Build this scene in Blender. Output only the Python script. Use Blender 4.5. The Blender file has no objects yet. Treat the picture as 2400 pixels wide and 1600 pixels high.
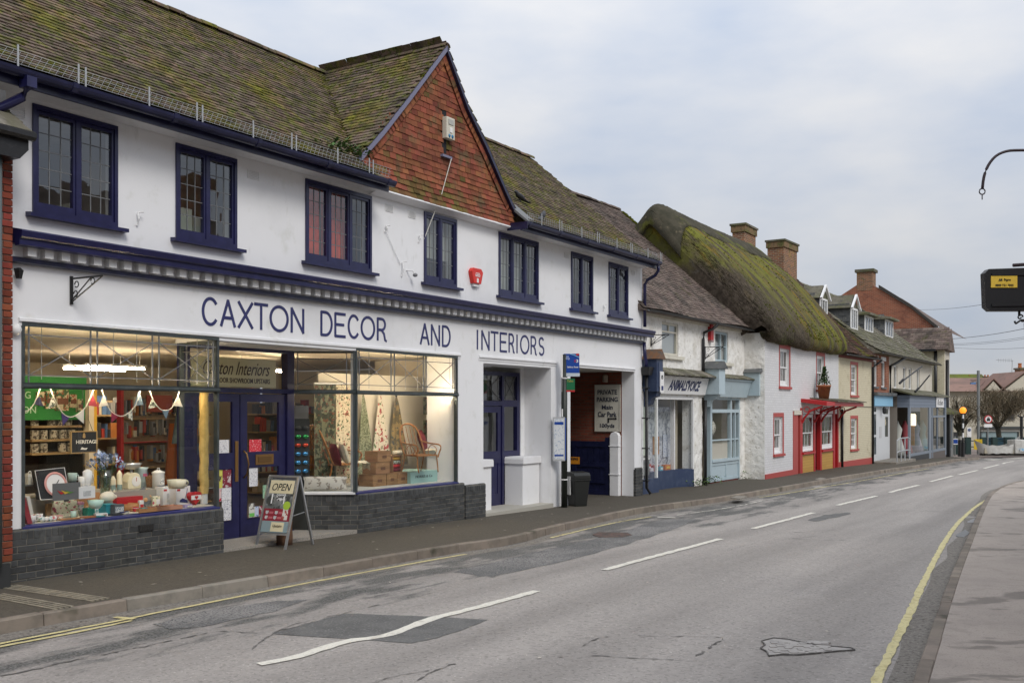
import bpy, bmesh, math, random
from mathutils import Vector, Matrix
random.seed(7)
RN = random.uniform
S = bpy.context.scene
COL = S.collection
# ---------------------------------------------------------------- camera, sky, sun, exposure
HC = 1.9
cam = bpy.data.cameras.new('camera'); cam_o = bpy.data.objects.new('camera', cam); COL.objects.link(cam_o)
cam.sensor_width = 36; cam.lens = 36.0; cam.shift_y = 0.0675; cam.clip_end = 3000; cam.clip_start = 0.05
cam_o.location = (0, 0, HC); cam_o.rotation_euler = (math.pi/2, 0, 0)
S.camera = cam_o
S.view_settings.view_transform = 'Standard'; S.view_settings.look = 'None'
S.view_settings.exposure = 0.27; S.view_settings.gamma = 1.0; S.view_settings.use_curve_mapping = False
SUN_EL, SUN_AZ = math.radians(42), math.radians(150)      # azimuth clockwise from +Y
W = bpy.data.worlds.new('World'); S.world = W; W.use_nodes = True
nt = W.node_tree; nt.nodes.clear()
def wn(t, **k):
    n = nt.nodes.new(t)
    for a, b in k.items(): setattr(n, a, b)
    return n
sky = wn('ShaderNodeTexSky', sky_type='NISHITA', sun_disc=False, sun_elevation=SUN_EL, sun_rotation=SUN_AZ)
bg1 = wn('ShaderNodeBackground'); bg1.inputs[1].default_value = 0.08
nt.links.new(sky.outputs[0], bg1.inputs[0])
tc = wn('ShaderNodeTexCoord'); sep = wn('ShaderNodeSeparateXYZ'); nt.links.new(tc.outputs['Generated'], sep.inputs[0])
# overcast cloud layer: brighter towards the zenith, soft lumps
mp = wn('ShaderNodeMapping'); mp.inputs['Scale'].default_value = (1.6, 1.6, 4.2); mp.inputs['Location'].default_value = (3.1, 0.4, 0.2)
nt.links.new(tc.outputs['Generated'], mp.inputs[0])
nz = wn('ShaderNodeTexNoise'); nz.inputs['Scale'].default_value = 2.1; nz.inputs['Detail'].default_value = 6; nz.inputs['Roughness'].default_value = 0.5
nt.links.new(mp.outputs[0], nz.inputs[0])
grad = wn('ShaderNodeMapRange'); nt.links.new(sep.outputs[2], grad.inputs[0])
grad.inputs[1].default_value = -0.02; grad.inputs[2].default_value = 1.0; grad.inputs[3].default_value = 0.405; grad.inputs[4].default_value = 1.19
cr = wn('ShaderNodeValToRGB'); nt.links.new(nz.outputs[0], cr.inputs[0])
cr.color_ramp.elements[0].position = 0.36; cr.color_ramp.elements[0].color = (0.74, 0.84, 1.02, 1)
cr.color_ramp.elements[1].position = 0.64; cr.color_ramp.elements[1].color = (1.10, 1.105, 1.13, 1)
bg2 = wn('ShaderNodeBackground'); nt.links.new(cr.outputs[0], bg2.inputs[0]); nt.links.new(grad.outputs[0], bg2.inputs[1])
mixw = wn('ShaderNodeMixShader'); mixw.inputs[0].default_value = 0.93
out = wn('ShaderNodeOutputWorld')
nt.links.new(bg1.outputs[0], mixw.inputs[1]); nt.links.new(bg2.outputs[0], mixw.inputs[2]); nt.links.new(mixw.outputs[0], out.inputs[0])
sun = bpy.data.lights.new('sun', 'SUN'); sun.energy = 1.4; sun.angle = math.radians(20); sun.color = (1.0, 0.96, 0.9)
sun_o = bpy.data.objects.new('sun', sun); COL.objects.link(sun_o)
sd = Vector((math.sin(SUN_AZ)*math.cos(SUN_EL), math.cos(SUN_AZ)*math.cos(SUN_EL), math.sin(SUN_EL)))
sun_o.rotation_euler = (-sd).to_track_quat('-Z', 'Y').to_euler(); sun_o.location = (5, -20, 40)
S.cycles.max_bounces = 6; S.cycles.diffuse_bounces = 3; S.cycles.glossy_bounces = 3; S.cycles.transparent_max_bounces = 10
S.cycles.use_denoising = True
S.cycles.caustics_reflective = False; S.cycles.caustics_refractive = False

# ---------------------------------------------------------------- survey frames (real metres, camera at the origin)
F_, HY, CX = 2400., 962., 1200.
def rx(x): return (x-CX)/F_
class Fac:
    """A street front: x along the front, y into the building, z up."""
    def __init__(s, P, vx):
        s.P = P; k = rx(vx); L = math.hypot(k, 1); s.d = (k/L, 1/L); s.n = (s.d[1], -s.d[0]); s.ang = math.atan2(s.d[1], s.d[0])
    def w(s, u, v=0, z=0): return Vector((s.P[0]+u*s.d[0]-v*s.n[0], s.P[1]+u*s.d[1]-v*s.n[1], z))
    def u(s, x, v=0):
        r = rx(x); a = s.P[0]-s.n[0]*v; b = s.P[1]-s.n[1]*v
        return (r*b-a)/(s.d[0]-r*s.d[1])
    def uz(s, x, y, v=0):
        u = s.u(x, v); Y = s.P[1]-s.n[1]*v+u*s.d[1]
        return u, HC+(HY-y)/F_*Y
    def atu(s, u, x, y):
        r = rx(x); a = s.P[0]+u*s.d[0]; b = s.P[1]+u*s.d[1]
        v = (a-r*b)/(s.n[0]-r*s.n[1]); Y = b-v*s.n[1]
        return v, HC+(HY-y)/F_*Y
    def loc(s, X, Y):
        a, b = X-s.P[0], Y-s.P[1]
        return a*s.d[0]+b*s.d[1], -(a*s.n[0]+b*s.n[1])
k_ = F_*1.324/278
A = Fac((rx(46)*k_, k_), 2696)
p_ = A.w(16.6, .1); B = Fac((p_.x, p_.y), 2750)
T = Fac((7.786, 31.51), 2620)
p_ = T.w(9.64); C = Fac((p_.x, p_.y), 2800)
p_ = C.w(5.0); E_ = Fac((p_.x, p_.y), 2690)
ZG = [(-60, 0.0), (0, 0), (5.7, -.046), (16.5, -.2), (23.4, -.2), (32.8, -.28), (37.8, -.36), (47, -.46), (57, -.76), (70, -1.0), (200, -1.6)]
def zg(X, Y):
    t = A.loc(X, Y)[0]
    for (a, za), (b, zb) in zip(ZG, ZG[1:]):
        if t <= b: return za+(zb-za)*max(0, (t-a)/(b-a))
    return ZG[-1][1]
def gp(x, y, dz=0):
    Y = 20.
    for _ in range(30):
        z = zg(rx(x)*Y, Y)+dz
        Y = .5*Y+.5*F_*(HC-z)/(y-HY)
    return Vector((rx(x)*Y, Y, zg(rx(x)*Y, Y)+dz))

# ---------------------------------------------------------------- mesh helpers
class MB:
    def __init__(s): s.v = []; s.f = []
    def add(s, vs, fs):
        o = len(s.v); s.v += [tuple(p) for p in vs]; s.f += [tuple(i+o for i in f) for f in fs]; return s
    def quad(s, *p): return s.add(p, [tuple(range(len(p)))])
    def box(s, x0, x1, y0, y1, z0, z1):
        return s.add([(x0,y0,z0),(x1,y0,z0),(x1,y1,z0),(x0,y1,z0),(x0,y0,z1),(x1,y0,z1),(x1,y1,z1),(x0,y1,z1)],
                     [(3,2,1,0),(4,5,6,7),(0,1,5,4),(1,2,6,5),(2,3,7,6),(3,0,4,7)])
    def hexa(s, p): return s.add(p, [(3,2,1,0),(4,5,6,7),(0,1,5,4),(1,2,6,5),(2,3,7,6),(3,0,4,7)])
    def prism(s, poly, fn, d0, d1):
        """poly 2d outline, fn(a,b,d)->xyz"""
        n = len(poly)
        return s.add([fn(a, b, d0) for a, b in poly]+[fn(a, b, d1) for a, b in poly],
                     [tuple(range(n))[::-1], tuple(range(n, 2*n))]+[(i, (i+1) % n, n+(i+1) % n, n+i) for i in range(n)])
    def tube(s, pts, r, n=6, flat=None):
        pts = [Vector(p) for p in pts]; rings = []
        for i, p in enumerate(pts):
            t = (pts[min(i+1, len(pts)-1)]-pts[max(i-1, 0)])
            if t.length < 1e-9: t = Vector((0, 0, 1))
            t.normalize()
            up = Vector((0, 0, 1)) if abs(t.z) < .95 else Vector((1, 0, 0))
            a = t.cross(up).normalized(); b = t.cross(a)
            rr = r[i] if isinstance(r, (list, tuple)) else r
            rings.append([p+(a*math.cos(2*math.pi*(k+.5)/n)+b*math.sin(2*math.pi*(k+.5)/n))*rr for k in range(n)])
        m = len(rings); vs = [q for g in rings for q in g]
        fs = [(i*n+k, i*n+(k+1) % n, (i+1)*n+(k+1) % n, (i+1)*n+k) for i in range(m-1) for k in range(n)]
        fs += [tuple(range(n))[::-1], tuple((m-1)*n+k for k in range(n))]
        return s.add(vs, fs)
    def lathe(s, prof, n=14, c=(0, 0, 0), caps=True):
        vs = [(c[0]+r*math.cos(2*math.pi*k/n), c[1]+r*math.sin(2*math.pi*k/n), c[2]+z) for r, z in prof for k in range(n)]
        m = len(prof)
        fs = [(i*n+k, i*n+(k+1) % n, (i+1)*n+(k+1) % n, (i+1)*n+k) for i in range(m-1) for k in range(n)]
        if caps: fs += [tuple(range(n))[::-1], tuple((m-1)*n+k for k in range(n))]
        return s.add(vs, fs)
    def ball(s, c, rx_, ry=None, rz=None, n=8, m=5):
        ry = ry or rx_; rz = rz or rx_
        vs = [(c[0], c[1], c[2]-rz)]; fs = []
        for i in range(1, m):
            a = -math.pi/2+math.pi*i/m
            vs += [(c[0]+rx_*math.cos(a)*math.cos(2*math.pi*k/n), c[1]+ry*math.cos(a)*math.sin(2*math.pi*k/n), c[2]+rz*math.sin(a)) for k in range(n)]
        vs.append((c[0], c[1], c[2]+rz))
        fs += [(0, 1+(k+1) % n, 1+k) for k in range(n)]
        for i in range(m-2): fs += [(1+i*n+k, 1+i*n+(k+1) % n, 1+(i+1)*n+(k+1) % n, 1+(i+1)*n+k) for k in range(n)]
        L = len(vs)-1; b = 1+(m-2)*n
        fs += [(b+k, b+(k+1) % n, L) for k in range(n)]
        return s.add(vs, fs)
    def grid(s, fn, nu, nv):
        vs = [fn(i/nu, j/nv) for j in range(nv+1) for i in range(nu+1)]
        return s.add(vs, [(j*(nu+1)+i, j*(nu+1)+i+1, (j+1)*(nu+1)+i+1, (j+1)*(nu+1)+i) for j in range(nv) for i in range(nu)])
    def mesh(s, name, m=None, smooth=False):
        me = bpy.data.meshes.new(name); me.from_pydata(s.v, [], s.f)
        if m is not None: me.materials.append(m)
        if smooth: me.polygons.foreach_set('use_smooth', [True]*len(me.polygons))
        me.update(); return me
def link(name, me, parent=None, loc=(0, 0, 0), rot=(0, 0, 0), scale=None):
    o = bpy.data.objects.new(name, me); COL.objects.link(o)
    if parent is not None: o.parent = parent
    o.location = loc; o.rotation_euler = rot
    if scale: o.scale = scale
    return o
def obj(name, mb, m, parent=None, loc=(0, 0, 0), rot=(0, 0, 0), smooth=False, bevel=0):
    me = mb.mesh(name, m, smooth)
    if bevel:
        bm = bmesh.new(); bm.from_mesh(me)
        bmesh.ops.remove_doubles(bm, verts=bm.verts, dist=1e-5)
        bmesh.ops.bevel(bm, geom=bm.edges[:], offset=bevel, segments=2, affect='EDGES', profile=.6, clamp_overlap=True)
        bm.to_mesh(me); bm.free()
    return link(name, me, parent, loc, rot)
def tag(o, label=None, cat=None, group=None, kind=None):
    if label: o['label'] = label
    if cat: o['category'] = cat
    if group: o['group'] = group
    if kind: o['kind'] = kind
    return o
def thing(name, label, cat, loc=(0, 0, 0), rz=0, group=None):
    o = bpy.data.objects.new(name, None); COL.objects.link(o); o.empty_display_size = .1
    o.location = loc; o.rotation_euler = (0, 0, rz)
    return tag(o, label, cat, group)
def root(fac, name, label, cat): return thing(name, label, cat, fac.w(0, 0, 0), fac.ang)
def at(fac, u, v, z): return fac.w(u, v, z)
def B_(*a): return MB().box(*a)
def text_mesh(s, size, m, ext=.002, sx=1., shear=0., align='LEFT', bold=0, ls=1.):
    c = bpy.data.curves.new('lettering', 'FONT'); c.body = s; c.size = size; c.extrude = ext; c.align_x = align; c.shear = shear
    c.offset = bold; c.resolution_u = 3; c.space_character = ls
    o = bpy.data.objects.new('lettering', c)
    me = bpy.data.meshes.new_from_object(o); bpy.data.objects.remove(o); bpy.data.curves.remove(c)
    me.transform(Matrix.Diagonal((sx, 1, 1, 1))); me.transform(Matrix.Rotation(math.pi/2, 4, 'X'))
    me.materials.clear(); me.materials.append(m); return me
def text(s, size, m, parent, loc, rot=(0, 0, 0), name='lettering', **k):
    return link(name, text_mesh(s, size, m, **k), parent, loc, rot)
def fit_text(s, width, height, m, parent, loc, rot=(0, 0, 0), name='lettering', **k):
    """text scaled to a given width and cap height, lower left corner at loc"""
    me = text_mesh(s, 1.0, m, ext=.002, **k)
    xs = [v.co.x for v in me.vertices]; zs = [v.co.z for v in me.vertices]
    a, b = width/(max(xs)-min(xs)), height/(max(zs)-min(zs))
    me.transform(Matrix.Translation((-min(xs), 0, -min(zs)))); me.transform(Matrix.Diagonal((a, 1, b, 1)))
    return link(name, me, parent, loc, rot)

# ---------------------------------------------------------------- materials
def mk(name, base, layers=(), rough=.75, bump=0, bscale=60, rnd=0, spec=.35, metal=0, emit=None, estr=0, bstretch=(1, 1, 1), coord='pos', brick=None, bdetail=4, coat=0):
    m = bpy.data.materials.new(name); m.use_nodes = True; t = m.node_tree; N = t.nodes; Lk = t.links
    p = N['Principled BSDF']; p.inputs['Roughness'].default_value = rough; p.inputs['Metallic'].default_value = metal
    p.inputs['Specular IOR Level'].default_value = spec
    if coat: p.inputs['Coat Weight'].default_value = coat; p.inputs['Coat Roughness'].default_value = .15
    def node(ty, **k):
        n = N.new(ty)
        for a, b in k.items(): setattr(n, a, b)
        return n
    src = node('ShaderNodeNewGeometry').outputs['Position'] if coord == 'pos' else node('ShaderNodeTexCoord').outputs['Object']
    def noise(scale, stretch, detail=4, rgh=.6):
        mpn = node('ShaderNodeMapping'); mpn.inputs['Scale'].default_value = stretch; Lk.new(src, mpn.inputs[0])
        n = node('ShaderNodeTexNoise'); n.inputs['Scale'].default_value = scale; n.inputs['Detail'].default_value = detail; n.inputs['Roughness'].default_value = rgh
        Lk.new(mpn.outputs[0], n.inputs[0]); return n.outputs[0]
    col = None; bh = None
    if brick:
        c1, c2, mort, bw, rh, ms = brick
        o = node('ShaderNodeTexCoord').outputs['Object']; sp = node('ShaderNodeSeparateXYZ'); Lk.new(o, sp.inputs[0])
        ad = node('ShaderNodeMath', operation='ADD'); Lk.new(sp.outputs[0], ad.inputs[0]); Lk.new(sp.outputs[1], ad.inputs[1])
        cb = node('ShaderNodeCombineXYZ'); Lk.new(ad.outputs[0], cb.inputs[0]); Lk.new(sp.outputs[2], cb.inputs[1])
        br = node('ShaderNodeTexBrick'); Lk.new(cb.outputs[0], br.inputs[0]); br.inputs['Scale'].default_value = 1
        br.inputs['Color1'].default_value = (*c1, 1); br.inputs['Color2'].default_value = (*c2, 1); br.inputs['Mortar'].default_value = (*mort, 1)
        br.inputs['Brick Width'].default_value = bw; br.inputs['Row Height'].default_value = rh; br.inputs['Mortar Size'].default_value = ms; br.inputs['Mortar Smooth'].default_value = .3
        col = br.outputs['Color']; bh = br.outputs['Fac']
    for L in layers:
        c, scale, lo, hi = L[:4]; st = L[4] if len(L) > 4 else (1, 1, 1); de = L[5] if len(L) > 5 else 4
        mr = node('ShaderNodeMapRange', interpolation_type='SMOOTHSTEP'); Lk.new(noise(scale, st, de), mr.inputs[0]); mr.inputs[1].default_value = lo; mr.inputs[2].default_value = hi
        if len(L) > 6: mr.inputs[4].default_value = L[6]
        mx = node('ShaderNodeMix', data_type='RGBA'); Lk.new(mr.outputs[0], mx.inputs[0]); mx.inputs[7].default_value = (*c, 1)
        if col is None: mx.inputs[6].default_value = (*base, 1)
        else: Lk.new(col, mx.inputs[6])
        col = mx.outputs[2]
    if rnd:
        g = node('ShaderNodeNewGeometry'); oi = node('ShaderNodeObjectInfo')
        a = node('ShaderNodeMath', operation='ADD'); Lk.new(g.outputs['Random Per Island'], a.inputs[0]); Lk.new(oi.outputs['Random'], a.inputs[1])
        fr = node('ShaderNodeMath', operation='FRACT'); Lk.new(a.outputs[0], fr.inputs[0])
        mr = node('ShaderNodeMapRange'); Lk.new(fr.outputs[0], mr.inputs[0]); mr.inputs[3].default_value = 1-rnd; mr.inputs[4].default_value = 1+rnd
        hs = node('ShaderNodeHueSaturation'); Lk.new(mr.outputs[0], hs.inputs['Value'])
        mh = node('ShaderNodeMapRange'); m7 = node('ShaderNodeMath', operation='MULTIPLY'); Lk.new(fr.outputs[0], m7.inputs[0]); m7.inputs[1].default_value = 7.3
        f7 = node('ShaderNodeMath', operation='FRACT'); Lk.new(m7.outputs[0], f7.inputs[0]); Lk.new(f7.outputs[0], mh.inputs[0])
        mh.inputs[3].default_value = .5-rnd*.04; mh.inputs[4].default_value = .5+rnd*.04; Lk.new(mh.outputs[0], hs.inputs['Hue'])
        if col is None: hs.inputs['Color'].default_value = (*base, 1)
        else: Lk.new(col, hs.inputs['Color'])
        col = hs.outputs[0]
    if col is None: p.inputs['Base Color'].default_value = (*base, 1)
    else: Lk.new(col, p.inputs['Base Color'])
    if bump:
        b = node('ShaderNodeBump'); b.inputs['Strength'].default_value = min(1, bump); b.inputs['Distance'].default_value = .01*max(1, bump)
        h = noise(bscale, bstretch, bdetail)
        if bh is not None:
            sb = node('ShaderNodeMath', operation='MULTIPLY_ADD'); Lk.new(bh, sb.inputs[0]); sb.inputs[1].default_value = -1.2; Lk.new(h, sb.inputs[2]); h = sb.outputs[0]
        Lk.new(h, b.inputs['Height']); Lk.new(b.outputs[0], p.inputs['Normal'])
    if emit: p.inputs['Emission Color'].default_value = (*emit, 1); p.inputs['Emission Strength'].default_value = estr
    return m
def glass(name, tint=(1, 1, 1), base=.045, rough=.0, wob=0):
    m = bpy.data.materials.new(name); m.use_nodes = True; t = m.node_tree; t.nodes.clear(); L = t.links
    o = t.nodes.new('ShaderNodeOutputMaterial'); mx = t.nodes.new('ShaderNodeMixShader'); tr = t.nodes.new('ShaderNodeBsdfTransparent'); gl = t.nodes.new('ShaderNodeBsdfGlossy')
    tr.inputs[0].default_value = (*tint, 1); gl.inputs['Roughness'].default_value = rough
    lw = t.nodes.new('ShaderNodeLayerWeight'); lw.inputs[0].default_value = .5
    pw = t.nodes.new('ShaderNodeMath'); pw.operation = 'POWER'; L.new(lw.outputs['Facing'], pw.inputs[0]); pw.inputs[1].default_value = 4.5
    ma = t.nodes.new('ShaderNodeMath'); ma.operation = 'MULTIPLY_ADD'; L.new(pw.outputs[0], ma.inputs[0]); ma.inputs[1].default_value = 1-base; ma.inputs[2].default_value = base
    if wob:
        n = t.nodes.new('ShaderNodeTexNoise'); n.inputs['Scale'].default_value = 2.5; b = t.nodes.new('ShaderNodeBump'); b.inputs['Strength'].default_value = wob; b.inputs['Distance'].default_value = .02
        g = t.nodes.new('ShaderNodeNewGeometry'); L.new(g.outputs['Position'], n.inputs[0]); L.new(n.outputs[0], b.inputs['Height']); L.new(b.outputs[0], gl.inputs['Normal'])
    L.new(ma.outputs[0], mx.inputs[0]); L.new(tr.outputs[0], mx.inputs[1]); L.new(gl.outputs[0], mx.inputs[2]); L.new(mx.outputs[0], o.inputs[0]); return m
M = {}
def cm(key, rgb, rough=.55, **k):
    """plain paint, cached"""
    if key not in M: M[key] = mk(key, rgb, rough=rough, **k)
    return M[key]
M['render'] = mk('white_render', (.79, .79, .80), [((.67, .67, .68), .7, .45, .8), ((.68, .68, .66), 3.5, .55, .8), ((.56, .555, .54), 5, .62, .85, (1, 1, .25))], rough=.6, bump=.12, bscale=90)
M['navy'] = mk('navy_gloss', (.011, .011, .055), [((.017, .017, .075), 6, .4, .7), ((.035, .035, .10), 30, .66, .8)], rough=.28, bump=.08, bscale=30, spec=.5)
M['navy_dark'] = mk('navy_deep', (.009, .010, .038), [((.016, .017, .06), 5, .4, .7)], rough=.35, bump=.06, bscale=30, spec=.5)
M['letter'] = mk('navy_lettering', (.030, .034, .12), [((.045, .05, .15), 9, .4, .7)], rough=.5)
M['white'] = mk('white_paint', (.78, .78, .775), [((.66, .66, .645), 8, .5, .8)], rough=.45)
M['offwhite'] = mk('cream_paint', (.62, .59, .50), [((.5, .47, .39), 3, .45, .75)], rough=.6)
M['black'] = mk('black_iron', (.012, .012, .013), [((.03, .03, .032), 12, .5, .8)], rough=.4, spec=.5)
M['grey_metal'] = mk('grey_bronze_metal', (.045, .055, .056), [((.075, .085, .085), 8, .45, .75)], rough=.4, spec=.5)
M['alu'] = mk('aluminium', (.55, .56, .57), rough=.35, metal=.85, bump=.03)
M['galv'] = mk('galvanised_wire', (.42, .43, .44), rough=.5, metal=.4)
M['glass'] = glass('window_glass', (.93, .95, .94), .06)
M['glass_up'] = glass('old_leaded_glass', (.86, .89, .87), .17, wob=.12)
M['glass_shop'] = glass('shop_glass', (.95, .965, .96), .04)
M['glass_far'] = glass('sash_glass', (.8, .83, .83), .20, wob=.1)
M['lead'] = mk('lead_came', (.16, .165, .17), rough=.6, spec=.3)
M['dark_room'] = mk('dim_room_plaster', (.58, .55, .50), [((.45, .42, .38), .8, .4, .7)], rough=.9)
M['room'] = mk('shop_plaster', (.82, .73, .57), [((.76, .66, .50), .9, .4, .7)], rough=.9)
M['roof_tile'] = mk('old_clay_tile', (.135, .100, .078), [((.19, .105, .075), .9, .45, .75), ((.075, .060, .048), 2.2, .45, .7), ((.30, .27, .23), 14, .64, .74, (1, 1, 1), 3), ((.115, .112, .03), 5.5, .46, .64, (1, 1, 1), 6), ((.14, .13, .018), .9, .53, .70, (1, 1, 1), 6), ((.045, .055, .014), 14, .52, .66, (1, 1, 1), 4)], rough=.9, bump=.5, bscale=80, rnd=.34, spec=.15)
M['roof_tile2'] = mk('grey_brown_tile', (.15, .115, .098), [((.085, .07, .06), 1.8, .42, .66), ((.15, .10, .075), 5, .6, .75), ((.07, .075, .02), 1.2, .58, .75, (1, 1, 1), 6)], rough=.9, bump=.5, bscale=80, rnd=.3, spec=.15)
M['roof_tile3'] = mk('mottled_red_brown_tile', (.085, .045, .03), [((.05, .04, .03), 2.5, .4, .65), ((.09, .085, .012), 1.1, .52, .66, (1, 1, 1), 6), ((.2, .17, .13), 10, .68, .76)], rough=.9, bump=.5, bscale=80, rnd=.4, spec=.15)
M['hung_tile'] = mk('orange_hung_tile', (.235, .078, .040), [((.165, .055, .033), 2.0, .4, .7), ((.13, .085, .045), 2.8, .50, .70, (1, 1, 1), 5), ((.11, .09, .03), 9, .62, .74, (1, 1, 1), 5)], rough=.85, bump=.35, bscale=70, rnd=.30, spec=.2)
M['hung_mossy'] = mk('mossy_hung_tile', (.17, .085, .04), [((.12, .10, .028), 3.0, .38, .62, (1, 1, 1), 6), ((.10, .06, .035), 6, .5, .7)], rough=.9, bump=.4, bscale=70, rnd=.28, spec=.15)
M['moss'] = mk('moss', (.085, .088, .010), [((.045, .055, .010), 6, .4, .65), ((.13, .105, .012), 3, .55, .75)], rough=1, bump=.8, bscale=160, spec=.05)
M['grey_brick'] = mk('blue_grey_brick', (.058, .060, .061), [((.082, .083, .08), 3, .5, .75), ((.034, .035, .036), 9, .5, .75), ((.075, .075, .06), 1.4, .6, .8)], rough=.5, bump=.25, bscale=50, rnd=.24, spec=.35)
M['mortar'] = mk('pale_mortar', (.17, .16, .135), [((.10, .095, .085), 9, .45, .7)], rough=.95, bump=.3, bscale=120)
M['mortar_dark'] = mk('grey_mortar', (.12, .115, .105), [((.07, .07, .065), 7, .4, .7)], rough=.95)
M['red_brick'] = mk('red_brick', (.22, .055, .032), [((.13, .038, .026), 5, .45, .72), ((.3, .09, .045), 11, .6, .75)], rough=.85, bump=.4, bscale=80, rnd=.3, spec=.2)
M['passage_brick'] = mk('passage_brick', (.2, .055, .035), brick=((.22, .055, .03), (.15, .04, .025), (.13, .075, .05), .225, .075, .012), rough=.9, bump=.3, bscale=60)
M['asphalt'] = None
def poster(key, c1, c2, scale=30, lo=.5, hi=.55, st=(1, 1, 1), c3=None):
    """print on paper or cloth: blotches of ink"""
    if key not in M:
        ly = [(c2, scale, lo, hi, st, 2)]
        if c3: ly.append((c3, scale*1.7, .58, .62, st, 2))
        M[key] = mk(key, c1, ly, rough=.8)
    return M[key]
# ---------------------------------------------------------------- ground, road, pavements
def road_mat(name, base, dark, light, wear=True, damp=None, k=1.):
    m = mk(name, base, [(light, 1.1, .5, .75, (1, 1, 1), 5, .6), (dark, .55, .55, .8, (1, 1, 1), 5, .6), (tuple(c*.62 for c in base), 26, .50, .66, (1, 1, 1), 4, .8), (tuple(min(.5, c*1.6) for c in base), 40, .60, .70, (1, 1, 1), 3, .9), (tuple(c*.85 for c in base), 7, .5, .7, (1, 1, 1), 5, .7)], rough=.85, bump=.35, bscale=170, spec=.25)
    t = m.node_tree; N = t.nodes; L = t.links; p = N['Principled BSDF']; src = p.inputs['Base Color'].links[0].from_socket
    g = N.new('ShaderNodeNewGeometry')
    def dot(vec):
        d = N.new('ShaderNodeVectorMath'); d.operation = 'DOT_PRODUCT'; L.new(g.outputs['Position'], d.inputs[0]); d.inputs[1].default_value = vec; return d.outputs['Value']
    off0 = A.P[0]*A.n[0]+A.P[1]*A.n[1]
    if wear:
        ca = N.new('ShaderNodeCombineXYZ'); L.new(dot((A.d[0]*.06, A.d[1]*.06, 0)), ca.inputs[0]); L.new(dot((A.n[0]*.8, A.n[1]*.8, 0)), ca.inputs[1])
        na = N.new('ShaderNodeTexNoise'); na.inputs['Scale'].default_value = 1.6; na.inputs['Detail'].default_value = 6; L.new(ca.outputs[0], na.inputs[0])
        mv = N.new('ShaderNodeMapRange'); L.new(na.outputs[0], mv.inputs[0]); mv.inputs[1].default_value = .3; mv.inputs[2].default_value = .7; mv.inputs[3].default_value = .80; mv.inputs[4].default_value = 1.16
        hv = N.new('ShaderNodeHueSaturation'); L.new(src, hv.inputs['Color']); L.new(mv.outputs[0], hv.inputs['Value']); src = hv.outputs[0]
        # ravelled surface along the gutter: streaks that run with the traffic
        cb = N.new('ShaderNodeCombineXYZ'); L.new(dot((A.d[0]*.45, A.d[1]*.45, 0)), cb.inputs[0]); L.new(dot((A.n[0]*1.5, A.n[1]*1.5, 0)), cb.inputs[1])
        nz_ = N.new('ShaderNodeTexNoise'); nz_.inputs['Scale'].default_value = 1.3; nz_.inputs['Detail'].default_value = 8; nz_.inputs['Roughness'].default_value = .68; L.new(cb.outputs[0], nz_.inputs[0])
        of = dot((A.n[0], A.n[1], 0))
        mr = N.new('ShaderNodeMapRange'); L.new(of, mr.inputs[0]); mr.inputs[1].default_value = off0+4.7; mr.inputs[2].default_value = off0+3.1; mr.inputs[3].default_value = 0.0; mr.inputs[4].default_value = .30
        ad = N.new('ShaderNodeMath'); ad.operation = 'ADD'; L.new(nz_.outputs[0], ad.inputs[0]); L.new(mr.outputs[0], ad.inputs[1])
        m2 = N.new('ShaderNodeMapRange'); m2.interpolation_type = 'SMOOTHSTEP'; L.new(ad.outputs[0], m2.inputs[0]); m2.inputs[1].default_value = .70; m2.inputs[2].default_value = .84; m2.inputs[4].default_value = .85
        mx = N.new('ShaderNodeMix'); mx.data_type = 'RGBA'; L.new(m2.outputs[0], mx.inputs[0]); L.new(src, mx.inputs[6])
        n3 = N.new('ShaderNodeTexNoise'); n3.inputs['Scale'].default_value = 55; n3.inputs['Detail'].default_value = 2; L.new(g.outputs['Position'], n3.inputs[0])
        rp = N.new('ShaderNodeValToRGB'); L.new(n3.outputs[0], rp.inputs[0]); rp.color_ramp.elements[0].position = .4; rp.color_ramp.elements[0].color = (.035, .036, .035, 1); rp.color_ramp.elements[1].position = .62; rp.color_ramp.elements[1].color = (.155, .155, .145, 1)
        L.new(rp.outputs[0], mx.inputs[7]); L.new(mx.outputs[2], p.inputs['Base Color'])
    return m
M['road'] = road_mat('worn_asphalt', (.305, .280, .257), (.245, .226, .208), (.36, .33, .302))
M['pave'] = road_mat('pavement_asphalt', (.088, .077, .060), (.064, .056, .045), (.115, .10, .08), wear=False)
M['pave_r'] = mk('pale_pavement_asphalt', (.375, .325, .282), [((.32, .277, .242), .8, .45, .7), ((.17, .15, .13), .75, .55, .60, (.8, 1.6, 1), 8, .8), ((.30, .26, .225), 5, .5, .7, (1, 1, 1), 5, .7), ((.2, .18, .16), 60, .56, .66, (1, 1, 1), 2, .6)], rough=.85, bump=.3, bscale=150, spec=.2)
M['kerb'] = mk('concrete_kerb', (.235, .198, .162), [((.165, .142, .118), 3, .4, .7), ((.19, .165, .14), 8, .55, .75), ((.06, .06, .04), 1.3, .6, .75)], rough=.9, bump=.4, bscale=90, rnd=.16, spec=.2)
M['kerb_new'] = mk('pale_kerb', (.25, .225, .19), [((.18, .165, .14), 5, .4, .7)], rough=.9, bump=.3, bscale=90)
M['paint_w'] = mk('road_paint_white', (.66, .63, .55), [((.5, .47, .40), 14, .5, .7), ((.30, .28, .25), 45, .60, .70, (1, 1, 1), 3)], rough=.7, bump=.2, bscale=120)
M['paint_y'] = mk('road_paint_yellow', (.60, .53, .27), [((.46, .39, .18), 12, .45, .7), ((.26, .23, .15), 35, .58, .68, (1, 1, 1), 4)], rough=.7, bump=.2, bscale=120)
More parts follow.
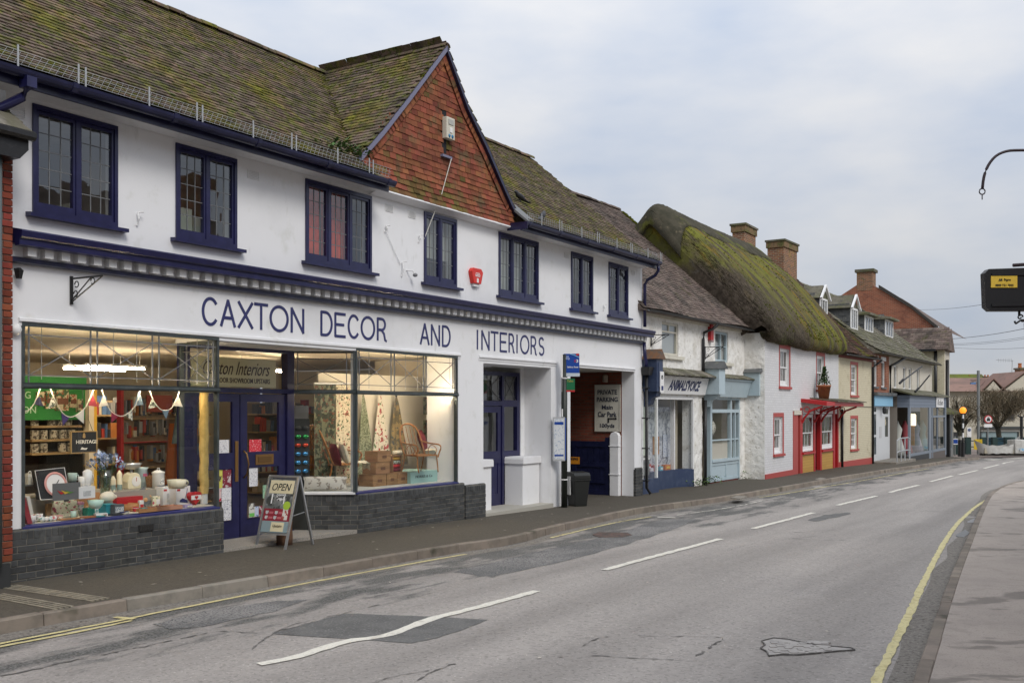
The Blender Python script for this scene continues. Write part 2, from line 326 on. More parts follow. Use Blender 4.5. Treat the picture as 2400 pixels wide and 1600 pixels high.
M['patch'] = mk('dark_asphalt_patch', (.135, .132, .126), [((.10, .098, .094), 3, .4, .7), ((.20, .196, .185), 40, .56, .66, (1, 1, 1), 2), ((.10, .098, .094), 1.6, .55, .8)], rough=.85, bump=.4, bscale=120, spec=.25)
M['plaza'] = mk('pinkish_paving', (.24, .19, .165), [((.18, .15, .13), 1.2, .4, .7), ((.28, .23, .2), 6, .55, .75)], rough=.85)
M['ground'] = mk('rough_ground', (.13, .125, .10), [((.07, .085, .035), .05, .45, .6)], rough=.95)
M['grit'] = mk('gutter_grit', (.21, .19, .165), [((.34, .32, .29), 60, .55, .65, (1, 1, 1), 2), ((.10, .09, .078), 30, .5, .65)], rough=.95, bump=.8, bscale=150)

def toff(t, o, dz=0):
    p = A.w(t, -o); p.z = zg(p.x, p.y)+dz; return p
def sheet(name, ts, os_, dz, m, kind='structure'):
    mb = MB(); mb.grid(lambda a, b: toff(ts[round(a*(len(ts)-1))], os_[round(b*(len(os_)-1))], dz), len(ts)-1, len(os_)-1)
    return tag(obj(name, mb, m), kind=kind)
sheet('ground', [-900, -200, -60, 0, 5.7, 16.5, 23.4, 32.8, 37.8, 47, 57, 70, 110, 200, 600, 2600], [-2000, -400, -60, -2, 14, 60, 400, 1500], -.25, M['ground'])
sheet('road', [-14]+[i*1.3 for i in range(0, 44)]+[60, 64, 70, 90], [-2, 1, 3, 5, 7, 9, 11, 14, 30, 60], -.12, M['road'])

def smooth(pts, k=4):
    P = [Vector(p) for p in pts]; out = []
    for i in range(len(P)-1):
        p0, p1, p2, p3 = P[max(i-1, 0)], P[i], P[i+1], P[min(i+2, len(P)-1)]
        for j in range(k):
            t = j/k; out.append(.5*((2*p1)+(p2-p0)*t+(2*p0-5*p1+4*p2-p3)*t*t+(3*p1-p0-3*p2+p3)*t**3))
    return out+[P[-1]]
def resample(pts, step):
    out = [pts[0].copy()]; acc = 0
    for a, b in zip(pts, pts[1:]):
        L = (b-a).length; d = step-acc
        while d <= L: out.append(a.lerp(b, d/L)); d += step
        acc = (acc+L) % step if L+acc >= step else acc+L
    return out
def side(pts, i):
    t = (pts[min(i+1, len(pts)-1)]-pts[max(i-1, 0)]); t.z = 0; t.normalize(); return Vector((t.y, -t.x, 0))   # right-hand normal
kl = [(0, 1487), (185, 1454), (343, 1423.6), (599, 1380.5), (919, 1322), (1100, 1291), (1210, 1275), (1292, 1251), (1400, 1226), (1542, 1197), (1837, 1151), (2000, 1121), (2122, 1101), (2210, 1087), (2296, 1076.5)]
KL = [gp(x, y, -.12) for x, y in kl]
first = KL[0]-Vector((A.d[0], A.d[1], 0))*6; KL = smooth([first]+KL)
kr = [(2144.6, 1600), (2211, 1403.7), (2260.7, 1282), (2299, 1193.7), (2332.5, 1155), (2400, 1133)]
KR = [gp(x, y, -.12) for x, y in kr]
d0 = (KR[0]-KR[1]).normalized(); KR = [KR[0]+d0*4, KR[0]+d0*8][::-1]+KR
e = KR[-1]; KR += [e+Vector((5, 5.5, -.05)), e+Vector((13, 11, -.12)), e+Vector((30, 18, -.2))]
KR = smooth(KR)
def ribbon_pts(P, o0, o1, dz0, dz1):
    a = []; b = []
    for i, p in enumerate(P):
        n = side(P, i); q0, q1 = p+n*o0, p+n*o1
        q0.z = zg(q0.x, q0.y)+dz0; q1.z = zg(q1.x, q1.y)+dz1; a.append(q0); b.append(q1)
    return a, b
def strip(name, a, b, m, kind='structure', parent=None):
    n = len(a); mb = MB(); mb.add(a+b, [(i, i+1, n+i+1, n+i) for i in range(n-1)])
    return tag(obj(name, mb, m, parent), kind=kind)
a, _ = ribbon_pts(KL, -.125, 0, 0, 0)
b = []
for p in a:
    u, v = A.loc(p.x, p.y); q = A.w(u, max(2.2, v+1.)); q.z = zg(q.x, q.y); b.append(q)
strip('pavement', a, b, M['pave'])
a, b = ribbon_pts(KR, .125, 3.4, 0, .02)
strip('pavement', a, b, M['pave_r'])
# kerb stones, one by one
def kerbs(P, name, inner, m, step=.92, pale=None):
    r = tag(bpy.data.objects.new(name, None), kind='structure'); COL.objects.link(r)
    me = MB().hexa([(0, -.06, -.16), (1, -.06, -.16), (1, .065, -.16), (0, .065, -.16), (0, -.045, .0), (1, -.045, .0), (1, .065, .0), (0, .065, .0)]).mesh('kerb_stone', m)
    bm = bmesh.new(); bm.from_mesh(me); bmesh.ops.bevel(bm, geom=[ed for ed in bm.edges if all(v.co.z > -.05 for v in ed.verts)], offset=.012, segments=1, affect='EDGES'); bm.to_mesh(me); bm.free()
    me2 = me.copy(); me2.materials.clear(); me2.materials.append(M['kerb_new'])
    R = resample(P, step)
    for i in range(len(R)-1):
        p, q = R[i], R[i+1]; d = q-p; L = d.length-.008
        n = Vector((d.y, -d.x, 0)).normalized()*inner
        c = p+n*.065; z0 = zg(c.x, c.y)+.004; e = q+n*.065; z1 = zg(e.x, e.y)+.004
        c.z = z0+RN(-.004, .004)
        ang = math.atan2(d.y, d.x)
        isp = pale and pale[0] < p.x < pale[1] and p.y < 12
        o = link('kerb_stone', me2 if isp else me, r, c, (0, -math.atan2(z1-z0, d.length)+RN(-.003, .003), ang+RN(-.008, .008)), (L, inner*-1, 1))
    return r
kerbs(KL, 'kerb', -1, M['kerb'], pale=(-4.2, -3.3))
kerbs(KR, 'kerb', 1, M['kerb'])
def ragged(name, P, w, dz, m, jag=.012, step=.12, kind='structure', parent=None):
    P = resample([Vector(p) for p in P], step); a = []; b = []
    for i, p in enumerate(P):
        n = side(P, i); s = w/2
        q0 = p-n*(s+RN(-jag, jag)); q1 = p+n*(s+RN(-jag, jag)); q0.z = zg(q0.x, q0.y)+dz; q1.z = zg(q1.x, q1.y)+dz; a.append(q0); b.append(q1)
    if len(a) > 1: return strip(name, a, b, m, kind, parent)
# gutter grit
a, b = ribbon_pts(KL, 0, .26, -.117, -.118); strip('gutter', a, [q+side(b, i)*RN(-.05, .06) for i, q in enumerate(b)], M['grit'])
a, b = ribbon_pts(KR, -.20, 0, -.118, -.117); strip('gutter', [q+side(a, i)*RN(-.08, .05) for i, q in enumerate(a)], b, M['grit'])
# paint
rz = lambda L, ox, oy, s: [(ox+x*s, oy+y*s) for x, y in L]
d1 = [(606, 1554)]+rz([(640, 395), (1060, 270), (1290, 240), (1480, 185), (1720, 95), (2090, 2)], 500, 1420, .2976)+[(1265, 1381)]
ragged('centre_line', smooth([gp(x, y, -.11) for x, y in d1]), .115, -.112, M['paint_w'])
for s in ([(1417, 1334), (1690, 1261)], [(1765, 1237.5), (1910, 1199.5)], [(1962, 1183), (2055, 1161)], [(2085, 1153), (2155, 1135.5)], [(2180, 1128), (2233, 1114)], [(2247, 1112), (2292, 1101)], [(2306, 1097), (2341, 1088)], [(2350, 1086), (2376, 1080)]):
    ragged('centre_line', [gp(x, y, -.11) for x, y in s], .115, -.112, M['paint_w'])
yl = smooth([gp(x, y, -.11) for x, y in [(-200, 1547), (0, 1506), (150, 1477), (325, 1443), (599, 1388.5), (760, 1357), (1000, 1313), (1100, 1296)]])
ragged('yellow_line', yl, .055, -.112, M['paint_y'], jag=.008)
ragged('yellow_line', [gp(x, y, -.11) for x, y in [(-200, 1557), (0, 1513), (150, 1485), (320, 1450)]], .055, -.112, M['paint_y'], jag=.008)
ragged('yellow_line', [gp(x, y, -.11) for x, y in [(270, 1444.5), (323, 1450)]], .07, -.110, M['paint_y'], jag=.008)
ragged('yellow_line', smooth([gp(x, y, -.11) for x, y in [(1290, 1259), (1370, 1240), (1450, 1222), (1530, 1209)]]), .05, -.112, M['paint_y'], jag=.018)
ragged('yellow_line', smooth([gp(x, y, -.11) for x, y in [(1780, 1165), (1900, 1146), (2050, 1120), (2180, 1097)]]), .05, -.112, M['paint_y'], jag=.018)
ragged('white_edge_line', [gp(x, y, -.11) for x, y in [(1541, 1211), (1590, 1212.5)]], .10, -.111, M['paint_w'])
ragged('white_edge_line', smooth([gp(x, y, -.11) for x, y in [(1585, 1206), (1680, 1193), (1790, 1172)]]), .04, -.112, M['paint_w'], jag=.02)
ragged('yellow_line', smooth([gp(x, y, -.11) for x, y in [(1990, 1740), (2051, 1600), (2095, 1509), (2139, 1420), (2161, 1371), (2200, 1293), (2239, 1232), (2272, 1199), (2310, 1172), (2400, 1127), (2460, 1108)]]), .078, -.112, M['paint_y'], jag=.010)
M['rav'] = mk('ravelled_patch', (.14, .137, .132), [((.23, .22, .21), 1.1, .42, .6, (1, 1, 1), 6), ((.06, .06, .06), 40, .5, .62, (1, 1, 1), 2), ((.27, .265, .25), 55, .6, .68, (1, 1, 1), 2)], rough=.9, bump=.5, bscale=120)
# patches, joints and cracks
def polysheet(name, px, dz, m, jag=0):
    P = []
    for (x0, y0), (x1, y1) in zip(px, px[1:]+px[:1]):
        for k in range(6): P.append(gp(x0+(x1-x0)*k/6+RN(-jag, jag), y0+(y1-y0)*k/6+RN(-jag, jag)*.3, dz))
    return tag(obj(name, MB().quad(*P), m), kind='structure')
polysheet('road_patch', rz([(455, 215), (800, 120), (1020, 55), (1740, 80), (2165, 105), (1950, 190), (1750, 250), (1550, 290), (1200, 262)], 500, 1420, .2976), -.116, M['patch'], 2)
polysheet('road_patch', [(360, 1462), (470, 1432), (640, 1408), (720, 1404), (640, 1432), (480, 1467), (400, 1473)], -.116, M['rav'], 4)
polysheet('road_patch', [(1060, 1340), (1240, 1296), (1400, 1262), (1560, 1216), (1640, 1215), (1600, 1232), (1440, 1283), (1290, 1322), (1150, 1352)], -.1165, M['rav'], 5)
M['crack'] = mk('crack_tar', (.12, .113, .105), [((.19, .18, .17), 20, .5, .65)], rough=.95)  # dark tone of the cracks and the manhole rim
def crack(px, w=.018, jag=.018):
    w *= .55; jag *= .55
    P = resample(smooth([gp(x+RN(-2, 2), y+RN(-.6, .6), -.11) for x, y in px]), .07); i = 0
    while i < len(P)-3:
        n = random.randint(4, 14); ragged('road_crack', [q+Vector((RN(-.012, .012), RN(-.02, .02), 0)) for q in P[i:i+n]], w*RN(.5, 1.3), -.1142, M['crack'], jag=jag, step=.05); i += n+random.randint(-1, 3)
crack([(0, 1580), (60, 1570), (150, 1548), (300, 1520), (400, 1498), (520, 1476), (640, 1478), (820, 1430)], .03, .03)
crack([(590, 1520), (635, 1484), (700, 1458), (800, 1436), (900, 1412)], .025)
crack([(1365, 1512), (1385, 1500), (1440, 1487), (1560, 1489), (1690, 1491), (1650, 1520), (1615, 1541), (1500, 1540), (1362, 1530)], .03, .03)
crack([(965, 1600), (1010, 1570), (1080, 1550)], .02); crack([(870, 1597), (960, 1575), (1060, 1562)], .012)
crack([(1960, 1200), (2120, 1195), (2330, 1200)], .02); crack([(1720, 1250), (1880, 1262), (2090, 1266)], .015); crack([(1700, 1290), (1780, 1270), (1935, 1252)], .012)
crack([(1880, 1215), (1930, 1200), (1960, 1190)], .015); crack([(1800, 1250), (1960, 1240), (2100, 1243)], .012)
polysheet('road_patch', [(1892, 1218), (1930, 1206), (1990, 1200), (1996, 1204), (1950, 1213), (1915, 1221)], -.1155, M['patch'], 3)
# ironwork in the carriageway
def flat_thing(name, label, cat, px, m, dz=-.113, **k):
    o = tag(obj(name, MB().prism([(p.x, p.y) for p in [gp(x, y, dz) for x, y in px]], lambda a, b, d: (a, b, zg(a, b)+dz+d), -.02, 0), m), label, cat); return o
M['iron'] = mk('worn_ironwork', (.36, .335, .31), [((.26, .24, .225), 8, .4, .7)], rough=.6, bump=.3, bscale=40)
mp_ = rz([(1240, 815), (1290, 803), (1350, 808), (1450, 830), (1540, 838), (1620, 845), (1635, 853), (1560, 858), (1480, 866), (1390, 874), (1330, 872), (1270, 878), (1262, 860), (1235, 845), (1255, 832)], 1100, 1050, .5527)
o = flat_thing('manhole_cover', 'irregular iron manhole cover with a tail, sunk in the road near the yellow line', 'manhole cover', mp_, M['iron'])
c_ = [gp(x, y, -.11) for x, y in mp_]; mb = MB()
for i in range(len(c_)): mb.tube([c_[i], c_[(i+1) % len(c_)]], .007, 4)
obj('rim', mb, M['crack'], o)
mb = MB()
for i in range(60):
    p = gp(1100+.5527*RN(1280, 1520), 1050+.5527*RN(818, 866), -.11); q = A.loc(p.x, p.y)
    mb.box(p.x-.03, p.x+.03, p.y-.03, p.y+.03, p.z-.01, p.z+.003)
tag(obj('raised_pad', mb, M['iron'], o), kind='stuff')
flat_thing('brick_manhole', 'oblong red brown manhole in the dark patch by the kerb', 'manhole cover', [(1388, 1252), (1402, 1246), (1470, 1247), (1482, 1253), (1460, 1258), (1405, 1258)], mk('rusty_cover', (.12, .075, .06), [((.06, .05, .045), 12, .4, .6)], rough=.8, bump=.5, bscale=60))
for i, (px, lb) in enumerate([([(2267, 1221), (2283, 1214), (2290, 1214), (2284, 1224), (2268, 1224)], 'pale square gully cover beside the kerb, farther of two'), ([(2240, 1253), (2262, 1240), (2275, 1248), (2258, 1258), (2241, 1256)], 'wet grey gully grate beside the kerb, nearer of two')]):
    flat_thing('gully_cover', lb, 'drain cover', px, mk('gully_iron%d' % i, (.22, .21, .2) if i == 0 else (.12, .12, .115), [((.07, .07, .065), 20, .5, .6)], rough=.4))
for px, lb in [([(1712, 1166), (1728, 1160.5), (1752, 1162.5), (1735, 1168)], 'small pale cover in the pavement before the pale blue shop'), ([(1910, 1122), (1922, 1118.5), (1936, 1120), (1924, 1123.5)], 'small pale cover in the pavement before the thatched house')]:
    flat_thing('pavement_cover', lb, 'drain cover', px, M['kerb_new'], dz=.006)
# cast channels across the pavement at the far left
M['channel'] = mk('worn_channel_iron', (.27, .24, .18), [((.15, .135, .105), 6, .4, .7), ((.36, .33, .26), 20, .55, .7)], rough=.7, bump=.3, bscale=60)
for j, (q0, q1) in enumerate([((60, 855), (905, 978)), ((-40, 920), (630, 1043))]):
    p0, p1 = gp(q0[0]*.3188, 1100+q0[1]*.3188, .004), gp(q1[0]*.3188, 1100+q1[1]*.3188, .004)
    d = (p1-p0); L = d.length-.34; ang = math.atan2(d.y, d.x)
    ch = thing('drain_channel', ['ribbed cast iron drain channel across the pavement, nearer to the tiled shop wall', 'ribbed cast iron drain channel across the pavement, cut by the picture edge'][j], 'drain channel', p0, ang)
    for k in range(4): obj('rib', B_(0, L, -.105+k*.058, -.070+k*.058, -.02, .003), M['channel'], ch)
    obj('bed', B_(0, L, -.11, .11, -.03, -.004), cm('shelf_and_slot_black', (.03, .028, .025), .9), ch)  # near-black bed between the ribs
# litter: crumbs of leaf and paper
mb = MB()
for i in range(90):
    if i < 55:
        t = RN(-.3, 14); p = toff(t, RN(.08, 1.7), .005)
    else:
        p = gp(RN(900, 2150), RN(1230, 1590), -.112)
    s = RN(.006, .022); a = RN(0, 6)
    mb.quad(*[(p.x+s*math.cos(a+q)*k, p.y+s*math.sin(a+q)*k, p.z+RN(0, .006)) for q, k in ((0, 1.8), (1.6, .6), (3.14, 1.5), (4.7, .7))])
tag(obj('litter', mb, mk('litter_scraps', (.35, .32, .27), rnd=.6, rough=.9)), kind='stuff')
# stretch of paved square beyond the row, zebra bars
polysheet('plaza', [(2238, 1079), (2300, 1073), (2500, 1066), (2500, 1046), (2200, 1048), (2200, 1070)], -.105, M['plaza'])
for s in ([(2316, 1077.5), (2341, 1076)], [(2366, 1074.5), (2400, 1073)], [(2345, 1065), (2372, 1064)]):
    ragged('zebra_bar', [gp(x, y, -.1) for x, y in s], .5, -.098, M['paint_w'], jag=.03)
# ---------------------------------------------------------------- shared builders
def wall(parent, name, u0, u1, z0, z1, holes, v0, v1, m, fn=None, subdiv=0, jit=0):
    """slab with openings as one connected mesh; holes (a,b,c,d)=(u0,u1,z0,z1)"""
    fn = fn or (lambda u, v, z: (u, v, z))
    Us = {u0, u1}; Zs = {z0, z1}
    for h in holes: Us |= {min(max(h[0], u0), u1), min(max(h[1], u0), u1)}; Zs |= {min(max(h[2], z0), z1), min(max(h[3], z0), z1)}
    def fill(s):
        s = sorted(s); o = []
        for a, b in zip(s, s[1:]):
            n = max(1, int((b-a)/subdiv)) if subdiv else 1
            o += [a+(b-a)*i/n for i in range(n)]
        return o+[s[-1]]
    Us = fill(Us); Zs = fill(Zs)
    def solid(i, j):
        if not (0 <= i < len(Us)-1 and 0 <= j < len(Zs)-1): return False
        u, z = (Us[i]+Us[i+1])/2, (Zs[j]+Zs[j+1])/2
        return not any(h[0] < u < h[1] and h[2] < z < h[3] for h in holes)
    ids = {}; vs = []; fs = []
    def vid(i, j, k):
        if (i, j, k) not in ids:
            ids[(i, j, k)] = len(vs); vs.append(fn(Us[i], (v1 if k else v0)+(RN(-jit, jit) if jit and not k else 0), Zs[j]))
        return ids[(i, j, k)]
    for i in range(len(Us)-1):
        for j in range(len(Zs)-1):
            if not solid(i, j): continue
            fs.append((vid(i, j, 0), vid(i+1, j, 0), vid(i+1, j+1, 0), vid(i, j+1, 0)))
            fs.append((vid(i, j, 1), vid(i, j+1, 1), vid(i+1, j+1, 1), vid(i+1, j, 1)))
            for di, dj, e in ((-1, 0, ((i, j), (i, j+1))), (1, 0, ((i+1, j+1), (i+1, j))), (0, -1, ((i+1, j), (i, j))), (0, 1, ((i, j+1), (i+1, j+1)))):
                if not solid(i+di, j+dj):
                    (a, b), (c, d) = e
                    fs.append((vid(a, b, 0), vid(c, d, 0), vid(c, d, 1), vid(a, b, 1)))
    return obj(name, MB().add(vs, fs), m, parent)
def frame_rect(mb, u0, u1, z0, z1, t, v0, v1, tb=None, tt=None):
    tb = t if tb is None else tb; tt = t if tt is None else tt
    mb.box(u0, u0+t, v0, v1, z0, z1); mb.box(u1-t, u1, v0, v1, z0, z1)
    mb.box(u0+t, u1-t, v0, v1, z0, z0+tb); mb.box(u0+t, u1-t, v0, v1, z1-tt, z1)
PANE = {}
def pane(parent, u0, u1, z0, z1, v, m, wob=0.008, name='pane'):
    k = (round(u1-u0, 3), round(z1-z0, 3), m.name)
    if k not in PANE:
        w, h = (u1-u0)/2, (z1-z0)/2
        PANE[k] = MB().quad((-w, 0, -h), (w, 0, -h), (w, 0, h), (-w, 0, h)).mesh('pane', m)
    return link(name, PANE[k], parent, ((u0+u1)/2, v, (z0+z1)/2), (RN(-wob, wob), 0, RN(-wob, wob)))
def leaded(parent, u0, u1, z0, z1, lights, nx=3, ny=5, sill=(-.08, .10), v=0., mat=None):
    mat = mat or M['navy']
    mb = MB(); frame_rect(mb, u0, u1, z0, z1, .046, v-.025, v+.09, .05, .06)
    iw = (u1-u0)-.092; x = u0+.046; gaps = []
    tot = sum(lights)
    for i, l in enumerate(lights):
        w = (iw-.045*(len(lights)-1))*l/tot; gaps.append((x, x+w)); x += w+.045
        if i < len(lights)-1: mb.box(x-.045, x, v-.018, v+.085, z0+.05, z1-.06)
    wn_ = obj('window', mb, mat, parent)
    obj('sill', MB().hexa([(u0+sill[0], v-.10, z0-.055), (u1+sill[1], v-.10, z0-.055), (u1+sill[1], v+.02, z0-.055), (u0+sill[0], v+.02, z0-.055),
                           (u0+sill[0], v-.10, z0-.012), (u1+sill[1], v-.10, z0-.012), (u1+sill[1], v+.02, z0), (u0+sill[0], v+.02, z0)]), mat, wn_)
    for a, b in gaps:
        mb = MB(); frame_rect(mb, a+.003, b-.003, z0+.052, z1-.062, .030, v-.008, v+.06, .075, .04); obj('sash', mb, mat, wn_)
        g0, g1, h0, h1 = a+.033, b-.033, z0+.127, z1-.102
        mb = MB()
        for i in range(1, nx): c = g0+(g1-g0)*i/nx; mb.box(c-.0055, c+.0055, v+.014, v+.026, h0, h1)
        for j in range(1, ny):
            c = h0+(h1-h0)*j/ny
            for i in range(nx): mb.box(g0+(g1-g0)*i/nx+.0057, g0+(g1-g0)*(i+1)/nx-.0057, v+.015, v+.025, c-.005, c+.005)
        obj('lead_came', mb, M['lead'], wn_)
        for i in range(nx):
            for j in range(ny): pane(wn_, g0+(g1-g0)*i/nx, g0+(g1-g0)*(i+1)/nx, h0+(h1-h0)*j/ny, h0+(h1-h0)*(j+1)/ny, v+.02, M['glass_up'], .006)
    return wn_
def vent(parent, u0, u1, z0, z1, n=4):
    mb = MB(); frame_rect(mb, u0, u1, z0, z1, .012, -.012, .01); v_ = obj('air_vent', mb, M['white'], parent)
    obj('backing', B_(u0+.012, u1-.012, .002, .006, z0+.012, z1-.012), cm('shelf_and_slot_black', (.03, .028, .025), .9), v_)  # black backing paints the shade between the louvres
    for i in range(n):
        c = z0+.02+(z1-z0-.03)*i/n
        obj('louvre', B_(u0+.012, u1-.012, -.014, .0015, c, c+.008), M['white'], v_)

# ================================================================ the decorating shop
SH = root(A, 'shop_building', 'long white rendered shop with navy trim, dentil cornice and steep tile-hung gable', 'shop')
WIN = [(.149, 1.268, [1.05, 1], 5), (2.151, 3.19, [1, 1], 5), (4.549, 6.07, [1, 1, 1], 5), (7.49, 8.47, [1, 1], 4), (9.89, 11.40, [1, 1, 1], 4), (12.814, 13.83, [1, 1], 4), (14.636, 15.67, [1, 1], 4)]
ZW0, ZW1 = 4.135, 5.365
wall(SH, 'upper_wall', -.16, 16.5, 3.90, 5.47, [(a, b, ZW0, ZW1) for a, b, _, _ in WIN], 0, .22, M['render'])
wall(SH, 'fascia_wall', -.16, 16.5, 2.90, 3.90, [], .002, .22, M['render'])
for a, b, l, ny in WIN: leaded(SH, a, b, ZW0, ZW1, l, 3, ny)
for a, b, c, d in ((6.434, 6.634, 5.195, 5.312), (7.047, 7.256, 5.19, 5.306), (12.505, 12.70, 5.195, 5.305), (15.889, 16.06, 5.205, 5.32), (3.40, 3.62, 5.15, 5.27), (-.12, .07, 5.16, 5.29)): vent(SH, a, b, c, d)
# end wall and body
obj('end_wall', MB().quad((16.5, .22, -.4), (16.5, 6, -.4), (16.5, 6, 5.5), (16.5, .22, 5.5)), M['render'], SH)
# ground floor piers
pm = MB()
wall(SH, 'pilaster', -.16, .02, .555, 2.90, [], 0, .25, M['render'])
wall(SH, 'pilaster', 8.50, 9.364, .50, 2.90, [], 0, .68, M['render'])
wall(SH, 'pilaster', 11.94, 12.79, -.3, 2.90, [], 0, .68, M['render'])
wall(SH, 'pilaster', 16.05, 16.47, .46, 2.90, [], 0, .34, M['render'])
obj('pier_foot', B_(16.05, 16.47, .03, .34, -.4, .46), M['render'], SH)
# lintel mouldings
for a, b in ((-.02, 8.60), (9.20, 12.16), (12.70, 16.07)):
    obj('lintel_moulding', MB().prism([(-.035, 2.93), (.0, 2.945), (.0, 2.85), (-.012, 2.85), (-.012, 2.895), (-.035, 2.90)], lambda v, z, d: (d, v, z), a, b), M['render'], SH)
obj('recess_soffit', B_(2.87, 5.70, .02, .86, 2.84, 2.90), M['render'], SH)
obj('alcove_soffit', B_(9.364, 11.94, .0, .72, 2.80, 2.90), M['render'], SH)
# cornice, dentils, lower band
obj('cornice', MB().prism([(-.01, 3.93), (-.29, 3.875), (-.30, 3.86), (-.285, 3.80), (-.25, 3.775), (-.25, 3.715), (-.17, 3.705), (-.16, 3.735), (-.01, 3.735)], lambda v, z, d: (d, v, z), -.16, 16.66), M['navy'], SH)
obj('dentil_back', B_(-.16, 16.5, -.06, .0, 3.6, 3.733), M['render'], SH)
me = B_(0, .105, -.155, -.061, 3.615, 3.733).mesh('dentil', M['white'])
for i in range(79): link('dentil', me, SH, (.0+i*.2095, 0, 0))
obj('cornice_band', MB().prism([(-.085, 3.60), (-.085, 3.55), (-.05, 3.535), (-.01, 3.535), (-.01, 3.60)], lambda v, z, d: (d, v, z), -.16, 16.52), M['navy_dark'], SH)
# soffit and gutters
obj('soffit', MB().prism([(-.40, 5.45), (-.01, 5.42), (-.01, 5.47), (-.40, 5.47)], lambda v, z, d: (d, v, z), -2.6, 6.0), M['white'], SH)
obj('soffit', MB().prism([(-.40, 5.45), (-.01, 5.42), (-.01, 5.47), (-.40, 5.47)], lambda v, z, d: (d, v, z), 10.14, 16.45), M['white'], SH)
obj('cove', MB().prism([(-.20, 5.475), (-.205, 5.45), (-.08, 5.41), (-.04, 5.39), (-.004, 5.39), (-.004, 5.475)], lambda v, z, d: (d, v, z), 6.01, 10.13), M['render'], SH)
for a, b in ((-2.6, 6.02), (10.03, 16.42)):
    fb = obj('fascia_board', B_(a+.02, b-.02, -.43, -.401, 5.375, 5.50), M['navy_dark'], SH)
    g = [(-.435+.07*math.cos(t)-.075, 5.53+.085*math.sin(t)) for t in [math.pi+i*math.pi/8 for i in range(9)]]
    gi = [(-.435+.058*math.cos(t)-.075, 5.53+.073*math.sin(t)) for t in [math.pi+i*math.pi/8 for i in range(9)]]
    gt = obj('gutter', MB().prism(g+gi[::-1], lambda v, z, d: (d, v, z), a, b), M['navy_dark'], SH)
    if a > 0: obj('end_cap', B_(a-.012, a-.002, -.58, -.12, 5.385, 5.53), M['navy_dark'], gt)
    n = int((b-a)/1.25)
    for i in range(n+1):
        u = a+.1+(b-a-.3)*i/max(1, n)
        obj('gutter_joint', MB().prism([(v*1.0-.0+(.0), z) for v, z in [(-.585, 5.54), (-.578, 5.485), (-.545, 5.44), (-.475, 5.44), (-.442, 5.485), (-.437, 5.54)]], lambda v, z, d: (d, v, z), u, u+.07), M['navy_dark'], gt)
    # leaf guard of welded wire
    gd = tag(bpy.data.objects.new('leaf_guard', None)); COL.objects.link(gd); gd.parent = SH
    mb = MB(); u = a+.02; P0 = lambda u: Vector((u, -.56, 5.56)); P1 = lambda u: Vector((u+.13, -.49, 5.735))
    i = 0
    while u < b-.16:
        mb.tube([P0(u), P1(u)], .0023, 3); u += .08; i += 1
    for f in (0.02, .33, .66, .98): mb.tube([P0(a).lerp(P1(a), f), P0(b-.16).lerp(P1(b-.16), f)], .0023, 3)
    tag(obj('wire_mesh', mb, M['galv'], gd), kind='stuff')
    u = a+.55; k = 0
    while u < b:
        obj('guard_post', B_(u-.009, u+.009, -.575, -.565, 5.50, 5.76), M['galv'], gd)
        if k % 2: obj('guard_post', B_(u+.09-.009, u+.09+.009, -.575, -.565, 5.50, 5.75), M['galv'], gd)
        u += .72 if k % 2 == 0 else .95; k += 1
# downpipes
def pipe(parent, name, pts, r, m, n=8): return obj(name, MB().tube(pts, r, n), m, parent, smooth=True)
dp = pipe(SH, 'downpipe', [(16.34, -.50, 5.47), (16.36, -.50, 5.33), (16.40, -.40, 5.22), (16.44, -.16, 5.12), (16.44, -.10, 5.02), (16.44, -.10, 3.97)], .04, M['navy'])
pipe(SH, 'downpipe', [(16.44, -.08, 3.60), (16.44, -.10, 3.25), (16.50, -.10, 3.1), (16.50, -.10, 2.95)], .045, M['navy'])
dp2 = pipe(SH, 'downpipe', [(16.54, -.10, 2.92), (16.55, -.10, -.02), (16.57, -.20, -.16)], .04, M['black'])
obj('hopper', MB().hexa([(16.44, -.20, 2.78), (16.64, -.20, 2.78), (16.64, -.02, 2.78), (16.44, -.02, 2.78), (16.40, -.24, 2.98), (16.68, -.24, 2.98), (16.68, -.02, 2.98), (16.40, -.02, 2.98)]), M['black'], dp2)
for z in (.15, .95, 1.7, 2.45): obj('bracket', B_(16.48, 16.62, -.155, -.0, z, z+.03), M['black'], dp2)
q = [A.uz(66, 182, -.51), A.uz(66, 205, -.51), A.uz(52, 228, -.46), A.uz(4, 252, -.30), A.uz(-40, 275, -.2)]
o = pipe(SH, 'downpipe', [(q[0][0], -.51, q[0][1]), (q[1][0], -.51, q[1][1]), (q[2][0], -.46, q[2][1]), (q[3][0], -.30, q[3][1]), (q[4][0], -.2, q[4][1])], .05, M['navy'])
obj('collar', B_(q[0][0]-.06, q[0][0]+.055, -.585, -.44, q[1][1]-.01, q[0][1]-.0), M['navy'], o)

# ---------------------------------------------------------------- roofs
RU, RV, RZ, AP = 15.6, 2.65, 8.29, 7.90
PROF = [(-.53, 5.56), (-.1, 5.84), (.45, 6.31), (1.2, 7.00), (RV, RZ)]
def interp(P, x):
    for (a, za), (b, zb) in zip(P, P[1:]):
        if x <= b: return za+(zb-za)*(x-a)/(b-a)
    return P[-1][1]
zmain = lambda v: interp(PROF, v)
BL = [(5.60, 5.93), (6.155, 6.46), (6.85, 7.19), (7.90, 8.33)]           # left verge of the gable
BRt = [(7.90, 8.33), (8.548, 7.47), (9.18, 6.88), (9.80, 6.22), (10.22, 5.80)]
def zgab(u): return interp(BL, u) if u < AP else interp(BRt, u)
hipu = lambda v: RU+(RV-v)/(RV+.53)*1.02-(.18*math.sin(math.pi*max(0, min(1, (RV-v)/(RV+.53)))))
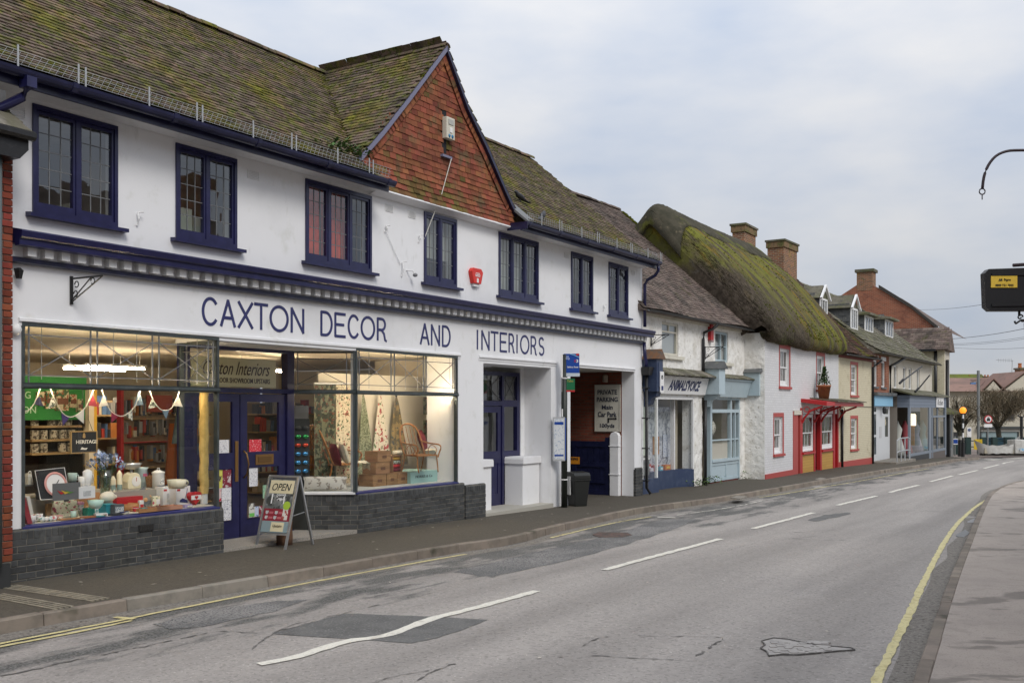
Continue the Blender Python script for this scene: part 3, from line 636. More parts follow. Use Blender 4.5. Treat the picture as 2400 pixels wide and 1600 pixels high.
# solid shells
mb = MB(); vsN = [-.50, -.1, .45, 1.2, RV]
mb.add([(-3, v, zmain(v)-.03) for v in vsN[1:]]+[(hipu(v)-.02, v, zmain(v)-.03) for v in vsN[1:]], [(i, i+1, 5+i, 4+i) for i in range(3)])
for a, b in ((-3, 5.9), (10.14, None)): mb.add([(a, v, zmain(v)-.03) for v in vsN[:2]]+[(b or hipu(v)-.02, v, zmain(v)-.03) for v in vsN[:2]], [(0, 1, 3, 2)])
mb.add([(-3, RV, RZ-.03), (RU, RV, RZ-.03), (-3, 5.9, 5.4), (16.5, 5.9, 5.4)], [(0, 1, 3, 2)])
mb.add([(hipu(v)-.02, v, zmain(v)-.03) for v in vsN]+[(16.6, 5.6, 5.5)], [(i, i+1, 5) for i in range(4)])
RF = obj('roof', mb, M['roof_tile'], SH)
mb = MB()
for side_, PTS in ((0, BL), (1, BRt)):
    n = len(PTS); mb.add([(u, -.20, z-.03) for u, z in PTS]+[(u, RV+.3, z-.03) for u, z in PTS], [(i, i+1, n+i+1, n+i) for i in range(n-1)])
GR = obj('gable_roof', mb, M['roof_tile'], SH)
GA, TW, TT = .098, .168, .021
tiles = []          # (matrix, weight) in building space
def lay(pfun, nrows, length_fn, dirw):
    pass
TILE = MB().hexa([(0, 0, -.004), (TW-.005, 0, -.004), (TW-.005, GA*1.75, -.012), (0, GA*1.75, -.012), (0, 0, TT), (TW-.005, 0, TT), (TW-.005, GA*1.75, .0), (0, GA*1.75, .0)])
def tile_rows(u0fn, prof, axis, keep, flip=False):
    """rows of plain tiles up a polyline profile. axis 'u': rows run along the street."""
    out = []; P = [Vector((a, b)) for a, b in prof]; R = resample([p.to_3d() for p in P], GA)
    for r, p in enumerate(R):
        q = R[min(r+1, len(R)-1)]; o = R[max(r-1, 0)]; d = (q-o).normalized(); pitch = math.atan2(d.y, d.x)
        a0, a1 = u0fn(p.x); n = int((a1-a0)/TW); sh = (r % 2)*TW/2
        for i in range(-1, n+1):
            c = a0+sh+i*TW
            if keep(c+TW/2, p.x, p.y): out.append((c, p.x, p.y, pitch, r))
    return out
def tmat(c, a, b, pitch, axis):
    if axis == 'u': Rm = Matrix.Rotation(pitch+RN(-.035, .01), 4, 'X')@Matrix.Rotation(RN(-.02, .02), 4, 'Z'); return Matrix.Translation((c+RN(-.004, .004), a, b+.012+RN(0, .008)))@Rm
rowsL = tile_rows(lambda v: (-2.9, min(hipu(v), 16.6)), PROF, 'u', lambda u, v, z: (u < hipu(v)) and not (AP-2.3 < u < AP+2.32 and zgab(u) > z+.02))
# nearest tiles become single objects
rowsL.sort(key=lambda t: (A.w(t[0], t[1]).x-0)**2+(A.w(t[0], t[1]).y)**2+(t[2]-HC)**2)
rowsL = [t for t in rowsL if not (t[0] < -1.6)]
tme = TILE.mesh('roof_tile', M['roof_tile'])
near = [t for t in rowsL if -.75 < t[0]][:300]; ns = set(map(id, near))
mb = MB()
for t in rowsL:
    mt = tmat(t[0], t[1], t[2], t[3], 'u')
    if id(t) in ns:
        o = link('roof_tile', tme, RF); o.matrix_local = mt
    else: mb.add([mt@Vector(p) for p in TILE.v], TILE.f)
tag(obj('roof_tiles', mb, M['roof_tile'], RF), kind='stuff')
# gable roof, left and right slopes: rows run into the building
mb = MB()
for PTS, sg in ((BL, 1), (BRt[::-1], -1)):
    R = resample([Vector((u, z, 0)) for u, z in PTS], GA)
    for r, p in enumerate(R):
        q = R[min(r+1, len(R)-1)]; o = R[max(r-1, 0)]; d = (q-o).normalized(); pitch = math.atan2(d.y, abs(d.x))
        for i in range(0, 18):
            v = -.21+i*TW+(r % 2)*TW/2
            if zmain(v+TW/2) > p.y+.03 and v < RV: continue
            if v > RV+.05: continue
            mt = Matrix.Translation((p.x, v+RN(-.004, .004)+(TW if sg > 0 else 0), p.y+.012+RN(0, .008)))@Matrix.Rotation(-math.pi/2*sg, 4, 'Z')@Matrix.Rotation(pitch+RN(-.03, .01), 4, 'X')
            if sg < 0: mt = Matrix.Translation((p.x, v+RN(-.004, .004), p.y+.012+RN(0, .008)))@Matrix.Rotation(math.pi/2, 4, 'Z')@Matrix.Rotation(pitch+RN(-.03, .01), 4, 'X')
            mb.add([mt@Vector(p_) for p_ in TILE.v], TILE.f)
tag(obj('roof_tiles', mb, M['roof_tile'], GR), kind='stuff')
# ridge tiles
def ridge_run(parent, p0, p1, r=.092, step=.33, m=None):
    p0, p1 = Vector(p0), Vector(p1); L = (p1-p0).length; n = max(1, int(L/step)); d = (p1-p0)/L
    prof = [(r*1.1*math.cos(t), r*.9*math.sin(t)-.02) for t in [i*math.pi/6 for i in range(7)]]
    inn = [(a*.85, b*.85-.01) for a, b in prof]
    me = MB().prism(prof+inn[::-1], lambda a, b, e: (e, a, b), 0, L/n-.012).mesh('ridge_tile', m or M['roof_tile'])
    ang = math.atan2(d.y, d.x); pt = -math.asin(d.z)
    for i in range(n): link('ridge_tile', me, parent, p0+d*(L/n)*i+Vector((0, 0, RN(-.008, .008))), (0, pt+RN(-.02, .02), ang))
ridge_run(RF, (-1.2, RV, RZ+.02), (RU, RV, RZ+.02), m=M['roof_tile'])
ridge_run(GR, (AP, -.22, 8.325), (AP, RV, 8.305), r=.08, m=M['roof_tile'])
# tile-hung gable
poly_in = lambda u, z: (z > 5.42) and (BL[0][0]+.05 < u < 10.22) and ((u >= 5.98 or z > 5.55) and z < (zgab(u)+.0)) 
gb = obj('gable_wall', MB().prism([(5.62, 5.44)]+[(a+.02, b-.05) for a, b in BL]+[(a-.02, b-.05) for a, b in BRt[1:]]+[(10.18, 5.44)], lambda u, z, d: (u, d, z), -.10, .2), M['roof_tile'], SH)
HT = MB().hexa([(0, -.014, 0), (TW-.004, -.014, 0), (TW-.004, 0, 0), (0, 0, 0), (0, -.002, .17), (TW-.004, -.002, .17), (TW-.004, .008, .17), (0, .008, .17)])
hme = [HT.mesh('hung_tile', M['hung_tile']), HT.mesh('hung_tile', M['hung_mossy'])]
hung = []; z = 5.47; r = 0
while z < 8.2:
    u = 5.55+(r % 2)*TW/2
    while u < 10.25:
        c = u+TW/2
        lim = zgab(c)-.07
        if z+.10 < lim and 5.60 < c < 10.17 and not (7.86 < c < 8.0 and 6.42 < z+.05 < 7.2): hung.append((u, z, r))
        u += TW
    z += .096; r += 1
hung.sort(key=lambda t: t[0]**2*.02+abs(t[1]-6)*.05 if t[0] < 9.6 else 9)
mbh = MB(); cnt = 0
for u, z, r in hung:
    fl = max(0, .75-(z-5.45))**2*.13
    mt = Matrix.Translation((u+RN(-.003, .003), -.118-fl-RN(0, .008), z+RN(-.006, .006)))@Matrix.Rotation(-(.03+max(0, .75-(z-5.45))*.35)+RN(-.02, .02), 4, 'X')@Matrix.Rotation(RN(-.015, .015), 4, 'Y')
    mossy = RN(0, 1) < max(.06, min(.92, (5.95-z)*1.9))
    if cnt < 298:
        o = link('hung_tile', hme[1 if mossy else 0], gb); o.matrix_local = mt; cnt += 1
    else:
        mbh.add([mt@Vector(p) for p in HT.v], HT.f)
tag(obj('hung_tiles', mbh, M['hung_tile'], gb), kind='stuff')
# verge mitre tiles along the barge boards, slanting
for PTS, sg in ((BL, 1), (BRt, -1)):
    for (a, za), (b, zb) in zip(PTS, PTS[1:]):
        obj('barge_board', MB().prism([(a, za-.015), (b, zb-.015), (b, zb-.11), (a, za-.11)], lambda u, z, d: (u, d, z), -.215, -.15), cm('barge_lilac', (.17, .17, .25), .4) if sg > 0 else M['navy_dark'], SH)
    R = resample([Vector((u, z, 0)) for u, z in PTS], .10)
    for i, p in enumerate(R[1:-1]):
        d = (R[i+2]-R[i]).normalized(); ang = math.atan2(d.y, d.x)
        mt = Matrix.Translation((p.x+sg*.065*abs(d.y), -.135, p.y-.10-.04*abs(d.x)))@Matrix.Rotation(-(ang-math.pi/2*0), 4, 'Y')
        o = link('verge_tile', hme[0], gb); o.matrix_local = mt@Matrix.Translation((-TW/2, -.012, -.085))@Matrix.Diagonal((.85, 1, .85, 1))
# lead cloak at the right foot of the gable, slot and sill under the box
obj('lead_cloak', MB().hexa([(10.13, -.52, 5.52), (10.34, -.52, 5.56), (10.30, -.1, 5.9), (10.13, -.1, 5.86), (10.13, -.53, 5.56), (10.34, -.53, 5.6), (10.30, -.12, 5.95), (10.13, -.12, 5.9)]), M['lead'], SH)
obj('vent_slot', B_(7.86, 7.985, -.128, -.09, 6.40, 7.24), cm('slot_black', (.012, .011, .014), .8), SH)
obj('slot_sill', B_(7.80, 8.08, -.19, -.10, 6.36, 6.40), cm('barge_lilac', (.17, .17, .25), .4), SH)
# moss cushions on the tiles
mb = MB()
def clump(c, s):
    mb.ball(c, s*RN(.8, 1.4), s*RN(.8, 1.4), s*RN(.5, .8), 5, 3)
for i in range(2300):
    r = random.random()
    if r < .36: u, v = RN(-1, 15.8), RV-abs(random.gauss(0, .35))
    elif r < .56:
        v = RN(-.4, RV); z = zmain(v)
        # along the valley
        u = AP-.02-(RZ+.06-z)*.92+random.gauss(0, .11)
    elif r < .72: u, v = RN(-1, 16), RN(-.5, -.2)
    else: u, v = RN(-1, 15.8), RN(-.4, RV)
    if u > hipu(v): continue
    if 5.62 < u < 10.2 and zgab(u) > zmain(v)+.05: continue
    clump((u, v, zmain(v)+.02), RN(.008, .030))
for i in range(600):
    v = RN(-.2, RV-.3); u = AP-abs(random.gauss(0, .5)) if random.random() < .65 else RN(5.7, AP)
    if u < 5.65 or zmain(v) > zgab(u): continue
    clump((u, v, zgab(u)+.02), RN(.008, .03))
tag(obj('moss_cushions', mb, M['moss'], RF), kind='stuff')
# weeds in the valley foot
mb = MB()
for i in range(240):
    c = Vector((5.05+random.gauss(0, .28), -.35+random.gauss(0, .10), 5.80+RN(0, .14))); a = RN(0, 6.3); L = RN(.03, .09); t = Vector((math.cos(a), math.sin(a), RN(-.2, .9)))*L; s = Vector((-math.sin(a), math.cos(a), 0))*L*.35
    mb.quad(c, c+t*.5+s, c+t, c+t*.5-s)
tag(obj('weed_tuft', mb, mk('weed_green', (.06, .12, .03), rnd=.4)), 'leafy green weeds growing in the gutter at the foot of the roof valley', 'weeds').matrix_world = Matrix.Translation(A.w(0, 0, 0))@Matrix.Rotation(A.ang, 4, 'Z')
[o_ for o_ in COL.objects if o_.name.startswith('weed_tuft')][0]['kind'] = 'stuff'
# ---------------------------------------------------------------- painted lettering on the fascia
def strokes(ch):
    def arc(cx, cy, a, b, t0, t1, n=14): return [(cx+a*math.cos(math.radians(t0+(t1-t0)*i/n)), cy+b*math.sin(math.radians(t0+(t1-t0)*i/n))) for i in range(n+1)]
    return {'A': [[(0, 0), (.5, 1)], [(.5, 1), (1, 0)], [(.16, .32), (.84, .32)]], 'X': [[(0, 0), (1, 1)], [(0, 1), (1, 0)]], 'T': [[(.5, 0), (.5, 1)], [(0, 1), (1, 1)]],
            'N': [[(0, 0), (0, 1)], [(0, 1), (1, 0)], [(1, 0), (1, 1)]], 'I': [[(.5, 0), (.5, 1)]], 'E': [[(0, 0), (0, 1)], [(0, 1), (1, 1)], [(0, .52), (.85, .52)], [(0, 0), (1, 0)]],
            'D': [[(0, 0), (0, 1)], [(0, 1), (.4, 1)]+arc(.4, .5, .6, .5, 90, -90)+[(0, 0)]], 'O': [arc(.5, .5, .5, .5, 0, 360, 28)], 'C': [arc(.52, .5, .52, .5, 40, 320, 22)],
            'R': [[(0, 0), (0, 1)], [(0, 1), (.45, 1)]+arc(.45, .74, .42, .26, 90, -90)+[(0, .48)], [(.45, .48), (.75, .3), (.88, 0), (1.02, -.02)]],
            'S': [arc(.5, .75, .44, .25, 35, 270, 14)[:-1]+arc(.5, .25, .46, .25, 90, -145, 14)]}[ch]
def sign_letter(ch, u0, u1, z0, z1, w=.043):
    mb = MB(); W_, H_ = u1-u0-w, z1-z0-w
    for st in strokes(ch):
        P = [Vector((u0+w/2+a*W_, z0+w/2+b*H_)) for a, b in st]
        L = []; R_ = []
        for i, p in enumerate(P):
            closed = (P[0]-P[-1]).length < 1e-4
            pa = P[i-1] if i > 0 else (P[-2] if closed else P[0]); pb = P[i+1] if i < len(P)-1 else (P[1] if closed else P[-1])
            t = (pb-pa).normalized(); n = Vector((-t.y, t.x))*w/2
            e = t*w*.25 if (i in (0, len(P)-1) and not closed) else Vector((0, 0)); e = -e if i == 0 else e
            L.append(p+n+e); R_.append(p-n+e)
        n = len(P); q = RN(0, .0012)
        mb.add([(a.x, -.004-q, a.y) for a in L]+[(a.x, -.004-q, a.y) for a in R_]+[(a.x, .003, a.y) for a in L]+[(a.x, .003, a.y) for a in R_],
               [(i, i+1, n+i+1, n+i) for i in range(n-1)]+[(i, i+1, 2*n+i+1, 2*n+i) for i in range(n-1)]+[(n+i, n+i+1, 3*n+i+1, 3*n+i) for i in range(n-1)]+[(0, n, 3*n, 2*n), (n-1, 2*n-1, 4*n-1, 3*n-1)])
    obj('letter', mb, M['letter'], SH)
for ch, a, b in [('C', 2.585, 2.87), ('A', 2.90, 3.185), ('X', 3.215, 3.51), ('T', 3.515, 3.80), ('O', 3.82, 4.205), ('N', 4.245, 4.53), ('D', 4.88, 5.155), ('E', 5.195, 5.465), ('C', 5.505, 5.785), ('O', 5.815, 6.175), ('R', 6.22, 6.48),
                 ('A', 7.38, 7.66), ('N', 7.70, 7.97), ('D', 8.03, 8.295), ('I', 9.14, 9.185), ('N', 9.295, 9.58), ('T', 9.61, 9.90), ('E', 9.94, 10.21), ('R', 10.26, 10.49), ('I', 10.555, 10.60), ('O', 10.695, 11.055), ('R', 11.105, 11.355), ('S', 11.42, 11.665)]:
    sign_letter(ch, a, b, 3.035, 3.425)

# ---------------------------------------------------------------- brick plinths
def plinth(pA, pB, ztop, zbot, seed, nosing=.115):
    """brick plinth between plan points (u,v); front face on the line"""
    pA, pB = Vector(pA), Vector(pB); d = pB-pA; L = d.length; ang = math.atan2(d.y, d.x)
    r = bpy.data.objects.new('plinth', None); COL.objects.link(r); r.parent = SH; r.location = (pA.x, pA.y, 0); r.rotation_euler = (0, 0, ang)
    obj('mortar', B_(0.004, L-.004, .006, .20, zbot-.12, ztop-.01), M['mortar'], r)
    rd = random.Random(seed)
    n = max(1, round(L/.0745)); w = L/n
    prof = [(.0, ztop-nosing), (0, ztop-.035), (.012, ztop-.012), (.035, ztop), (.21, ztop), (.21, ztop-nosing)]
    me = MB().prism(prof, lambda v, z, e: (e, v, z), 0, w-.008).mesh('bullnose_brick', M['grey_brick'])
    for i in range(n): link('bullnose_brick', me, r, (i*w+.004, rd.uniform(-.003, .003), rd.uniform(-.002, .002)))
    z = ztop-nosing-.075; k = 0; bw = .225
    meb = B_(0, .215, 0, .1, .005, .070).mesh('brick', M['grey_brick'])
    bm = bmesh.new(); bm.from_mesh(meb); bmesh.ops.bevel(bm, geom=bm.edges[:], offset=.003, segments=1, affect='EDGES'); bm.to_mesh(meb); bm.free()
    while z > zbot-.09:
        x = -(k % 2)*bw/2
        while x < L-.01:
            a, b = max(0.002, x), min(L-.002, x+.215)
            if b-a > .02: link('brick', meb, r, (a, rd.uniform(-.003, .003), z), (0, 0, rd.uniform(-.006, .006)), ((b-a)/.215, 1, 1))
            x += bw
        z -= .075; k += 1
    return r
plinth((-.16, -.045), (2.93, -.045), .585, -.03, 1)
obj('plinth_return', MB().box(2.84, 2.93, -.04+.05, .86, -.15, .575), M['grey_brick'], SH)
plinth((5.13, .80), (5.735, -.045), .585, -.06, 2)
plinth((5.735, -.045), (8.68, -.045), .585, -.07, 3)
plinth((8.68, -.075), (9.34, -.075), .535, -.08, 4)
plinth((16.055, -.04), (16.46, -.04), .50, -.22, 5)
# air bricks
for u, z in ((1.55, .40),):
    ab = obj('air_brick', B_(u, u+.22, -.062, -.03, z, z+.08), cm('iron_grey', (.03, .03, .03), .5), SH)
    for i in range(8): obj('slot', B_(u+.016+i*.025, u+.029+i*.025, -.066, -.06, z+.012, z+.068), cm('shelf_and_slot_black', (.03, .028, .025), .9), ab)  # dark blocks painted as the shaded openings of the brick

# ---------------------------------------------------------------- shop windows
def shop_window(pA, pB, z0, zt, z1, cols, name='shop_window', sillm=None, xs=None):
    """glazed bay between plan points; zt: transom bar; cols: lead bar positions from pA"""
    pA, pB = Vector(pA), Vector(pB); d = pB-pA; L = d.length; ang = math.atan2(d.y, d.x)
    mb = MB(); fm = M['grey_metal']
    mb.box(0, .032, -.02, .05, z0, z1); mb.box(L-.032, L, -.02, .05, z0, z1); mb.box(.032, L-.032, -.02, .05, z1-.04, z1)
    w = obj(name, mb, fm, SH, (pA.x, pA.y, 0), (0, 0, ang))
    obj('transom_bar', MB().prism([(-.03, zt-.035), (-.045, zt-.02), (-.045, zt), (-.03, zt+.012), (-.035, zt+.03), (.05, zt+.03), (.05, zt-.035)], lambda v, z, e: (e, v, z), .0, L), fm, w)
    obj('sill', MB().prism([(-.035, z0-.012), (-.04, z0+.015), (.05, z0+.03), (.05, z0-.012)], lambda v, z, e: (e, v, z), 0, L), sillm or cm('sill_blue', (.04, .045, .16), .4), w)
    pane(w, .034, L-.034, z0+.03, zt-.035, .01, M['glass_shop'], .0006, 'plate_glass')
    za, zb, zc, zd = zt+.03, zt+.03+.085, z1-.04-.095, z1-.04
    xs_ = [.034]+cols+[L-.034]
    mb = MB()
    for c in cols: mb.box(c-.006, c+.006, .0, .02, za, zd)
    for zz in (zb, zc):
        for a, b in zip(xs_, xs_[1:]): mb.box(a+.0062, b-.0062, .001, .019, zz-.006, zz+.006)
    big = [(a, b) for a, b in zip(xs_, xs_[1:]) if b-a > .3]
    for a, b in big:
        for p, q in (((a, zb), (b, zc)), ((a, zc), (b, zb))): mb.tube([(p[0]+.006, -.003, p[1]+(.006 if p[1] < q[1] else -.006)), (q[0]-.006, -.003, q[1]+(-.006 if p[1] < q[1] else .006))], .0065, 4)
    obj('lead_bars', mb, M['lead'], w)
    for a, b in zip(xs_, xs_[1:]):
        for p, q in ((za, zb), (zb, zc), (zc, zd)): pane(w, a, b, p, q, .01, M['glass_shop'], .003)
    return w
shop_window((.02, .0), (2.87, .0), .585, 2.185, 2.89, [.095, .889, .979, 1.779, 1.88, 2.684, 2.765])
shop_window((5.13, .83), (5.69, .0), .585, 2.20, 2.85, [.09, .86], sillm=M['white'])
shop_window((5.69, .0), (8.50, .0), .585, 2.195, 2.89, [.10, .91, 1.0, 1.804, 1.88, 2.688, 2.76])
shop_window((2.885, .02), (2.93, .80), .585, 2.185, 2.85, [.10, .66])
# entrance doors
DV = .80
df = MB(); df.box(2.93, 3.05, DV-.03, DV+.10, 0.0, 2.85); df.box(4.97, 5.12, DV-.03, DV+.10, 0.0, 2.85); df.box(3.05, 4.97, DV-.03, DV+.10, 2.165, 2.235); df.box(3.05, 4.97, DV-.03, DV+.10, 2.79, 2.85)
ED = obj('door_frame', df, M['navy'], SH)
pane(ED, 3.05, 4.97, 2.235, 2.79, DV+.02, M['glass_shop'], 0)
def shop_door(u0, u1, hs):
    mb = MB(); v0, v1 = DV, DV+.045; s = .135
    mb.box(u0, u0+s, v0, v1, .01, 2.155); mb.box(u1-s, u1, v0, v1, .01, 2.155); mb.box(u0+s, u1-s, v0, v1, 2.03, 2.155); mb.box(u0+s, u1-s, v0, v1, 1.04, 1.28); mb.box(u0+s, u1-s, v0, v1, .01, .27)
    d = obj('door', mb, M['navy'], SH)
    pane(d, u0+s, u1-s, 1.28, 2.03, DV+.02, M['glass_shop'], .002); pane(d, u0+s, u1-s, .27, 1.04, DV+.02, M['glass_shop'], .002)
    br = cm('old_brass', (.25, .14, .05), .45, metal=.6)
    x = u1-.06 if hs < 0 else u0+.06
    if hs < 0: obj('push_plate', B_(x-.03, x+.03, DV-.012, DV-.001, .85, 1.45), br, d)
    else:
        obj('pull_handle', MB().tube([(x, DV-.005, 1.30), (x+.01, DV-.06, 1.26), (x+.03, DV-.08, 1.1), (x+.01, DV-.06, .95), (x, DV-.005, .90)], .013, 6), br, d, smooth=True)
        lb = obj('letter_plate', B_(u0+.30, u0+.67, DV-.012, DV-.001, 1.08, 1.235), br, d); obj('flap', B_(u0+.35, u0+.62, DV-.018, DV-.013, 1.115, 1.20), cm('dull_brass', (.16, .09, .035), .5, metal=.5), lb)
    obj('kick_moulding', B_(u0+s, u1-s, DV-.008, DV-.001, .27, .285), M['navy'], d)
    return d
shop_door(3.07, 4.00, -1); shop_door(4.02, 4.95, 1)
# cream board over the doors
bd = obj('fanlight_board', B_(3.12, 4.78, DV+.03, DV+.05, 2.25, 2.68), cm('cream_board', (.56, .50, .30), .6), SH)
SCR = cm('script_brown', (.05, .025, .015), .6)
fit_text('Caxton Interiors', 1.32, .20, SCR, bd, (3.33, DV+.027, 2.43), shear=.45)
fit_text('FLOOR SHOWROOM UPSTAIRS', 1.08, .075, SCR, bd, (3.57, DV+.027, 2.31), bold=.012)
obj('threshold', MB().prism([(2.94, -.02), (5.71, -.02), (5.12, DV+.02), (2.94, DV+.02)], lambda a, b, d: (a, b, d), -.2, .012), mk('terrazzo_step', (.30, .275, .24), [((.20, .185, .16), 60, .5, .6, (1, 1, 1), 2), ((.40, .37, .33), 90, .6, .65, (1, 1, 1), 2)], rough=.7), SH)
# alcove door, sidelight, low capped piers
v0 = .70
mb = MB(); mb.box(9.9, 10.22, v0-.02, v0+.08, -.08, 2.70); mb.box(11.10, 11.18, v0-.02, v0+.08, -.08, 2.70); mb.box(11.69, 11.80, v0-.02, v0+.08, .80, 2.70); mb.box(10.22, 11.10, v0-.02, v0+.08, 2.0, 2.10); mb.box(11.18, 11.69, v0-.02, v0+.08, 1.98, 2.12); mb.box(10.22, 11.10, v0-.02, v0+.08, 2.62, 2.70); mb.box(11.18, 11.69, v0-.02, v0+.08, 2.62, 2.70); mb.box(11.18, 11.69, v0-.02, v0+.08, .80, 1.06)
AF = obj('alcove_door_frame', mb, M['navy'], SH)
for a, b in ((10.22, 11.10), (11.18, 11.69)):
    mb = MB()
    for p, q in (((a, 2.12), (b, 2.62)), ((a, 2.62), (b, 2.12))): mb.tube([(p[0]+.02, v0+.01, p[1]), (q[0]-.02, v0+.01, q[1])], .006, 4)
    mb.box(a+.10, a+.11, v0+.014, v0+.026, 2.12, 2.62); mb.box(b-.11, b-.10, v0+.014, v0+.026, 2.12, 2.62); mb.box(a, b, v0+.028, v0+.036, 2.2, 2.21); mb.box(a, b, v0+.028, v0+.036, 2.53, 2.54)
    obj('lead_bars', mb, M['lead'], AF); pane(AF, a, b, 2.11, 2.62, v0+.02, M['glass_up'], .004)
pane(AF, 11.18, 11.69, 1.06, 1.98, v0+.03, M['glass_up'], .002)
mb = MB(); frame_rect(mb, 10.23, 11.09, -.06, 1.99, .13, v0, v0+.05, .25, .13); mb.box(10.36, 10.96, v0, v0+.05, .82, 1.07)
DR = obj('door', mb, M['navy'], SH)
pane(DR, 10.36, 10.96, 1.07, 1.86, v0+.025, M['glass_up'], .002)
for a, b in ((10.36, 10.64), (10.68, 10.96)): obj('panel', B_(a, b, v0+.012, v0+.04, .19, .82), M['navy'], DR)
obj('muntin', B_(10.64, 10.68, v0+.002, v0+.048, .19, .82), M['navy'], DR)
obj('alcove_reveal', B_(11.80, 11.94, .66, .8, -.3, 2.80), M['render'], SH)
obj('alcove_reveal', B_(9.364, 9.90, .66, .8, -.3, 2.80), M['render'], SH)
def low_pier(u0, u1, a, b):
    o = obj('low_pier', B_(u0, u1, a, b, -.3, .80), M['render'], SH)
    obj('cap', MB().prism([(u0-.03, .80), (u0-.03, .90), (u0-.01, .945), (u1+.01, .945), (u1+.03, .90), (u1+.03, .80)], lambda x, z, d: (x, d, z), a-.04, b), M['render'], o, bevel=.008)
low_pier(11.22, 11.90, .26, .69); low_pier(9.40, 10.10, .30, .69)
obj('alcove_step', B_(9.36, 11.94, -.06, .9, -.3, -.045), cm('pale_step', (.40, .38, .33), .7), SH)
# car-park passage
PG = obj('passage_wall', B_(16.05, 16.2, .345, 8.5, -.5, 2.86), M['passage_brick'], SH)
obj('passage_wall', B_(12.64, 12.78, .70, 8.5, -.5, 2.86), M['render'], SH)
obj('passage_ceiling', B_(12.79, 16.05, .02, 8.5, 2.86, 2.9), M['dark_room'], SH)
obj('passage_end', B_(12.79, 16.05, 8.5, 8.6, -.5, 2.86), M['dark_room'], SH)
obj('guard_stone', MB().prism([(.36, -.4), (.60, -.4), (.60, 1.28), (.56, 1.35), (.48, 1.38), (.40, 1.35), (.36, 1.28)], lambda v, z, d: (d, v, z), 15.90, 16.045), M['render'], SH, bevel=.012)
for z in (.32, 1.02): obj('iron_strap', B_(15.885, 16.0, .34, .62, z, z+.02), M['render'], SH)
# neon-less interior shells
RM = M['room']
wall(SH, 'shop_interior', -.14, 12.4, 0.0, 2.92, [], 9.0, 9.1, RM)
obj('shop_ceiling', B_(-.14, 12.5, .25, 9.0, 2.905, 2.93), RM, SH)
obj('shop_floor', B_(-.14, 12.5, .9, 9.0, -.05, -.02), cm('shop_carpet', (.10, .085, .07), .95), SH)
obj('shop_side_wall', B_(-.15, -.13, .25, 9.0, -.02, 2.90), RM, SH)
obj('shop_side_wall', B_(9.34, 9.36, .7, 2.6, -.02, 2.90), RM, SH); obj('shop_side_wall', B_(9.34, 12.5, 2.6, 2.62, -.02, 2.9), RM, SH); obj('shop_side_wall', B_(12.48, 12.5, 2.6, 9.0, -.02, 2.9), RM, SH)
obj('hall_wall', B_(9.37, 12.5, 2.5, 2.55, -.3, 2.9), M['dark_room'], SH)
# upstairs rooms
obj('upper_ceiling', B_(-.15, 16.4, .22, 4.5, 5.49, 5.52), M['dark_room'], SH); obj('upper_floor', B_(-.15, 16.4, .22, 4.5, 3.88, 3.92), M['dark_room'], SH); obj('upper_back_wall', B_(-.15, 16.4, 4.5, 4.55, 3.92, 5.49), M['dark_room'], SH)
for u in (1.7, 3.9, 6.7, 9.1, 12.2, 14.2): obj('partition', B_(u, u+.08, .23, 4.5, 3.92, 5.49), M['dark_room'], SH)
obj('upper_side_wall', B_(-.15, -.1, .22, 4.5, 3.92, 5.49), M['dark_room'], SH)  # plain plaster side wall of the upstairs rooms
# ================================================================ goods in the shop windows
def onz(px, py, z):
    Y = F_*(HC-z)/(py-HY); return A.loc(rx(px)*Y, Y)+(Y/F_,)
ZF, ZS = .62, .85
obj('display_floor', B_(.03, 2.88, .06, 1.35, .56, ZF), mk('pale_lining', (.55, .5, .4), [((.45, .4, .3), 4, .5, .7)], rough=.7), SH)
obj('display_shelf', B_(.03, 2.84, .62, 1.35, ZF, ZS), mk('shelf_cloth', (.30, .28, .24), rough=.9), SH)
obj('display_floor', MB().prism([(5.72, .06), (9.3, .06), (9.3, 1.3), (5.4, 1.3), (5.2, .78)], lambda a, b, d: (a, b, d), .56, ZF), mk('grey_lining', (.52, .52, .48), rough=.7), SH)
DB = obj('display_back', B_(6.25, 9.33, 1.30, 1.34, ZF, 2.55), mk('display_cream', (.70, .66, .57), [((.62, .57, .48), .8, .4, .7)], rough=.85), SH)
obj('display_side', B_(9.30, 9.34, .02, 1.34, ZF, 2.9), mk('display_white', (.72, .72, .69), rough=.8), SH)
obj('corner_post', B_(5.75, 5.81, .09, .15, ZF, 2.88), M['white'], SH)
def item(name, label, cat, px, py, z, group=None, rot=0, vmax=1.2):
    u, v, s = onz(px, py, z); v = min(max(v, .10), vmax); u = A.u(px, v)
    return thing(name, label, cat, A.w(u, v, z+.002), A.ang+rot, group), s
c = cm
FL = poster('floral_white', (.78, .74, .70), (.62, .16, .16), 22, .57, .62, c3=(.25, .35, .2))
FL2 = poster('floral_cream', (.74, .70, .52), (.45, .08, .12), 18, .57, .60, c3=(.22, .28, .12))
WOOD = mk('pale_wood', (.42, .20, .075), [((.32, .14, .05), 6, .4, .7, (1, 1, 6))], rough=.6)
CREAM = c('enamel_cream', (.72, .66, .48), .3); WHT = c('china_white', (.8, .79, .76), .3); MINT = c('mint', (.52, .72, .62), .35); TEAL = c('teal_tin', (.03, .26, .32), .4); RED = c('signal_red', (.45, .02, .025), .4); PINK = c('dusty_pink', (.62, .30, .27), .45); CARD = c('card_white', (.74, .73, .72), .6); DK = c('charcoal_card', (.02, .022, .024), .55)
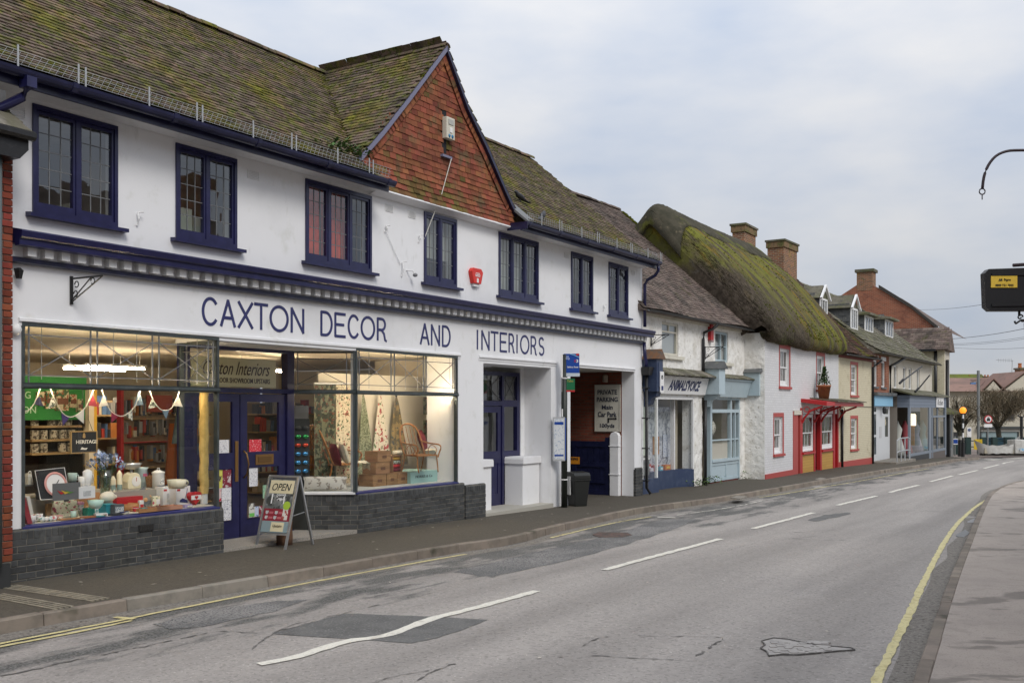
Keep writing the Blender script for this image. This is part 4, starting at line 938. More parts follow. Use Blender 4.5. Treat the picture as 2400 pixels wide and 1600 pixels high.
def cup(t, r, h, m, name='body', handle=None, taper=.75):
    o = obj(name, MB().lathe([(r*taper, 0), (r*.95, h*.5), (r, h), (r*.94, h), (r*.88, h*.5), (r*taper*.8, h*.06)], 14), m, t, smooth=True)
    if handle: obj('handle', MB().tube([(r*.9, 0, h*.82), (r*1.4, 0, h*.75), (r*1.5, 0, h*.5), (r*1.3, 0, h*.25), (r*.85, 0, h*.2)], r*.12, 6), handle, t, smooth=True)
    return o
# left window, front floor
t, s = item('album', 'dark red album leaning at the left end of the window floor', 'book', 56, 1226, ZF); obj('cover', MB().hexa([(-.03, -.12, 0), (.03, -.12, 0), (.03, .12, 0), (-.03, .12, 0), (-.12, -.12, .30), (-.06, -.12, .31), (-.06, .12, .31), (-.12, .12, .30)]), c('album_red', (.28, .03, .04), .6), t)
t, s = item('album', 'pale striped album leaning beside the dark red one', 'book', 66, 1224, ZF); obj('cover', MB().hexa([(-.02, -.11, 0), (.02, -.11, 0), (.02, .11, 0), (-.02, .11, 0), (-.09, -.11, .30), (-.05, -.11, .31), (-.05, .11, .31), (-.09, .11, .30)]), c('album_pale', (.6, .56, .5), .6), t)
t, s = item('tea_cosy', 'floral white quilted tea cosy with red flowers', 'tea cosy', 102, 1206, ZF); obj('body', MB().lathe([(.085, 0), (.10, .07), (.085, .17), (.05, .23), (.02, .25), (.03, .27), (0.01, .285)], 14), FL, t, smooth=True); obj('label_card', B_(-.03, .03, -.10, -.09, .19, .23), DK, t)
t, s = item('mug', 'small floral mug at the very front left of the window floor', 'mug', 74, 1227, ZF); cup(t, .05, .095, FL, handle=FL)
t, s = item('napkin_bundle', 'rolled floral napkins lying in front of the tea cosy', 'napkins', 112, 1221, ZF); [obj('roll', MB().tube([(-.09+.05*i, -.03, .025), (-.02+.05*i, .05, .03)], .026, 8), FL if i % 2 else poster('floral_teal', (.7, .72, .68), (.1, .3, .32), 30, .55, .6), t, smooth=True) for i in range(4)]
t, s = item('gift_bag', 'cream cushion pack printed with red wild flowers', 'cushion', 155, 1211, ZF); obj('body', MB().hexa([(-.15, -.04, 0), (.15, -.04, 0), (.15, .05, 0), (-.15, .05, 0), (-.155, .02, .26), (.15, .02, .27), (.15, .06, .27), (-.155, .06, .26)]), FL2, t, bevel=.012); obj('label_card', B_(-.03, .03, -.012, .0, .19, .265), DK, t)
t, s = item('travel_cup', 'cream floral travel cup with a pink lid', 'cup', 187, 1207, ZF); cup(t, .045, .13, FL); obj('lid', MB().lathe([(.05, .13), (.05, .155), (.035, .165), (.01, .166)], 12), c('pink_lid', (.7, .32, .42), .4), t)
t, s = item('chopping_board', 'pale wooden board propped up behind the mint bowl', 'board', 214, 1203, ZF, vmax=.55); obj('body', MB().hexa([(-.17, .0, 0), (.17, .0, 0), (.17, .02, 0), (-.17, .02, 0), (-.17, .07, .26), (.17, .07, .25), (.17, .09, .25), (-.17, .09, .26)]), WOOD, t)
t, s = item('gift_box', 'turquoise box at the front of the window floor', 'box', 208, 1207, ZF); obj('body', B_(-.05, .05, -.05, .05, 0, .09), c('turq', (.02, .36, .28), .5), t)
t, s = item('gift_box', 'white patterned box beside the turquoise box, under the mint bowl', 'box', 226, 1203, ZF); obj('body', B_(-.07, .07, -.05, .05, 0, .095), poster('pat_teal', (.68, .7, .68), (.15, .4, .4), 40, .5, .56), t)
t, s = item('mixing_bowl', 'pale mint mixing bowl standing on two small boxes', 'bowl', 224, 1191, ZF+.097); obj('body', MB().lathe([(.05, 0), (.075, .03), (.10, .10), (.093, .10), (.068, .03), (.03, .012)], 18), MINT, t, smooth=True)
t, s = item('piggy_bank', 'round cream pig money box on the teal tin', 'money box', 252, 1178, .74, vmax=.5)
pg = MB(); pg.ball((0, 0, .075), .105, .075, .07, 14, 8); pg.ball((.105, 0, .07), .03, .03, .028, 8, 5); obj('body', pg, c('pig_cream', (.74, .68, .56), .35), t, smooth=True); [obj('ear', MB().add([(.06, y-.02, .13), (.09, y, .125), (.06, y+.02, .13), (.075, y, .17)], [(0, 1, 3), (1, 2, 3), (2, 0, 3), (0, 2, 1)]), c('pig_cream', (.74, .68, .56), .35), t) for y in (-.035, .035)]
t, s = item('storage_tin', 'teal tin holding up the pig money box', 'tin', 252, 1203, ZF, vmax=.5); obj('body', B_(-.075, .075, -.07, .07, 0, .105), TEAL, t); obj('lid', B_(-.08, .08, -.075, .075, .105, .12), TEAL, t)
t, s = item('lunch_tin', 'dark grey tin with a pale label right of the teal tin', 'tin', 275, 1204, ZF); obj('body', B_(-.07, .07, -.04, .04, 0, .12), c('slate_tin', (.1, .11, .12), .4), t); obj('label_card', B_(-.06, .06, -.045, -.042, .02, .09), poster('label_print', (.6, .6, .56), (.15, .2, .25), 60, .5, .55), t)
t, s = item('cake_box', 'dark red gift box behind the round wooden sieve', 'box', 300, 1176, ZF, vmax=.58); obj('body', B_(-.20, .20, -.04, .06, 0, .16), RED, t)
t, s = item('sieve', 'round bent-wood sieve on the window floor', 'sieve', 304, 1195, ZF); obj('hoop', MB().lathe([(.115, 0), (.115, .085), (.11, .085), (.11, 0)], 20), WOOD, t, smooth=True)
t, s = item('matchbox', 'red and white matchbox standing on end beside the wooden sieve', 'matchbox', 330, 1192, ZF); obj('body', B_(-.03, .03, -.02, .02, 0, .11), CARD, t); obj('label_card', B_(-.025, .025, -.024, -.021, .01, .06), RED, t)
t, s = item('baking_tray', 'grey muffin tin with four golden bakes on its card, tilted', 'baking tin', 348, 1187, ZF, rot=0, vmax=.58)
tr_ = obj('tray', MB().prism([(-.02, .0), (.13, .09), (.0, .27), (-.15, .18)], lambda a, b, d: (a*1.05, .02+b*.25+d, b+.0), 0, .02), c('tin_grey', (.12, .13, .14), .5), t); [obj('bake', MB().ball((0, 0, 0), .034, .012, .03, 10, 6), c('bake_gold', (.60, .33, .16), .6), t, ((a*1.05), .015+b*.25, b), smooth=True) for a, b in ((-.06, .165), (.02, .205), (-.015, .095), (.06, .14))]
t, s = item('whisk_box', 'white carton printed with a grey jug, left of two', 'box', 391, 1184, ZF, vmax=.55); obj('body', B_(-.11, .11, -.06, .1, 0, .25), CARD, t); obj('print', B_(-.05, .06, -.064, -.061, .05, .17), poster('jugprint', (.6, .6, .6), (.45, .45, .45), 25, .45, .5), t); obj('logo', B_(-.10, -.05, -.064, -.061, .2, .225), RED, t)
t, s = item('whisk_box', 'white carton printed with a blue whisk, right of two and under the cream mug', 'box', 422, 1184, ZF, vmax=.55); obj('body', B_(-.12, .12, -.06, .1, 0, .26), CARD, t); obj('logo', B_(-.10, -.05, -.064, -.061, .2, .225), RED, t); obj('print', MB().prism([(-.06, .05), (.08, .03), (.07, .07), (-.01, .10), (-.05, .08)], lambda a, b, d: (a, d, b), -.064, -.061), c('print_blue', (.03, .04, .14), .6), t); obj('print', MB().tube([(.03, -.063, .09), (.06, -.063, .17), (.07, -.063, .23)], .004, 4), c('print_blue', (.03, .04, .14), .6), t)
t, s = item('soup_mug', 'large cream enamel mug standing on a white carton', 'mug', 414, 1151, ZF+.262, vmax=.55); cup(t, .125, .115, CREAM, handle=CREAM, taper=.8)
t, s = item('heart_tin', 'red heart-shaped tin with a white label by the wrapped column', 'tin', 455, 1183, ZF, vmax=.55)
hp = [(.016*math.sin(a)**3*6.2, .0062*(13*math.cos(a)-5*math.cos(2*a)-2*math.cos(3*a)-math.cos(4*a))+.105) for a in [i*math.pi/12 for i in range(24)]]
obj('body', MB().prism(hp, lambda a, b, d: (a, d, b), -.04, .04), RED, t); obj('label_card', B_(-.085, .085, -.046, -.041, .075, .135), CARD, t); obj('heart', MB().prism([(x*.3, (z-.105)*.3+.105) for x, z in hp], lambda a, b, d: (a, d, b), -.05, -.047), RED, t)
for i, (px, py, w, lb) in enumerate([(352, 1199, .24, 'orange wooden tray on the window floor, longer of two'), (388, 1196, .20, 'pinkish wooden tray on the window floor, shorter of two')]):
    t, s = item('wooden_tray', lb, 'tray', px, py, ZF); mb = MB(); frame_rect(mb, -w, w, 0, 1, .0, 0, 0) if 0 else None
    m_ = WOOD if i == 0 else c('salmon_wood', (.5, .24, .15), .6); obj('base', B_(-w, w, -.09, .09, 0, .008), m_, t); [obj('side', B_(*b), m_, t) for b in ((-w, w, -.09, -.08, .008, .05), (-w, w, .08, .09, .008, .05), (-w, -w+.01, -.08, .08, .008, .05), (w-.01, w, -.08, .08, .008, .05))]
t, s = item('lemon_squeezer', 'yellow pear-shaped squeezer before the muffin tin', 'squeezer', 351, 1186, ZF); obj('body', MB().lathe([(.04, 0), (.045, .02), (.03, .045), (.01, .07)], 10), c('lemon', (.65, .42, .05), .4), t, smooth=True)
t, s = item('spatula', 'blue handled spatula standing among the kitchen goods', 'spatula', 322, 1178, ZF); obj('handle', MB().tube([(0, 0, 0), (-.03, 0, .2)], .009, 6), c('blue_plastic', (.03, .08, .4), .4), t); obj('blade', B_(-.07, -.01, -.004, .004, .2, .29), CARD, t, rot=(0, -.2, 0))
for i, (px, py) in enumerate([(160, 1222), (215, 1214), (262, 1212), (300, 1207), (240, 1216)]):
    t, s = item('place_mat', ['brown cork mat lying by the tea cosy', 'woven orange mat lying flat at the window front', 'black handled knife pack lying flat', 'cream paper pack lying flat below the sieve', 'teal notebook lying flat'][i], ['mat', 'mat', 'knife', 'pack', 'notebook'][i], px, py, ZF); obj('body', B_(-.13, .13, -.05, .05, 0, .012), [WOOD, c('orange_weave', (.4, .14, .05), .8), DK, c('cream_paper', (.65, .58, .42), .7), TEAL][i], t, rot=(0, 0, RN(-.4, .4)))
for px, py, k, r, h, m_, lb in [(92, 1222, 'c', .04, .09, FL, 'floral beaker beside the small floral mug'), (132, 1217, 'b', .06, .05, PINK, 'dusty pink soap box before the cushion pack'), (172, 1213, 'c', .035, .08, MINT, 'small mint beaker before the travel cup'), (200, 1199, 'b', .05, .12, c('ochre_tin', (.5, .3, .06), .5), 'ochre tin beside the propped board'), (236, 1213, 'b', .07, .035, WHT, 'white butter dish at the window front'), (268, 1196, 'c', .05, .07, WHT, 'white ramekin before the dark grey tin'), (290, 1209, 'b', .05, .03, c('navy_card', (.03, .04, .12), .6), 'flat navy card pack below the sieve'), (318, 1203, 'c', .04, .07, RED, 'small red cup before the matchbox'), (338, 1205, 'b', .04, .05, TEAL, 'little teal carton by the long orange tray'), (410, 1190, 'c', .06, .03, WHT, 'shallow white dish before the whisk cartons'), (438, 1190, 'b', .06, .04, c('lilac', (.4, .32, .5), .6), 'lilac packet before the heart tin'), (365, 1187, 'b', .05, .14, FL2, 'floral cream packet standing by the muffin tin'), (143, 1206, 'c', .05, .10, c('sage', (.3, .36, .26), .5), 'sage green pot beside the cushion pack'), (120, 1190, 'b', .06, .16, c('kraft', (.4, .26, .14), .7), 'brown kraft box behind the tea cosy')]:
    t, s = item('beaker' if k == 'c' else 'packet', lb, 'cup' if k == 'c' else 'box', px, py, ZF, vmax=.55)
    if k == 'c': cup(t, r, h, m_); obj('band', MB().lathe([(r*1.005, h*.8), (r*1.005, h*.88)], 12), CARD, t)
    else: obj('body', B_(-r, r, -r*.6, r*.6, 0, h), m_, t, rot=(0, 0, RN(-.4, .4))); obj('label_card', B_(-r*.6, r*.6, -r*.6-.02, -r*.6-.018, h*.25, h*.75), FL2 if m_ is not FL2 else CARD, t)
# left window, back shelf
t, s = item('clock_box', 'pink rimmed wall clock in its black display box', 'clock', 127, 1168, ZS, vmax=.95)
obj('box', MB().hexa([(-.20, -.03, 0), (.19, -.03, 0), (.19, .05, 0), (-.20, .05, 0), (-.22, .05, .34), (.165, .05, .36), (.165, .12, .36), (-.22, .12, .34)]), DK, t); obj('edge', MB().tube([(-.20, -.035, 0), (.19, -.035, 0), (.165, .045, .36), (-.22, .045, .34), (-.20, -.035, 0)], .006, 4), CARD, t)
fr_ = link('rim', MB().lathe([(.12, 0), (.135, .012), (.15, 0)], 28, caps=False).mesh('rim', PINK, True), t, (.02, -.004, .17), (math.pi/2+.0-.23, 0, 0)); link('dial', MB().lathe([(.125, 0), (.125, .004)], 28).mesh('dial', CARD), t, (.02, .002, .17), (math.pi/2-.23, 0, 0)); obj('hand', MB().tube([(.02, -.012, .17), (.06, -.005, .22)], .004, 4), DK, t); obj('hand', MB().tube([(.02, -.012, .17), (-.01, -.014, .15)], .004, 4), DK, t)
for i, (px, lb) in enumerate([(70, 'pale canister with ring lid, leftmost of three before the clock'), (87, 'pink striped canister with ring lid, middle of three before the clock'), (102, 'pink canister with ring lid, rightmost of three and overlapping the clock')]):
    u, v, s = onz(px, 1167, ZS); t = thing('canister', lb, 'canister', A.w(A.u(px, .66), .66, ZS+.17), A.ang, 'canisters on the stand'); m_ = [c('can_pale', (.62, .6, .54), .5), poster('can_strip', (.7, .58, .55), (.5, .5, .42), 40, .5, .56), c('can_pink', (.66, .45, .43), .5)][i]
    obj('body', B_(-.055, .055, -.05, .05, 0, .13), m_, t); obj('band', B_(-.057, .057, -.052, .052, .10, .112), CARD, t); obj('ring', MB().tube([(.02*math.cos(a), 0, .135+.02*math.sin(a)) for a in [k*math.pi/6 for k in range(7)]], .005, 5), CARD, t)
t = thing('canister_stand', 'low dark stand carrying three canisters', 'stand', A.w(A.u(87, .66), .66, ZS), A.ang); obj('top', B_(-.26, .26, -.06, .06, .155, .168), c('slate_tin', (.1, .11, .12), .4), t); [obj('leg', B_(x-.008, x+.008, -.05, .05, 0, .155), c('slate_tin', (.1, .11, .12), .4), t) for x in (-.24, .24)]
t, s = item('jug_box', 'white carton under two stacked white jugs', 'box', 197, 1167, ZS, vmax=.8); obj('body', B_(-.11, .11, -.06, .06, 0, .14), CARD, t); obj('print', B_(-.05, .05, -.064, -.061, .03, .09), poster('jugprint', (.6, .6, .6), (.45, .45, .45), 25, .45, .5), t)
t, s = item('milk_jug', 'small white milk jug on the white carton', 'jug', 195, 1138, ZS+.142, vmax=.8); cup(t, .06, .11, WHT, handle=WHT)
t, s = item('gravy_jug', 'white lidded jug behind the milk jug', 'jug', 205, 1138, ZS+.142, vmax=.9); cup(t, .055, .17, WHT, handle=WHT); obj('lid', MB().lathe([(.055, .17), (.03, .19), (.008, .2)], 10), WHT, t)
t, s = item('catalogue', 'grey card with a red and yellow splash behind the gift bag', 'card', 155, 1172, ZS, vmax=1.0); obj('body', B_(-.17, .19, 0, .012, 0, .20), c('grey_card', (.14, .14, .14), .6), t); [obj('splash', MB().prism([(-.12+i*.05, .12), (-.07+i*.05, .07), (.0+i*.05, .09), (-.06+i*.05, .095)], lambda a, b, d: (a, d, b), -.006, -.001), m_, t) for i, m_ in enumerate((RED, c('lemon', (.65, .42, .05), .4), c('leaf_g', (.1, .25, .05), .5)))]
t, s = item('colour_mug', 'iridescent blue mug behind the grey card', 'mug', 170, 1130, ZS+.12, vmax=1.2); cup(t, .06, .12, c('irid', (.35, .5, .55), .3), handle=c('irid', (.35, .5, .55), .3)); obj('block', B_(-.07, .07, -.07, .07, -.122, -.002), DK, t)
t, s = item('flower_vase', 'glass vase of pale blue artificial hydrangeas', 'vase', 247, 1156, ZS, vmax=.95)
obj('glass_body', MB().lathe([(.06, 0), (.065, .15), (.085, .30), (.08, .30), (.06, .15), (.05, .01)], 14), glass('vase_glass', (.75, .85, .8), .12), t, smooth=True)
mb = MB(); st_ = MB(); rr = random.Random(3)
for k in range(9):
    cx_, cy_, cz_ = rr.gauss(0, .10), rr.gauss(0, .05), .42+rr.gauss(0, .07); st_.tube([(0, 0, .02), (cx_*.5, cy_*.5, .28), (cx_, cy_, cz_)], .004, 4)
    for j in range(34):
        a = Vector((rr.gauss(0, 1), rr.gauss(0, 1), rr.gauss(0, 1))).normalized(); p = Vector((cx_, cy_, cz_))+a*.06; q = a.orthogonal().normalized()*.016; r_ = a.cross(q).normalized()*.016
        mb.quad(p+q, p+r_, p-q, p-r_)
tag(obj('blossom', mb, mk('blue_petal', (.22, .30, .55), [((.55, .62, .75), 25, .45, .6)], rough=.8, rnd=.3), t), kind='stuff'); obj('stem', st_, c('stem_green', (.05, .12, .04), .7), t)
for i, (px, h, lb) in enumerate([(265, .12, 'short cream candle jar beside the vase'), (280, .19, 'tall cream candle jar beside the vase')]):
    t, s = item('candle', lb, 'candle', px, 1141, ZS, vmax=.9, group='candle jars'); obj('base', MB().lathe([(.035, 0), (.035, .07)], 10), c('tealglass', (.25, .35, .33), .2), t); obj('wax', MB().lathe([(.036, .07), (.036, .07+h-.05), (.02, .07+h-.02), (.005, .07+h)], 10), c('wax', (.78, .72, .55), .5), t)
t, s = item('kitchen_scale', 'cream kitchen scale with a steel bowl on top', 'scale', 308, 1141, ZS, vmax=.95)
obj('body', MB().prism([(-.10, 0), (.10, 0), (.105, .10), (.08, .19), (.03, .215), (-.03, .215), (-.08, .19), (-.105, .10)], lambda a, b, d: (a, d, b), -.07, .07), CREAM, t, bevel=.012); obj('bowl', MB().lathe([(.02, .25), (.10, .28), (.14, .345), (.135, .345), (.09, .29), (.02, .262)], 20), M['alu'], t, smooth=True); obj('stalk', MB().lathe([(.02, .21), (.02, .255)], 8), M['alu'], t)
link('dial', MB().lathe([(.07, 0), (.07, .006), (.06, .006)], 20).mesh('dial', CARD), t, (.02, -.071, .10), (math.pi/2, 0, 0)); obj('needle', MB().tube([(.02, -.079, .10), (.02, -.079, .15)], .004, 4), RED, t)
t, s = item('enamel_jug', 'tall pale blue enamel canister with a pink badge right of the scale', 'canister', 330, 1141, ZS, vmax=1.05); obj('body', MB().lathe([(.085, 0), (.085, .24), (.1, .27), (.09, .27), (.075, .24), (.07, .01)], 16), c('pale_blue_en', (.52, .65, .68), .35), t, smooth=True); obj('badge', B_(-.03, .03, -.092, -.086, .15, .19), c('badge_pink', (.55, .15, .25), .5), t)
t, s = item('storage_jar', 'white enamel storage jar with a lid and knob', 'jar', 371, 1143, ZS, vmax=.95); obj('body', MB().lathe([(.08, 0), (.08, .19), (.085, .2), (.07, .2)], 16), WHT, t, smooth=True); ld_ = obj('lid', MB().lathe([(.088, .2), (.085, .215), (.03, .24), (.01, .24)], 16), WHT, t, smooth=True); obj('knob', MB().tube([(-.02, 0, .24), (-.015, 0, .27), (.015, 0, .27), (.02, 0, .24)], .006, 5), WHT, ld_); obj('label_card', B_(-.03, .03, -.086, -.08, .05, .13), poster('jar_label', (.75, .74, .7), (.2, .2, .2), 80, .5, .55), t)
t, s = item('bread_crock', 'brown wicker bread basket behind the white jar', 'basket', 360, 1140, ZS, vmax=1.2); obj('body', MB().lathe([(.13, 0), (.16, .15), (.15, .15), (.11, .02)], 16), mk('wicker', (.32, .16, .07), [((.16, .08, .035), 60, .45, .6)], rough=.8, bump=.5, bscale=120), t)
# bunting
bt = thing('bunting', 'string of triangular cloth flags looped across the left window', 'bunting', A.w(0, 0, 0), A.ang); BV = .16
fm_ = {'n': c('fl_navy', (.05, .055, .10), .9), 'r': c('fl_red', (.42, .05, .07), .9), 'w': c('fl_cream', (.68, .64, .55), .9), 'p': c('fl_purple', (.06, .04, .14), .9), 'f': poster('fl_floral', (.62, .6, .5), (.12, .14, .1), 30, .48, .55), 'g': c('fl_slate', (.14, .2, .25), .9), 'd': c('fl_wine', (.25, .02, .05), .9)}
def bp(x, y): u, z = A.uz(x, y, BV); return Vector((u, BV, z))
lines = [[(51, 963), (65, 962), (80, 945), (96, 905)], [(116, 905), (128, 935), (145, 965), (160, 976), (176, 974), (198, 957), (210, 935), (220, 912)], [(238, 912), (250, 945), (262, 965), (283, 975), (300, 968), (318, 948), (330, 912)], [(350, 912), (358, 935), (372, 955), (383, 961), (400, 958), (412, 940), (421, 915)]]
for L in lines: obj('cord', MB().tube(smooth([bp(*p) for p in L], 3), .006, 5), fm_['w'], bt)
flags = [('n', (77, 946), (102, 953), (92, 928)), ('f', (112, 958), (132, 950), (122, 930)), ('p', (144, 968), (162, 979), (147, 998)), ('w', (176, 975), (197, 958), (196, 992)), ('r', (207, 950), (229, 953), (218, 926)), ('w', (231, 953), (254, 950), (243, 926)), ('d', (261, 962), (279, 974), (261, 990)), ('f', (294, 973), (310, 957), (310, 986)), ('g', (313, 952), (336, 948), (326, 915)), ('f', (346, 958), (368, 953), (356, 935)), ('g', (380, 962), (397, 959), (389, 982)), ('w', (404, 950), (428, 953), (417, 927)), ('f', (51, 962), (63, 960), (54, 975))]
for m_, a, b, c_ in flags:
    P = [bp(*q) for q in (a, b, c_)]; o_ = Vector((0, .003, 0)); obj('flag', MB().add([p-o_ for p in P]+[p+o_ for p in P], [(0, 1, 2), (5, 4, 3), (0, 3, 4, 1), (1, 4, 5, 2), (2, 5, 3, 0)]), fm_[m_], bt)
# hanging HERITAGE board
hv = .45; (u0, z1), (u1, z0) = A.uz(165, 1010, hv), A.uz(227, 1060, hv)
hs_ = thing('hanging_board', 'black framed HERITAGE board hanging in the left window', 'sign', A.w(0, 0, 0), A.ang); mb = MB(); frame_rect(mb, u0, u1, z0, z1, .012, hv-.012, hv+.012); obj('frame', mb, c('gold_wood', (.36, .24, .1), .5), hs_); obj('board', B_(u0+.012, u1-.012, hv-.004, hv+.008, z0+.012, z1-.012), DK, hs_)
fit_text('HERITAGE', .30, .045, c('ivory', (.7, .68, .6), .6), hs_, (u0+.075, hv-.006, (z0+z1)/2-.02), bold=.02); obj('crest', MB().prism([(0, -.03), (.02, -.02), (.015, .02), (.0, .04), (-.015, .02), (-.02, -.02)], lambda a, b, d: ((u0+u1)/2+a, hv-.006+d, z1-.06+b), -.001, .001), c('gold_wood', (.36, .24, .1), .5), hs_); obj('emblem', MB().prism([(-.05, -.01), (.03, -.015), (.05, .01), (.01, .005), (-.03, .02)], lambda a, b, d: ((u0+u1)/2+a, hv-.006+d, z0+.055+b), -.001, .001), c('ivory', (.7, .68, .6), .6), hs_)
for p in (((u0+.06, z1), (u0+.17, z1+.14)), ((u1-.06, z1), (u0+.25, z1+.14))): obj('cord', MB().tube([(p[0][0], hv, p[0][1]), (p[1][0], hv, p[1][1]), (p[1][0], hv, 2.2)], .003, 4), DK, hs_)
# wrapped column
cu = A.u(478, .35); cl_ = thing('wrapped_column', 'round column wrapped in crumpled yellow cloth at the window corner', 'column', A.w(cu, .35, ZF), A.ang)
rr = random.Random(5); mb = MB(); mb.grid(lambda a, b: ((.062+.005*math.sin(9*b*3+a*6)+rr.uniform(-.004, .004))*math.cos(a*2*math.pi), (.062+.005*math.sin(9*b*3+a*6))*math.sin(a*2*math.pi), .14+b*1.40), 14, 40); obj('cloth', mb, mk('yellow_cloth', (.64, .45, .15), [((.5, .34, .1), 9, .4, .7)], rough=.9, bump=.5, bscale=30), cl_, smooth=True); obj('core', MB().lathe([(.05, 0), (.05, 1.56)], 12), WHT, cl_)
# behind the left window: banner, paint shelves, racks
bv = 1.9; (u0, z1), (u1, z0) = A.uz(40, 880, bv), A.uz(203, 983, bv)
gb_ = thing('green_banner', 'bright green paint banner over the dark shelves, cut lettering at its left', 'banner', A.w(0, 0, 0), A.ang); obj('board', B_(u0-.3, u1, bv, bv+.02, z0, z1), c('banner_green', (.02, .21, .035), .6), gb_)
for i, s_ in enumerate(('NG', 'E', 'N', 'ON')):
    a, z = A.uz(60 if i < 3 else 66, 933+i*11 if i < 3 else 968, bv); text(s_, .13, c('pale_green_print', (.45, .6, .42), .6), gb_, (a-.12 if i < 3 else a-.09, bv-.004, z))
for i, (x0, x1, y0, y1) in enumerate([(84, 101, 918, 950), (103, 124, 916, 957), (128, 156, 913, 962), (159, 175, 924, 955), (177, 190, 935, 965)]):
    (a, zb), (b, za) = A.uz(x0, y0, bv), A.uz(x1, y1, bv); tn = obj('tin_print', B_(a, b, bv-.05, bv-.001, za, zb), poster('tin_pr%d' % (i % 3), (.55, .48, .3), (.05, .12, .05), 14, .5, .56, c3=(.35, .08, .03)), gb_); obj('label_band', B_(a+.01, b-.01, bv-.055, bv-.051, za+(zb-za)*.3, za+(zb-za)*.6), c('lab_brown', (.16, .06, .03), .6), tn)
sv = 2.0; (u0, _), (u1, _) = A.uz(52, 1000, sv), A.uz(196, 1000, sv)
su = thing('paint_shelving', 'black shelving with rows of small paint tins behind the left window', 'shelving', A.w(0, 0, 0), A.ang); obj('back', B_(u0-.2, u1, sv+.3, sv+.33, -.02, 2.0), c('shelf_and_slot_black', (.03, .028, .025), .9), su); obj('side', B_(u1-.02, u1, sv, sv+.3, -.02, 2.0), c('shelf_and_slot_black', (.03, .028, .025), .9), su)  # back and side are plain black
SHZ = [A.uz(120, y, sv)[1] for y in (997, 1029, 1060)]
for z in SHZ+[.45]: obj('shelf', B_(u0+.14, u1-.022, sv, sv+.298, z-.03, z), c('shelf_wood', (.38, .26, .12), .6), su)
tin = MB().lathe([(.055, 0), (.055, .12), (.05, .125)], 10).mesh('paint_tin', poster('tin_lab', (.5, .46, .36), (.12, .1, .08), 30, .5, .56)); rr = random.Random(9)
n = 0
for i, z in enumerate(SHZ):
    x = u0+.24
    while x < u1-.1:
        if rr.random() < .86: tag(link('paint_tin', tin, None, A.w(x, sv+.10, z+.001), (0, 0, A.ang+rr.uniform(0, 6))), ['small paint tin on the upper dark shelf', 'small paint tin on the middle dark shelf', 'small paint tin on the lower dark shelf'][i], 'paint tin', ['paint tins, upper shelf', 'paint tins, middle shelf', 'paint tins, lower shelf'][i]); n += 1
        x += .125+rr.uniform(0, .03)
yp = A.u(216, 1.5); t = thing('yellow_post', 'yellow edged square post inside the shop', 'post', A.w(yp, 1.5, -.02), A.ang); obj('post', B_(-.05, .03, 0, .08, 0, 2.2), c('post_cream', (.6, .52, .38), .6), t); obj('edge_strip', B_(.03, .075, 0, .08, 0, 2.2), c('post_yellow', (.6, .34, .03), .5), t)
# gondola of hanging tools
rk = thing('tool_rack', 'tall pegboard rack crowded with carded tools deep in the shop', 'rack', A.w(0, 0, 0), A.ang); tv = 2.6; (u0, _), (u1, _) = A.uz(285, 1000, tv), A.uz(425, 1000, tv)
obj('pegboard', B_(u0, u1, tv, tv+.03, -.02, 2.25), mk('pegboard_tan', (.30, .21, .13), [((.2, .14, .09), 3, .4, .7)], rough=.8), rk); obj('upright', B_(u0-.05, u0, tv-.05, tv+.05, -.02, 2.25), RED, rk)
for z in (.62, 1.02, 1.42, 1.78): obj('ledge', B_(u0, u1, tv-.14, tv-.001, z-.015, z), RED if z in (1.42,) else c('shelf_wood', (.38, .26, .12), .6), rk)
mb = {}; rr = random.Random(11)
pal = [('tool_steel', (.25, .25, .25)), ('tool_red', (.35, .04, .03)), ('tool_dark', (.04, .04, .045)), ('tool_cream', (.5, .44, .33)), ('tool_orange', (.45, .16, .03)), ('tool_blue', (.06, .12, .25))]
for i in range(190):
    k = rr.choice([0, 0, 1, 2, 2, 3, 3, 4, 5]); x = rr.uniform(u0+.03, u1-.08); z = rr.choice([.36, .70, 1.1, 1.5, 1.84])+rr.uniform(-.02, .06); w = rr.uniform(.02, .06); h = rr.uniform(.1, .24)
    mb.setdefault(k, MB()).box(x, x+w, tv-.03-rr.uniform(.01, .08), tv-.012, z, z+h)
for k, q in mb.items(): tag(obj('carded_tools', q, c(pal[k][0], pal[k][1], .5), rk), kind='stuff')
t = thing('hanging_raincoat', 'grey green coat hanging on a wire grid inside the shop', 'coat', A.w(A.u(428, 1.3), 1.3, 1.42), A.ang); mb = MB(); mb.grid(lambda a, b: ((a-.5)*(.40-.14*b)+.04*b, .03*math.sin(a*14)*(1-b*.5), b*.62), 16, 6); obj('body', mb, mk('coat_green', (.13, .17, .15), [((.2, .25, .23), 5, .45, .65)], rough=.7), t, smooth=True); obj('hanger', MB().tube([(-.12, 0, .63), (.03, 0, .72), (.17, 0, .63)], .006, 4), M['alu'], t); obj('collar', B_(-.05, .11, -.03, .03, .58, .66), RED, t)
t = thing('red_price_board', 'red board high among the hanging tools', 'board', A.w(A.u(375, 2.4), 2.4, 1.88), A.ang); obj('board', B_(-.24, .24, 0, .02, 0, .26), c('dull_red', (.32, .05, .03), .6), t)
t = thing('orange_jacket', 'orange work coat hanging on the rack', 'coat', A.w(A.u(405, 2.3), 2.3, .75), A.ang); mb = MB(); mb.grid(lambda a, b: ((a-.5)*(.34-.15*b)+.03*b, .04*math.sin(a*11), b*.95), 12, 5); obj('body', mb, c('hi_orange', (.42, .12, .03), .7), t, smooth=True)
